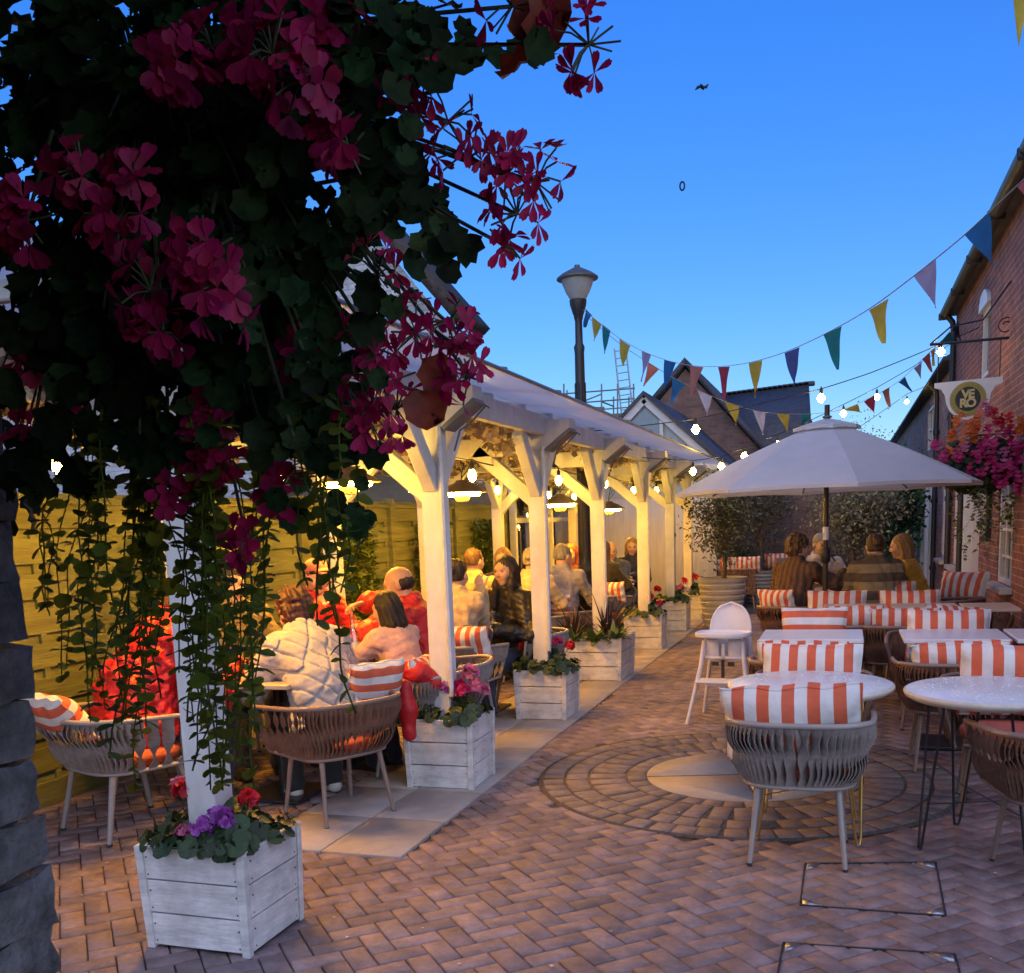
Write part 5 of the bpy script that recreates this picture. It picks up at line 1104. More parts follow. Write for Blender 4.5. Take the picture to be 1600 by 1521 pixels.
M_STALK = mat('flower_stalk', (.085, .10, .05), .6, var=.2, scale=40)
PV = np.array([[0, 0, 0], [.10, .30, .02], [.26, .62, .05], [.27, .84, .03], [.13, .99, -.03], [0, .94, -.02], [-.13, .99, -.03], [-.27, .84, .03], [-.26, .62, .05], [-.10, .30, .02], [0, .6, -.03]])
PF = [[0, 1, 10, 9], [1, 2, 3, 10], [10, 3, 4, 5], [10, 5, 6, 7], [9, 10, 7, 8]]
def florets(m, c, n, R, pl, toward, wide=1.0):
    for k in range(n):
        d = RNG.normal(0, 1, 3); d /= np.linalg.norm(d); d = d+toward*.55; d /= np.linalg.norm(d); p = c+d*R*random.uniform(.55, 1.0)
        m.tube([c, (c+p)/2+[0, 0, .004], p], .0012*(pl/.024), 4, m=1, cap=False); z = d+toward*.5+RNG.normal(0, .25, 3); fr = frame_z(z)
        for a in (-.38, .38, math.pi-.75, math.pi, math.pi+.75):
            Rm = fr @ rotz(a+random.gauss(0, .1)) @ rotx(random.uniform(.05, .5)); m.scatter(PV*[wide, 1, 1], PF, Rm[None], p[None], [pl*random.uniform(.85, 1.15)])
# ---- the great basket close to the camera
bc = gy(270, 215, 1.22)
t = thing('hanging_basket', 'huge dark hanging basket of magenta trailing geraniums close overhead, vines dangling below', 'hanging basket', tuple(bc)); O = np.array(bc)
m = MB(); m.lathe([[.001, -.19], [.07, -.18], [.14, -.12], [.175, -.03], [.18, .0], [.165, .0], [.10, -.02], [.001, -.01]], n=28); m.build('basket', mat('coir_liner', (.05, .038, .025), .95, var=.4, scale=30, bump=.8, bscale=60), t, 50)
m = MB()
for k in range(3): a = k*2.09+.4; m.tube([(.175*math.cos(a), .175*math.sin(a), 0), (0, 0, .36)], .003, 5)
m.tube([(0, 0, .36), (0, 0, 2.44-O[2])], .005, 5); m.build('chain', DARK_IRON, t)
blobs = [(230, 120, 330, 210, 560), (230, 420, 300, 170, 420), (550, 70, 150, 90, 120), (590, 250, 70, 130, 52), (655, 345, 70, 60, 24), (430, 560, 170, 110, 105), (110, 640, 130, 130, 105), (470, 650, 80, 90, 45), (330, 680, 120, 70, 38), (790, 60, 70, 40, 9), (40, 760, 50, 70, 14), (610, 440, 50, 50, 12), (680, 60, 80, 60, 16), (440, 770, 60, 40, 6), (700, 390, 40, 30, 4), (545, 740, 45, 90, 16), (280, 520, 250, 120, 130), (480, 300, 120, 130, 110)]
pp = []
for (x, y, rx, ry, n) in blobs:
    for _ in range(n):
        a, r_ = random.uniform(0, 6.283), math.sqrt(random.random()); dep = random.uniform(.90, 1.28)
        pp.append(gy(x+rx*r_*math.cos(a), y+ry*r_*math.sin(a), dep))
pp = np.array(pp)-O; N = len(pp); dr = pp*[.6, .6, .6]/.4 + np.array([-.05, -.85, .45]) + RNG.normal(0, .42, (N, 3)); sc_ = RNG.uniform(.024, .050, N)*np.where(pp[:, 0] > .16, .74, 1.)
m = MB(); m.scatter(IVV, IVF, look(dr, RNG.normal(math.pi, .8, N)), pp, sc_); m.build('foliage', M_IVY, t, 0)
m = MB()
for (x, y, s) in ((830, 65, .05), (855, 15, .06), (812, 95, .045), (690, 585, .04), (670, 640, .045), (845, 40, .05)): p = gy(x, y, 1.0)-O; m.scatter(IVV, IVF, look(np.array([[.1, -.8, .3]])+RNG.normal(0, .3, (1, 3))), p[None], [s])
m.build('turned_leaves', M_AUT, t, 0)
m = MB()
for k in range(0, N, 7):
    e = pp[k]; s0 = np.array([e[0]*.25, e[1]*.3, -.02]); m.tube([s0, (s0+e)/2+[0, 0, .05], e], [.0035, .0025, .0016], 4, cap=False)
m.build('stalks', M_STALK, t, 60)
clusters = [(262, 95, .95, 8, .036), (330, 75, 1.0, 4, .03), (425, 85, .93, 8, .04), (470, 130, .95, 9, .04), (390, 60, .98, 4, .03), (130, 275, .93, 6, .034), (205, 290, .95, 5, .03), (185, 345, .95, 8, .036), (42, 345, .92, 7, .036), (235, 455, .92, 6, .034), (315, 400, .93, 8, .04), (340, 455, .93, 9, .042), (255, 520, .93, 5, .034), (510, 30, 1.0, 6, .03),
    (660, 150, 1.02, 8, .036), (700, 190, 1.04, 7, .034), (735, 245, 1.04, 8, .034), (790, 275, 1.05, 8, .034), (838, 285, 1.05, 8, .034), (808, 335, 1.05, 8, .034), (790, 385, 1.05, 3, .026), (920, 70, 1.02, 8, .034), (800, 10, 1.02, 7, .034), (545, 235, .98, 3, .028), (520, 200, .98, 4, .03), (590, 545, 1.0, 7, .034), (650, 520, 1.02, 8, .036), (718, 545, 1.03, 8, .036), (735, 590, 1.03, 7, .032), (600, 600, 1.0, 10, .04), (575, 650, 1.0, 9, .038), (620, 640, 1.02, 6, .03), (340, 700, .98, 8, .034), (320, 655, .98, 4, .03), (265, 760, .98, 4, .03), (440, 775, 1.02, 5, .028), (385, 845, 1.03, 3, .024), (590, 430, 1.0, 5, .03), (700, 505, 1.03, 5, .03), (45, 570, 1.0, 2, .022), (50, 680, 1.0, 2, .022), (480, 560, 1.0, 4, .03), (150, 620, .98, 2, .024)]
for (x, y, dep, n, R) in clusters:
    dep = dep-.07 if x < 560 and y < 560 else dep-.02
    c = gy(x, y, dep)-O; m = MB(); florets(m, c, n+1 if x < 560 else max(3, n-1), R*.9 if x < 560 else R*1.15, .025 if x < 560 else .021, np.array([.05, -.9, .15]), 1. if x < 560 else .72); o = m.build('flower_cluster', [M_PETN, M_STALK], t, 0)
    m = MB(); s0 = np.array([c[0]*.35, c[1]*.4, c[2]*.35-.03]); m.tube([s0, (s0+c)/2+[random.gauss(0, .02), random.gauss(0, .02), .05], c], [.003, .0025, .002], 5)
    for k in range(7): d = RNG.normal(0, 1, 3); d /= np.linalg.norm(d); m.tube([c, c+d*R*.9], .0011, 4, cap=False)
    m.build('flower_stalk', M_STALK, o, 60)
m_ = np.linspace(0, 2*math.pi, 9)[:-1]; RV = np.concatenate([[[0, .5, -.04]], np.stack([.46*np.cos(m_), .5+.5*np.sin(m_), .05*np.cos(2*m_)], 1)]); RF = [[0, 1+i, 1+(i+1) % 8] for i in range(8)]
M_JENNY = mat('vine_leaf', (.20, .29, .04), .5, var=.25, scale=40, island=.5, trans=.72)
def strand(parent, x0, y0, x1, y1, dep, O, step=.0175, s=(.016, .027), M=M_JENNY, pt=None):
    P = [(pt or gy)(x0+(x1-x0)*u + 13*math.sin(u*5+x0)+5*math.sin(u*13+x0*3), y0+(y1-y0)*u, dep+.02*math.sin(u*4+x0)) for u in np.linspace(0, 1, 14)]; P = np.array(P)-O; m = MB(); m.tube(P, .0012, 4)
    L = np.linalg.norm(P[-1]-P[0]); n = max(4, int(L/step)); ps, dn = [], []
    for i in range(n):
        u = (i+.5)/n; q = np.array([np.interp(u, np.linspace(0, 1, 14), P[:, k]) for k in range(3)]); a = random.uniform(0, 6.28) if i % 2 else a+math.pi/2 if i else 0.
        for sg in (0, math.pi):
            if random.random() < .12: continue
            ps.append(q); dn.append((a+sg, 1-u*.55))
    ks = random.uniform(.75, 1.2)
    Rs = np.array([rotz(b_[0]) @ rotx(random.uniform(-.9, .15)) @ roty(random.gauss(0, .4)) for b_ in dn]); sc = np.array([ks*random.uniform(s[0]*.75, s[1]*1.08)*(.5+.5*b_[1]) for b_ in dn])
    m.scatter(RV, RF, Rs, np.array(ps), sc); return m.build('trailing_vine', M, parent, 0)
for k in range(54):
    u = random.random()
    if k < 28: x = random.gauss(205, 62); y1 = 1130-abs(x-205)*.9+random.gauss(0, 70); y0 = 640
    elif k < 43: x = random.gauss(345, 32); y1 = 1150+random.gauss(0, 90); y0 = 640
    elif k < 52: x = random.gauss(505, 22); y1 = random.uniform(860, 1010); y0 = 600
    else: x = 70; y1 = 950; y0 = 700
    x = max(60, min(548, x)); strand(t, x+random.gauss(0, 6), y0+random.uniform(-40, 60), x+random.gauss(0, 10), min(y1, 1235), random.uniform(.93, 1.16), O)
strand(t, 530, 800, 542, 1115, 1.0, O)
for (x0, y0, x1, y1) in ((90, 700, 68, 962), (345, 900, 318, 1205), (300, 900, 303, 1195), (385, 900, 380, 1200)): strand(t, x0, y0, x1, y1, 1.02, O, .026)

# ---- basket by the brick house
BQ = 10.7; bc = gy(1556, 722, BQ); bc[0] = min(bc[0], 1.16); t = thing('hanging_basket', 'bright basket of orange and pink flowers hanging on the brick house below the sign', 'hanging basket', tuple(bc)); O = np.array(bc)
m = MB(); m.lathe([[.001, -.22], [.1, -.2], [.2, -.1], [.23, 0], [.2, 0], [.001, -.02]], n=24); m.build('basket', MATS['coir_liner'], t, 50)
m = MB(); m.tube([(0, 0, .20), (0, 0, .26), (WX-O[0], .02, .26)], .01, 6)
for k in range(3): a = k*2.09; m.tube([(.22*math.cos(a), .22*math.sin(a), 0), (0, 0, .2)], .003, 4)
m.build('bracket', DARK_IRON, t)
N = 1700; d = RNG.normal(0, 1, (N, 3)); d /= np.linalg.norm(d, axis=1)[:, None]; p = d*RNG.uniform(.35, 1, (N, 1))**.5*[.44, .34, .27]+[.06, 0, -.02]; p[:, 0] = np.minimum(p[:, 0], WX-O[0]-.03)
m = MB(); m.scatter(IVV, IVF, look(d+[0, -.3, .4]), p, RNG.uniform(.04, .07, N)); m.build('foliage', M_GLEAF, t, 0)
M_VINEW = mat('white_trail_leaf', (.30, .33, .22), .55, island=.4, trans=.3)
fl = [(1500, 648, 'orange'), (1483, 672, 'orange'), (1512, 664, 'orange'), (1532, 645, 'orange'), (1520, 655, 'orange'), (1485, 700, 'orange'), (1508, 690, 'orange'), (1590, 655, 'orange'), (1540, 640, 'pink'), (1520, 670, 'orange')]+[(x, y, c) for x, y, c in [(1465, 700, 'magenta'), (1475, 712, 'magenta'), (1505, 702, 'pink'), (1545, 675, 'magenta'), (1560, 665, 'pink'), (1575, 680, 'magenta'), (1550, 695, 'magenta'), (1535, 700, 'magenta'), (1525, 715, 'magenta'), (1585, 700, 'magenta'), (1598, 690, 'magenta'), (1570, 710, 'pink'), (1545, 725, 'magenta'), (1560, 735, 'magenta'), (1580, 725, 'magenta'), (1595, 740, 'magenta'), (1535, 740, 'magenta'), (1565, 755, 'magenta'), (1590, 765, 'magenta'), (1575, 660, 'red'), (1555, 650, 'red'), (1600, 720, 'magenta'), (1608, 750, 'red'), (1520, 730, 'magenta'), (1495, 715, 'magenta'), (1600, 670, 'magenta'), (1580, 745, 'magenta'), (1545, 710, 'pink')]]
for (x, y, c) in fl:
    q = gy(x, y+9 if c == 'orange' else y, BQ-.25-.12*random.random())-O; m = MB(); florets(m, q, 8, .066, .038, np.array([-.1, -.9, .3]), 1.5); m.build('flower_cluster', [FL[c], M_STALK], t, 0)
for k in range(26):
    x = random.uniform(1500, 1592); strand(t, x, 730+random.uniform(-20, 20), x+random.gauss(0, 5), random.uniform(790, 880) if not 1555 < x < 1580 else random.uniform(800, 840), BQ-random.uniform(.0, .3), O, .03, (.03, .05), M_VINEW if k % 3 == 0 else M_JENNY)
# smaller trailing basket further along
bc = gy(1412, 792, 19.5); t = thing('hanging_basket', 'small green trailing basket on the far cottage, seen under the parasol edge', 'hanging basket', (min(bc[0], 1.25), bc[1], bc[2])); O = np.array(t.location)
m = MB(); m.lathe([[.001, -.2], [.15, -.12], [.2, 0], [.001, 0]], n=16); m.build('basket', MATS['coir_liner'], t); N = 700; d = RNG.normal(0, 1, (N, 3)); m = MB(); m.scatter(RV, RF, look(d+[0, 0, .4]), RNG.normal(0, 1, (N, 3))*[.16, .14, .16]-[0, 0, .08], RNG.uniform(.05, .09, N)); m.build('foliage', M_GLEAF, t, 0)
m = MB(); m.tube([(0, 0, 0), (0, 0, .5), (WX+.03-O[0], 0, .5)], .01, 5); m.build('bracket', DARK_IRON, t)
# things high in the sky
o = gy(1097, 137, 40); m = MB(); m.tube([(-.26, 0, -.05), (-.16, 0, .03), (-.05, 0, .05), (.05, 0, .0), (.15, 0, -.01), (.24, 0, .09)], [.01, .06, .05, .045, .065, .01], 8); m.tube([(-.02, -.3, .02), (0, 0, .02), (.02, .3, .03)], [.01, .07, .02], 8); ob = m.build('bird', mat('bird_dark', (.02, .025, .035), .8), None, 60, tuple(o)); tag(ob, 'small dark bird gliding high in the blue sky', 'bird')
o = gy(1066, 291, 40); m = MB(); m.tube([(.085*math.cos(a), 0, .15*math.sin(a)) for a in np.linspace(0, 2*math.pi, 25)[:-1]], .035, 6, closed=True); ob = m.build('sky_ring', MATS['bird_dark'], None, 60, tuple(o)); tag(ob, 'tiny dark oval ring adrift in the sky below the bird', 'loop')  # plain dark oval ring shape set far off in the sky
# ================================================================== people: smooth blended bodies turned into one surface
def unit(v): v = np.asarray(v, float); return v/(np.linalg.norm(v)+1e-12)
def cap(a, b, ra, rb=None, k=.03, m=0): return ('c', np.asarray(a, float), np.asarray(b, float), ra, ra if rb is None else rb, k, m)
def ell(c, r, R=None, k=.03, m=0): return ('e', np.asarray(c, float), np.asarray(r, float), np.eye(3) if R is None else R, 0, k, m)
def _bb(p):
    if p[0] == 'c': r = max(p[3], p[4]); return np.minimum(p[1], p[2])-r, np.maximum(p[1], p[2])+r
    e = np.sqrt(((p[3]*p[2])**2).sum(1)); return p[1]-e, p[1]+e
def _ev(p, X):
    if p[0] == 'c':
        a, b_ = p[1], p[2]; d = b_-a; L = d @ d + 1e-9; t = np.clip(((X-a) @ d)/L, 0, 1); q = X-a-t[..., None]*d; return np.sqrt((q*q).sum(-1)) - (p[3]+(p[4]-p[3])*t)
    q = (X-p[1]) @ p[3]; r = p[2]; k0 = np.sqrt(((q/r)**2).sum(-1)); k1 = np.sqrt(((q/r**2)**2).sum(-1))+1e-9; return k0*(k0-1)/k1
def sdf_surface(add, h, sub=(), grow=0., disp=None, clip=None):
    lo = np.min([_bb(p)[0] for p in add], 0)-grow-3*h-.01; hi = np.max([_bb(p)[1] for p in add], 0)+grow+3*h+.01
    n = np.ceil((hi-lo)/h).astype(int)+1; D = np.full(n, .2, np.float32); Mi = np.zeros(n, np.int8); Dr = np.full(n, 9., np.float32)
    ax = [lo[k]+h*np.arange(n[k]) for k in range(3)]
    def rng(p, pad):
        a, b_ = _bb(p); i0 = np.clip(((a-pad-lo)/h).astype(int), 0, n-1); i1 = np.clip(np.ceil((b_+pad-lo)/h).astype(int)+1, 1, n); return tuple(slice(i0[k], i1[k]) for k in range(3))
    def pts(s): return np.stack(np.meshgrid(ax[0][s[0]], ax[1][s[1]], ax[2][s[2]], indexing='ij'), -1)
    for p in add:
        s = rng(p, grow+p[5]+3*h); d = (_ev(p, pts(s))-grow).astype(np.float32); k = p[5]
        o = D[s]; hh = np.maximum(k-np.abs(o-d), 0)/k; D[s] = np.minimum(o, d)-hh*hh*k*.25
        m = d < Dr[s]; Dr[s] = np.where(m, d, Dr[s]); Mi[s] = np.where(m, p[6], Mi[s])
    if disp is not None:
        I = np.argwhere(np.abs(D) < .05); X = lo+I*h; D[tuple(I.T)] += disp(X).astype(np.float32)
    for p in sub:
        s = rng(p, 2*h+p[5]); d = -_ev(p, pts(s)); o = D[s]; k = p[5]; hh = np.maximum(k-np.abs(o-d), 0)/k; D[s] = np.maximum(o, d)+hh*hh*k*.25
    S_ = D < 0
    c = np.zeros(n-1, np.int8)
    for dx in (0, 1):
        for dy in (0, 1):
            for dz in (0, 1): c += S_[dx:n[0]-1+dx, dy:n[1]-1+dy, dz:n[2]-1+dz]
    A = np.argwhere((c > 0) & (c < 8)); vid = np.full(n-1, -1, np.int32); vid[tuple(A.T)] = np.arange(len(A))
    cs = [(x, y, z) for x in (0, 1) for y in (0, 1) for z in (0, 1)]; val = np.stack([D[A[:, 0]+x, A[:, 1]+y, A[:, 2]+z] for x, y, z in cs], 1)
    P = np.zeros((len(A), 3)); w = np.zeros(len(A))
    for i, a in enumerate(cs):
        for j, b_ in enumerate(cs):
            if j > i and sum(abs(a[k]-b_[k]) for k in range(3)) == 1:
                v0, v1 = val[:, i], val[:, j]; m = (v0 < 0) != (v1 < 0); t = np.where(m, v0/np.where(m, v0-v1, 1), 0)
                P += np.where(m[:, None], np.array(a)+t[:, None]*(np.array(b_)-np.array(a)), 0); w += m
    V = lo+(A+P/np.maximum(w, 1)[:, None])*h; F = []
    for k in range(3):
        u, v = [(1, 2), (2, 0), (0, 1)][k]; e = [0, 0, 0]; e[k] = 1
        s0 = S_[tuple(slice(0, n[q]-(1 if q == k else 0)) for q in range(3))]; s1 = S_[tuple(slice(1 if q == k else 0, n[q]) for q in range(3))]
        E = np.argwhere(s0 != s1); ok = (E[:, u] > 0) & (E[:, v] > 0) & (E[:, u] < n[u]-1) & (E[:, v] < n[v]-1); E = E[ok]; fl = s0[tuple(E.T)]
        du = np.zeros(3, int); du[u] = 1; dv = np.zeros(3, int); dv[v] = 1
        q = np.stack([vid[tuple((E-du-dv).T)], vid[tuple((E-dv).T)], vid[tuple(E.T)], vid[tuple((E-du).T)]], 1); q[~fl] = q[~fl][:, ::-1]; F.append(q)
    F = np.concatenate(F); F = F[(F >= 0).all(1)]
    # one pass of smoothing
    acc = np.zeros_like(V); cn = np.zeros(len(V))
    for a, b_ in ((0, 1), (1, 2), (2, 3), (3, 0)): np.add.at(acc, F[:, a], V[F[:, b_]]); np.add.at(cn, F[:, a], 1)
    V = V*.5+.5*acc/np.maximum(cn, 1)[:, None]; mv = Mi[tuple((A+(P/np.maximum(w, 1)[:, None] > .5)).T)]; return V, F, mv[F[:, 0]]
SKIN = {'fair': mat('skin_fair', (.56, .34, .25), .5, var=.08, scale=20), 'tan': mat('skin_tan', (.46, .27, .18), .5, var=.08, scale=20)}
M_EYE, M_LIP, M_PUP = mat('eye_white', (.20, .17, .15), .3), mat('lip', (.44, .20, .16), .5), mat('pupil', (.015, .01, .008), .15)
HAIRM = {k: mat('hair_'+k, c, .56, var=.4, scale=90, bump=.5, bscale=160, stretch=(1, 1, .15)) for k, c in {'black': (.008, .006, .005), 'dark': (.018, .010, .007), 'auburn': (.05, .014, .010), 'brown': (.09, .05, .028), 'grey': (.27, .25, .22), 'blond': (.34, .20, .08), 'red': (.30, .07, .025)}.items()}
def cloth(name, c, rough=.85, **k): return mat('cloth_'+name, c, rough, var=k.pop('var', .15), scale=k.pop('scale', 18), bump=k.pop('bump', .3), bscale=k.pop('bscale', 60), sheen=k.pop('sheen', .2), **k)
def ik(s, t, l1, l2, pole):
    d = t-s; L = np.linalg.norm(d); L = min(L, (l1+l2)*.995); d = unit(d); t = s+d*L; a = (l1*l1-l2*l2+L*L)/(2*L); hgt = math.sqrt(max(l1*l1-a*a, 1e-6)); p = np.asarray(pole, float); p = unit(p-d*(p @ d)); return s+d*a+p*hgt, t
def hand(w, d, n, curl, side, s=1.):
    d = unit(d); n0 = unit(n-d*(n @ d)); x = np.cross(d, n0)*side; pr = []; Lm = .088*s
    for i, (off, fl, r) in enumerate(((.030, .072, .0088), (.010, .080, .009), (-.010, .074, .0088), (-.029, .058, .0078))):
        k0 = w+d*Lm*(1 if i < 3 else .93)+x*off*s; pr.append(cap(w+x*off*.55*s+d*.012, k0, .0145*s, .0115*s, .014)); p = k0; a = 0
        for j, seg in enumerate((.46, .32, .24)):
            a += curl*(.55 if j == 0 else .85)*(.9+.08*i); dd = d*math.cos(a)-n0*math.sin(a); q = p+dd*fl*seg*s; pr.append(cap(p, q, r*s*(1-.08*j), r*s*(.94-.1*j), .004 if j else .008)); p = q
    b0 = w+d*.025*s+x*.028*s; t1 = unit(d*.75+x*.65-n0*.25); p1 = b0+t1*.042*s; t2 = unit(d*.9+x*.2-n0*(.25+.4*curl)); p2 = p1+t2*.034*s; pr += [cap(b0, p1, .0135*s, .0105*s, .012), cap(p1, p2, .0102*s, .0085*s, .004), cap(p2, p2+unit(t2-n0*.3*curl)*.024*s, .0085*s, .0072*s, .003)]
    return pr
_nr = np.random.default_rng(8); NOISE = [(unit(_nr.normal(0, 1, 3)), _nr.uniform(0, 6.28)) for _ in range(14)]
def folds(X, f, amp):
    s = np.zeros(len(X))
    for i, (d, ph) in enumerate(NOISE[:7]):
        w = np.sin((X @ d)*f*(.6+.13*i)+ph+2.2*np.sin((X @ NOISE[(i+3) % 14][0])*f*.4+ph)); s += np.where(i % 2, .9*(.62-np.abs(w))*1.5, w)
    return amp*s/2.6
def person(label, x, y, face, top, top_col, hair, hair_col, lean=8, hunch=0, twist=0, side=0, head=(0, 0, 0), hands=None, skin='fair', female=False, scale=1., seat=.45, h=.0075, legs='jeans', bulk=.022, quilt=False, poles=None, beard=False, shoes=(.03, .028, .03), bald=False, cap_col=None, collar=True, curl=(.45, .45), palm=None, knee=.44, foot=.40, sleeve=.97, pattern=None, hairup=1.):
    s = scale; t = thing('person', label, 'person', (x, y, 0), math.radians(face-90), 'diners at the tables')
    P = np.array([0, 0, seat+.085*s]); ds = lambda a: unit([math.sin(math.radians(side)), math.sin(math.radians(a)), math.cos(math.radians(a))])
    C = P+ds(lean)*.27*s; N = C+ds(lean+hunch)*.235*s; tw = math.radians(twist); rt = np.array([math.cos(tw), math.sin(tw), -.4*math.sin(math.radians(side))]); rt = unit(rt); up = ds(lean+hunch*.5); fw = unit(np.cross(up, rt))
    sw = (.165 if female else .190)*s; SH = [N-up*.055*s+rt*sg*sw for sg in (-1, 1)]; wd = .9 if female else 1.
    torso = [cap(P+rt*-.075*s, P+rt*.075*s, .115*s*(1.06 if female else 1), None, .05), cap(P+[0, 0, .02], C-up*.06*s, .115*s*wd, .11*s*wd, .06)]
    for sg in (-1, 1): torso += [cap(C+rt*sg*.07*s-up*.1*s, N+rt*sg*.075*s-up*.11*s, .095*s*wd, .088*s*wd, .06), cap(N-up*.02*s, SH[0 if sg < 0 else 1], .052*s, .055*s, .05)]
    if female: torso += [ell(C+rt*sg*.07*s+up*.05*s+fw*.075*s, np.array([.06, .055, .06])*s, None, .05) for sg in (-1, 1)]
    hands = hands or [(-.17, .42, .80), (.17, .42, .80)]; poles = poles or [(-.6, -.35, -.7), (.6, -.35, -.7)]; arms, hd, wr = [], [], []
    for i, sg in enumerate((-1, 1)):
        e, w = ik(SH[i], np.array(hands[i], float), .29*s, .255*s, poles[i]); arms.append((SH[i], e, w)); d = unit(w-e); pn = np.array((palm or [(0, 0, 1), (0, 0, 1)])[i], float); hd += hand(w, unit(d+np.array([0, 0, -.1])), pn, curl[i], sg, s)
    arm = [];
    for (a, e, w) in arms: arm += [cap(a, e, .050*s, .039*s, .03), cap(e, w, .040*s, .026*s, .012)]
    leg, shoe, LG = [], [], []
    for sg in (-1, 1):
        H = P+np.array([sg*.085*s, 0, -.01]); K = np.array([sg*.12*s, knee*s, seat+.05]); A_ = np.array([sg*.12*s, foot*s, .085*s]); LG.append((H, K, A_)); leg += [cap(H, K, .082*s, .058*s, .04), cap(K, A_, .056*s, .037*s, .02)]; shoe += [cap(A_-[0, .02, .045], A_+[0, .06*s, -.05*s], .036*s, .036*s, .02), cap(A_+[0, .06*s, -.05*s], A_+[0, .155*s, -.056*s], .038*s, .028*s, .02)]
    # head
    yw, pt, rl = (math.radians(v) for v in head); R = rotz(yw+tw) @ rotx(-pt) @ roty(rl); hs_ = s**.5 if s < 1 else 1.; Hc = N+up*.075*s+ (R @ np.array([0, .018, .095]))*hs_
    T = lambda v: Hc+R @ (np.array(v, float)*hs_); q = lambda *v: np.array(v)*hs_
    neck = cap(N-up*.03*s, T((0, -.025, -.06)), (.047 if female else .056)*s, (.045 if female else .053)*hs_, .03)
    hp = [neck, ell(T((0, -.012, .03)), q(.074, .094, .086), R, .03), ell(T((0, .024, -.032)), q(.060, .066, .086), R, .04), ell(T((0, .052, -.098)), q(.027, .028, .022), R, .03), cap(T((0, .086, .010)), T((0, .106, -.030)), .008*hs_, .0125*hs_, .012), ell(T((0, .098, -.036)), q(.018, .011, .009), R, .008), cap(T((-.034, .080, .024)), T((.034, .080, .024)), .010*hs_, None, .02)]
    for sg in (-1, 1): hp += [ell(T((sg*.036, .060, -.035)), q(.025, .024, .026), R, .03), ell(T((sg*.077, -.008, -.008)), q(.010, .022, .033), R @ rotz(sg*-.35), .008)]
    det = []
    for sg in (-1, 1): det += [ell(T((sg*.031, .074, .000)), q(.0155, .0155, .0125), R, .002, 1), ell(T((sg*.031+.002, .0845, .000)), q(.0090, .0070, .0080), R, .001, 3), cap(T((sg*.014, .0905, .0225)), T((sg*.046, .082, .0265)), .0042*hs_, .003*hs_, .004, 4)]
    det += [cap(T((-.019, .0855, -.0665)), T((0, .0915, -.063)), .0042*hs_, .0055*hs_, .004, 2), cap(T((.019, .0855, -.0665)), T((0, .0915, -.063)), .0042*hs_, .0055*hs_, .004, 2), cap(T((-.015, .0865, -.074)), T((.015, .0865, -.074)), .006*hs_, None, .004, 2)]
    sock = [ell(T((sg*.031, .094, .001)), q(.015, .012, .008), R, .008) for sg in (-1, 1)]
    V, F, m = sdf_surface(torso+arm+leg+hp+hd, h, sock); V2, F2, m2 = sdf_surface(det, max(.0035, h*.5))
    mm = MB()
    mm.raw(V, F, 0)
    mm.V.append(V2); base = mm.n; mm.n += len(V2)
    for k in np.unique(m2): mm.F.append((F2[m2 == k]+base, int(k)))
    ob = mm.build('body', [SKIN[skin], M_EYE, M_LIP, M_PUP, HAIRM[hair_col]], t, 180)
    # clothes
    g = [(p[0], p[1], p[2], p[3], p[4], p[5], p[6]) for p in torso]
    for (a, e, w) in arms: w2 = e+(w-e)*sleeve; g += [cap(a, e, .052*s, .044*s, .035), cap(e, w2, .045*s, .036*s if sleeve > .8 else .043*s, .015)]
    if collar: ctr = N+up*.035*s+fw*.004; g += [cap(ctr+(rt*math.cos(a)+fw*math.sin(a))*.058*s+up*.006*(1-math.sin(a)), ctr+(rt*math.cos(a+.45)+fw*math.sin(a+.45))*.058*s+up*.006*(1-math.sin(a+.45)), .011*s, None, .01) for a in np.arange(2.0, 7.4, .45)]
    g += [ell(N-up*.15*s-fw*.015*s, np.array([.155*wd, .10, .17])*s, np.stack([rt, fw, up], 1), .06), ell(P+(C-P)*.55, np.array([.14*wd, .115, .16])*s, None, .06)]
    for (a, e, w) in arms:
        if sleeve > .8: cf = e+(w-e)*(sleeve-.02); g += [cap(cf-unit(w-e)*.012, cf, .040*s, .041*s, .006)]
    hem = P-[0, 0, .05*s]; g += [cap(hem+rt*-.07*s, hem+rt*.07*s, .12*s, None, .05)]
    def dsp(X):
        f = folds(X, 34, .006+bulk*.15) + folds(X, 85, .0022+bulk*.05)
        if quilt: u, v = X @ unit([1, .6, .9]), X @ unit([-1, -.6, .9]); f = f*.45+.013*np.exp(-(np.minimum(np.abs(np.sin(u*math.pi/.075)), np.abs(np.sin(v*math.pi/.075)))/.22)**2)-.004
        return f
    V, F, m = sdf_surface(g, h, [cap(N+up*.03*s, T((0, -.02, 0)), .048*s, .085, .012)], bulk, dsp); mb = MB(); mb.raw(V, F); ob = mb.build(top, top_col, t, 180)
    lg = [cap(P+rt*-.075*s-[0, 0, .01], P+rt*.075*s-[0, 0, .01], .112*s, None, .05)]
    for (H, K, A_) in LG: lg += [cap(H, K, .085*s, .064*s, .04), cap(K, A_, .062*s, .050*s, .02)]
    V, F, m = sdf_surface(lg, h*1.2, (), .01, lambda X: folds(X, 36, .005)); mb = MB(); mb.raw(V, F); mb.build('trousers', LEGM[legs], t, 180)
    V, F, m = sdf_surface(shoe, h, (), .006); mb = MB(); mb.raw(V, F); mb.build('shoes', mat('shoe_%d' % int(shoes[0]*100), shoes, .5), t, 180)
    # hair
    ha = [ell(T((0, -.020, .040)), q(.082, .099, .088)*np.array([1, 1, hairup]), R, .02), ell(T((0, -.045, -.02)), q(.074, .066, .07), R, .03)]; hsub = [ell(T((0, .112, -.055)), q(.082, .085, .115), R, .01)]; amp = .004; fr = 120
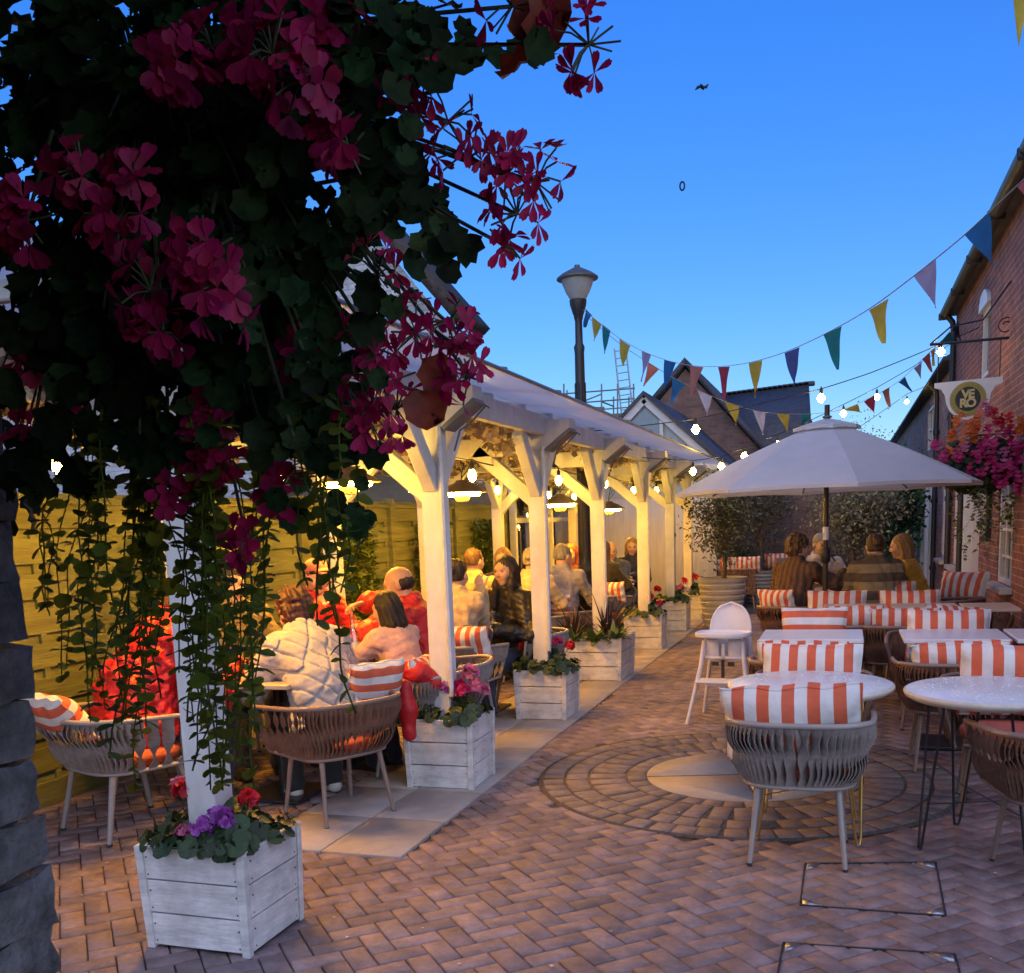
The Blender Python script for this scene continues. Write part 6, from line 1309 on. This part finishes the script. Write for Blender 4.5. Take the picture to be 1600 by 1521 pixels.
    hcap = lambda a, b_, ra, rb: ha.append(cap(T(a), T(b_), ra*hs_, rb*hs_, .03))
    if hair == 'bald': ha = [ell(T((0, -.030, .0)), q(.083, .082, .062), R, .02)]; hsub = [ell(T((0, .105, .0)), q(.10, .10, .15), R, .01), ell(T((0, .035, .105)), q(.085, .125, .075), R, .02)]
    elif hair == 'short': hsub += [ell(T((0, .0, -.115)), q(.2, .3, .075), R, .02)]
    elif hair == 'curly':
        ha += [ell(T((0, -.03, .045)), q(.098, .108, .098), R, .03), ell(T((0, -.055, -.03)), q(.088, .075, .075), R, .03)]; amp = .011; fr = 75
    elif hair in ('bob', 'long', 'longfront'):
        L = {'bob': .13, 'long': .27, 'longfront': .30}[hair]
        for sg in (-1, 1):
            hcap((sg*.068, -.01, .02), (sg*.078, -.015+(.055 if hair == 'longfront' else 0), -.11), .026, .030); hcap((sg*.05, -.06, 0), (sg*.06, -.075, -L), .045, .036)
            if hair == 'longfront': hcap((sg*.078, .04, -.11), (sg*.085, .085, -L), .030, .022)
        hcap((0, -.07, .02), (0, -.09, -L), .05, .045); fr = 150
    elif hair == 'bun': ha += [ell(T((0, -.115, .03)), q(.038, .034, .036), R, .012)]; hsub += [ell(T((0, .0, -.125)), q(.2, .3, .075), R, .02)]
    def hd_(X):
        Y_ = (X-Hc) @ R; an = np.arctan2(Y_[:, 0], -Y_[:, 1]+.02); return amp*(np.sin(an*fr*.13+Y_[:, 2]*22)*.55+np.sin(an*fr*.31+1+Y_[:, 2]*13)*.35) + (folds(X, 95, amp*.7) if hair == 'curly' else folds(X, 40, .002))
    V, F, m = sdf_surface(ha, min(h, .0065), hsub, 0., hd_); mb = MB(); mb.raw(V, F); mb.build('hair', HAIRM[hair_col], t, 180)
    if beard: V, F, m = sdf_surface([ell(T((0, .040, -.080)), q(.056, .058, .048), R, .02)], .0065, [ell(T((0, .10, -.045)), q(.03, .03, .032), R, .01), ell(T((0, .05, .02)), q(.09, .09, .07), R, .01)], 0, lambda X: folds(X, 160, .002)); mb = MB(); mb.raw(V, F); mb.build('beard', HAIRM[hair_col], t, 180)
    if cap_col:
        V, F, m = sdf_surface([ell(T((0, -.012, .055)), q(.086, .103, .075), R, .01), cap(T((-.04, .10, .055)), T((.04, .10, .055)), .016*hs_, None, .02), cap(T((-.03, .135, .045)), T((.03, .135, .045)), .010*hs_, None, .03)], .0065, [ell(T((0, -.012, -.0)), q(.2, .3, .04), R, .005) if False else ell(T((0, -.02, -.04)), q(.12, .13, .075), R, .004)]); mb = MB(); mb.raw(V, F); mb.build('cap', cap_col, t, 180)
    return t
LEGM = {'jeans': cloth('denim', (.03, .04, .075)), 'black': cloth('black_trousers', (.012, .012, .014)), 'tan': cloth('tan_trousers', (.25, .18, .11)), 'grey': cloth('grey_trousers', (.09, .09, .10))}
RED = cloth('red_shell', (.50, .012, .016), .55, bump=.35, bscale=26, sheen=0); QUILT = cloth('cream_quilt', (.38, .355, .35), .75, bump=.4, bscale=24)
# -- first long table, by the vines
person('person in a red jacket hunched at the near table end behind the vines', -3.74, 4.42, 66, 'red_jacket', RED, 'short', 'brown', lean=20, hunch=22, head=(0, 25, 0), hands=[(-.18, .50, .82), (.2, .50, .82)], bulk=.065, scale=1.1, h=.0065)
person('long haired woman in an olive jacket smiling across the table behind the vines', -3.93, 5.72, 318, 'olive_jacket', cloth('olive', (.20, .155, .06)), 'long', 'black', lean=6, head=(4, 6, 0), female=True, h=.006, scale=1.06)
person('man in a red jacket and pink cap at the far side of the long table', -3.74, 6.35, 345, 'red_jacket', RED, 'short', 'dark', scale=1.08, lean=12, head=(-20, 10, 0), hands=[(-.1, .40, .86), (.15, .28, 1.02)], bulk=.03, cap_col=cloth('pink_cap', (.55, .16, .13)), h=.007)
person('woman with auburn hair in a cream quilted jacket, back turned, leaning over the table', -2.70, 4.80, 138, 'quilted_jacket', QUILT, 'curly', 'auburn', lean=24, hunch=14, side=-6, head=(8, 22, 0), hands=[(-.22, .50, .80), (.10, .50, .80)], female=True, bulk=.034, quilt=True, legs='black', h=.006, shoes=(.5, .47, .43))
person('child with black bobbed hair in a pink top, one arm on the table', -2.64, 5.66, 158, 'pink_top', cloth('pink', (.60, .38, .36)), 'bob', 'black', lean=10, hunch=6, head=(10, 12, 0), hands=[(-.16, .40, .80), (.16, .42, .80)], scale=.80, seat=.46, female=True, h=.006, bulk=.016, foot=.3, hairup=1.)
person('balding man in a bright red jacket reaching over the child, hand at his chin', -2.62, 6.10, 190, 'red_jacket', RED, 'bald', 'dark', lean=12, hunch=10, head=(8, 12, 0), scale=1.1, seat=.40, hands=[(-.06, .27, 1.0), (.20, .52, 1.06)], poles=[(-.9, .1, -.5), (.8, -.1, .1)], skin='tan', bulk=.028, h=.006, curl=(.9, .55), palm=[(-.2, .8, .4), (.1, .2, 1)], sleeve=.9)
# -- second table
person('person in a tan jacket, dark hair tied, one hand raised, half behind a post', -2.92, 7.20, 88, 'tan_jacket', cloth('tan_jacket', (.40, .31, .20)), 'bun', 'dark', lean=8, hunch=6, head=(-6, 4, 0), hands=[(-.16, .40, .80), (.12, .30, 1.04)], poles=[(-.6, -.35, -.7), (.1, -.2, -1)], scale=.98, female=True, h=.007, curl=(.4, .7), palm=[(0, 0, 1), (0, -1, .2)])
person('dark haired young woman in a black jacket looking across her small table', -2.60, 7.86, 236, 'black_jacket', cloth('black_leather', (.016, .014, .014), .45, sheen=0), 'longfront', 'dark', lean=6, hunch=4, head=(14, 2, 2), hands=[(-.16, .34, .72), (.14, .34, .74)], female=True, skin='tan', legs='jeans', h=.006, knee=.42, scale=1.08, seat=.38)
# -- further tables under the pergola
person('brown haired man in a pale patterned shirt, back turned, before the leafy panel', -3.42, 8.95, 84, 'pale_shirt', cloth('pale_shirt', (.40, .34, .17)), 'short', 'brown', lean=6, head=(-18, 4, 0), h=.009, scale=1.03)
person('fair haired diner facing us, mostly hidden by the woman in black', -3.45, 10.1, 275, 'dark_top', cloth('dark_top', (.05, .04, .05)), 'bob', 'blond', head=(0, 4, 0), female=True, h=.009)
person('person with pinned up hair in a cream top, back turned, between two white posts', -2.98, 9.42, 88, 'cream_top', cloth('cream_top', (.55, .42, .24)), 'bun', 'grey', head=(6, 4, 0), female=True, h=.009)
person('white haired man in a mauve shirt, back turned, by the lamp post base', -2.83, 9.98, 80, 'mauve_shirt', cloth('mauve_shirt', (.30, .28, .36)), 'short', 'grey', lean=8, head=(-24, 6, 0), h=.008, bulk=.022, scale=1.02)
person('red haired woman facing the white haired man beside the lamp post', -3.0, 11.35, 262, 'rust_top', cloth('rust_top', (.30, .10, .05)), 'bob', 'red', lean=12, head=(0, 4, 0), female=True, h=.009)
person('woman with brown bobbed hair in a black tee, back turned, past the cordyline', -2.88, 12.05, 70, 'black_top', cloth('black_tee', (.014, .013, .013)), 'bob', 'brown', lean=8, head=(-4, 4, 0), female=True, h=.009, sleeve=.1)
person('ruddy bald man in a blue shirt leaning on his hand, facing the camera', -3.02, 13.25, 285, 'blue_shirt', cloth('blue_shirt', (.07, .09, .17)), 'bald', 'grey', lean=16, hunch=10, head=(6, 8, 0), hands=[(-.05, .36, .98), (.17, .40, .82)], h=.009, sleeve=.25, curl=(.9, .5))
person('blond woman beside the ruddy man in the blue shirt', -2.78, 13.75, 255, 'navy_top', cloth('navy_top', (.03, .04, .09)), 'bob', 'blond', lean=8, head=(30, 6, 0), female=True, h=.009)
# -- diners under the parasol
person('person in a checked brown shirt reaching across the table under the parasol', -.50, 10.34, 62, 'checked_shirt', mat_stripe('brown_check', (.15, .085, .05), (.085, .055, .04), .03, 0), 'curly', 'brown', lean=8, hunch=6, twist=-8, head=(-30, 2, 0), hands=[(-.15, .42, .84), (.30, .50, .93)], h=.008, scale=1.04, hairup=1.)
person('man with a short grey beard in a pale tee shirt, just behind the parasol pole', -.32, 11.95, 292, 'pale_tee', cloth('pale_tee', (.46, .42, .42)), 'short', 'grey', lean=14, hunch=6, head=(6, 6, 0), beard=True, h=.008, sleeve=.2, skin='tan', scale=1.04)
person('woman with pinned fair hair in a beige striped knit, back turned, under the parasol', .30, 10.28, 92, 'striped_knit', mat_stripe('knit_stripe', (.30, .23, .13), (.12, .09, .06), .085, 2, .35), 'bun', 'brown', lean=10, hunch=8, head=(10, 6, 0), female=True, h=.008, bulk=.035, scale=1.03)
person('long haired blond woman in a mustard yellow top, seen from the side under the parasol', .72, 10.95, 172, 'yellow_top', cloth('mustard', (.62, .36, .03)), 'long', 'blond', lean=10, hunch=8, head=(6, 8, 0), hands=[(-.10, .36, .86), (.12, .36, .86)], female=True, h=.008, bulk=.024, legs='grey')

# ================================================================== tables and chairs under the pergola, things on them
square_table(-3.17, 5.02, .62, .80, 'wooden dining table nearest the vines, set with plates and glasses', M_TOPB); square_table(-3.17, 5.86, .62, .80, 'wooden dining table pushed up beside the child', M_TOPB)
square_table(-2.92, 7.78, .56, .56, 'small white table between the person in tan and the woman in black', M_TOPW); square_table(-3.15, 9.62, .6, .55, 'dining table of the man in the pale shirt', M_TOPB); square_table(-2.95, 10.72, .55, .55, 'dining table beside the lamp post', M_TOPB); square_table(-2.90, 12.66, .55, .55, 'dining table of the man in the blue shirt', M_TOPW)
chair(-3.70, 4.30, 68, 'grey', 'holding the hunched diner in red, nearest the pier', sc=1.25); chair(-2.66, 4.74, 150, 'brown', 'holding the woman in the cream quilted jacket', sc=1.05); chair(-2.56, 5.66, 172, 'grey', 'holding the child, a red jacket over its arm'); chair(-2.54, 6.10, 190, 'grey', 'holding the balding man in red')
chair(-3.98, 5.74, 318, 'grey', 'holding the woman in olive by the fence'); chair(-3.82, 6.36, 350, 'grey', 'holding the man in the cap by the fence'); chair(-4.10, 5.05, 20, 'grey', 'empty and pushed back by the fence near the pier')
chair(-2.86, 7.12, 84, 'grey', 'holding the person in the tan jacket'); chair(-2.54, 7.92, 236, 'grey', 'holding the young woman in black'); chair(-3.42, 8.88, 84, 'tan', 'holding the man in the pale shirt'); chair(-2.98, 9.34, 88, 'tan', 'holding the person in cream between two posts'); chair(-2.83, 9.9, 80, 'tan', 'holding the white haired man by the lamp post'); chair(-2.88, 11.97, 70, 'grey', 'holding the woman in the black tee'); chair(-3.02, 13.3, 285, 'grey', 'holding the ruddy man'); chair(-3.0, 11.42, 262, 'tan', 'holding the red haired woman')
cushion((-3.86, 4.02, .66), 72, 40, 'coral and white cushion squashed behind the hunched diner in red', 'h', .8); cushion((-4.12, 4.88, .66), 40, 20, 'striped cushion on the empty chair by the fence near the pier', sc=.75)
cushion((-2.50, 4.96, .70), 150, 20, 'striped cushion behind the quilted jacket, coral band along its lower edge', 'h', .72); cushion((-2.46, 5.52, .66), 172, 22, 'striped cushion behind the child', sc=.72); cushion((-2.72, 6.93, .68), 84, 22, 'striped cushion on the chair of the person in tan, beside the second post', sc=.78); cushion((-2.83, 9.72, .68), 80, 14, 'striped cushion behind the white haired man', 'h', .85); cushion((-2.70, 11.85, .70), 75, 14, 'striped cushion peeking past the wide planter', sc=.7)
def drape(name, label, pts, M, cat='jacket', wid=.13):
    add = [cap(p, q, wid*random.uniform(.36, .44), None, .08) for p, q in zip(pts[:-1], pts[1:])]; c = np.array(pts[0]); V, F, m = sdf_surface(add, .009, (), 0, lambda X: folds(X, 60, .0045)); mb = MB(); mb.raw(V-c, F); o = mb.build(name, M, None, 180, tuple(c)); return tag(o, label, cat)
drape('red_jacket', 'red jacket slung over the arm of the empty grey chair, sleeve hanging down', [(-2.50, 5.36, .72), (-2.42, 5.38, .70), (-2.36, 5.46, .63), (-2.30, 5.56, .66)], RED); drape('red_sleeve', 'red sleeve hanging beside the brown chair back', [(-2.40, 5.14, .66), (-2.385, 5.13, .52), (-2.38, 5.12, .38)], RED, 'sleeve', .10)
drape('dark_coat', 'dark coat bundled on the chair behind the child', [(-2.44, 5.62, .72), (-2.36, 5.74, .70)], cloth('dark_coat', (.05, .045, .03)), 'coat'); drape('patterned_scarf', 'dark patterned scarf over the back of the chair in front of the second post', [(-2.72, 6.98, .76), (-2.58, 7.02, .74)], cloth('scarf', (.03, .025, .035), var=.9, scale=40), 'scarf')
M_CLEAR = mat_glass('drink_glass', (.92, .94, .94), .03, .55); M_WOODB = mat('wood_block', (.42, .19, .06), .5, var=.2, scale=6, stretch=(6, 6, 1)); M_JUICE = mat('amber_drink', (.55, .25, .02), .2, trans=.4); M_PLATE = mat('plate', (.62, .60, .57), .25)
def glass(x, y, z, label, hgt=.11, r=.034, drink=None, rock=False):
    t = thing('drinking_glass', label, 'glass', (x, y, z)); b = MB(); b.lathe([[.001, .004], [r*.8, .002], [r*.86, .01], [r, hgt], [r-.003, hgt], [r*.8, .012], [.001, .012]], n=20); b.build('tumbler', M_CLEAR, t, 50); b = MB(); b.lathe([[.001, .013], [r*.78, .013], [r*.88, hgt*.6], [.001, hgt*.6]], n=16); b.build('drink', drink or mat('water_ice', (.35, .37, .38), .1, trans=.5), t, 50); return t
def bottle(x, y, z, label, M):
    t = thing('bottle', label, 'bottle', (x, y, z)); b = MB(); b.lathe([[.001, 0], [.036, .002], [.037, .15], [.030, .185], [.014, .215], [.0125, .28], [.016, .285], [.016, .30], [.001, .30]], n=20); b.build('bottle_glass', M, t, 50); b = MB(); b.lathe([[.0375, .05], [.0375, .125]], n=20); b.build('paper_label', M_PLATE, t); return t
def plate(x, y, z, r, label, food=None):
    t = thing('plate', label, 'plate', (x, y, z)); b = MB(); b.lathe([[.001, .006], [r*.6, .006], [r, .018], [r-.004, .021], [r*.6, .010], [.001, .010]], n=32); b.build('plate_dish', M_PLATE, t, 60)
    if food is not None: b = MB(); [b.ball((random.gauss(0, r*.25), random.gauss(0, r*.25), .018), random.uniform(.012, .026), 8, sc=(1, 1, .6)) for _ in range(14)]; b.build('food', food, t, 80)
FOOD = mat('food', (.45, .17, .05), .6, var=.5, scale=40)
bottle(-2.93, 5.55, .741, 'clear bottle on the table before the child', M_CLEAR); t = thing('menu_block', 'upright wooden menu holder beside the clear bottle', 'menu holder', (-2.98, 5.38, .741)); b = MB(); b.box([0, 0, .085], [.11, .07, .17], rotz(.2), .01); b.build('block', M_WOODB, t); b = MB(); b.box([.0, .0, .175], [.095, .012, .02], rotz(.2), .003); b.build('card', M_PLATE, t)
glass(-2.95, 5.75, .741, 'tumbler of iced amber drink beyond the clear bottle', drink=M_JUICE); glass(-3.22, 4.85, .741, 'juice glass on the table near the woman in olive', drink=M_JUICE); glass(-3.02, 6.1, .741, 'water glass before the balding man'); glass(-2.76, 7.72, .741, 'water tumbler standing alone on the small white table', .12, .04)
plate(-3.2, 5.1, .741, .13, 'dinner plate in front of the quilted jacket', FOOD); plate(-3.35, 4.78, .741, .12, 'plate at the near end of the table in red', FOOD); plate(-3.3, 5.95, .741, .12, 'plate in front of the man in the cap', FOOD); plate(-3.0, 5.85, .741, .11, 'plate in front of the child', FOOD)
q_ = gy(577, 985, 6.2); t = thing('paper_cup', 'blue cup under the raised hand of the balding man', 'cup', (q_[0], q_[1], q_[2]-.06)); b = MB(); b.lathe([[.001, 0], [.026, 0], [.036, .1], [.033, .1], [.024, .01], [.001, .01]], n=20); b.build('cup', mat('blue_cup', (.16, .30, .45), .4), t, 50)
for (x, y, l) in ((.05, 11.1, 'wine glass before the man in the checked shirt'), (.3, 11.3, 'wine glass in the middle of the parasol table'), (.42, 11.05, 'wine glass before the woman in yellow')):
    t = thing('wine_glass', l, 'glass', (x, y, .741)); b = MB(); b.lathe([[.001, .002], [.032, .002], [.004, .008], [.0035, .09], [.025, .115], [.036, .15], [.030, .20], [.028, .20], [.033, .15], [.001, .1]], n=18); b.build('goblet', M_CLEAR, t, 60)
bottle(.18, 11.35, .741, 'dark bottle in the middle of the parasol table', mat('bottle_green', (.02, .05, .02), .1))
t = thing('candle_lantern', 'amber lantern hanging on the back post beside the second leafy panel', 'lantern', (-4.05, 9.66, 1.38)); b = MB(); b.lathe([[.001, 0], [.05, 0], [.05, .012], [.001, .012]], n=14); b.lathe([[.05, .13], [.055, .135], [.02, .17], [.001, .172]], n=14); b.tube([(0, 0, .17), (0, 0, .45)], .003, 4); b.build('lantern_frame', DARK_IRON, t); b = MB(); b.lathe([[.045, .012], [.045, .13]], n=14); b.build('amber_glass', mat('amber_glow', (.8, .4, .08), .3, emit=(1, .42, .06), es=6), t)
# fallen petals and crumbs on the paving
N = 420; m = MB(); px_ = RNG.uniform(-4.0, 1.4, N); py_ = RNG.uniform(2.4, 12, N)
m.scatter([[-.5, -.3, 0], [.1, -.5, .15], [.5, .1, 0], [-.1, .5, .12]], [[0, 1, 2, 3]], np.array([rotz(a) for a in RNG.uniform(0, 6.28, N)]), np.stack([px_, py_, np.full(N, .006)], 1), RNG.uniform(.004, .015, N)*RNG.choice([.6, 1, 1.5], N))
o = m.build('fallen_petals', mat('petal_crumb', (.50, .42, .40), .8, island=.5), None, 0); tag(o, 'pale petals and crumbs strewn over the brick paving', 'litter'); o['kind'] = 'stuff'
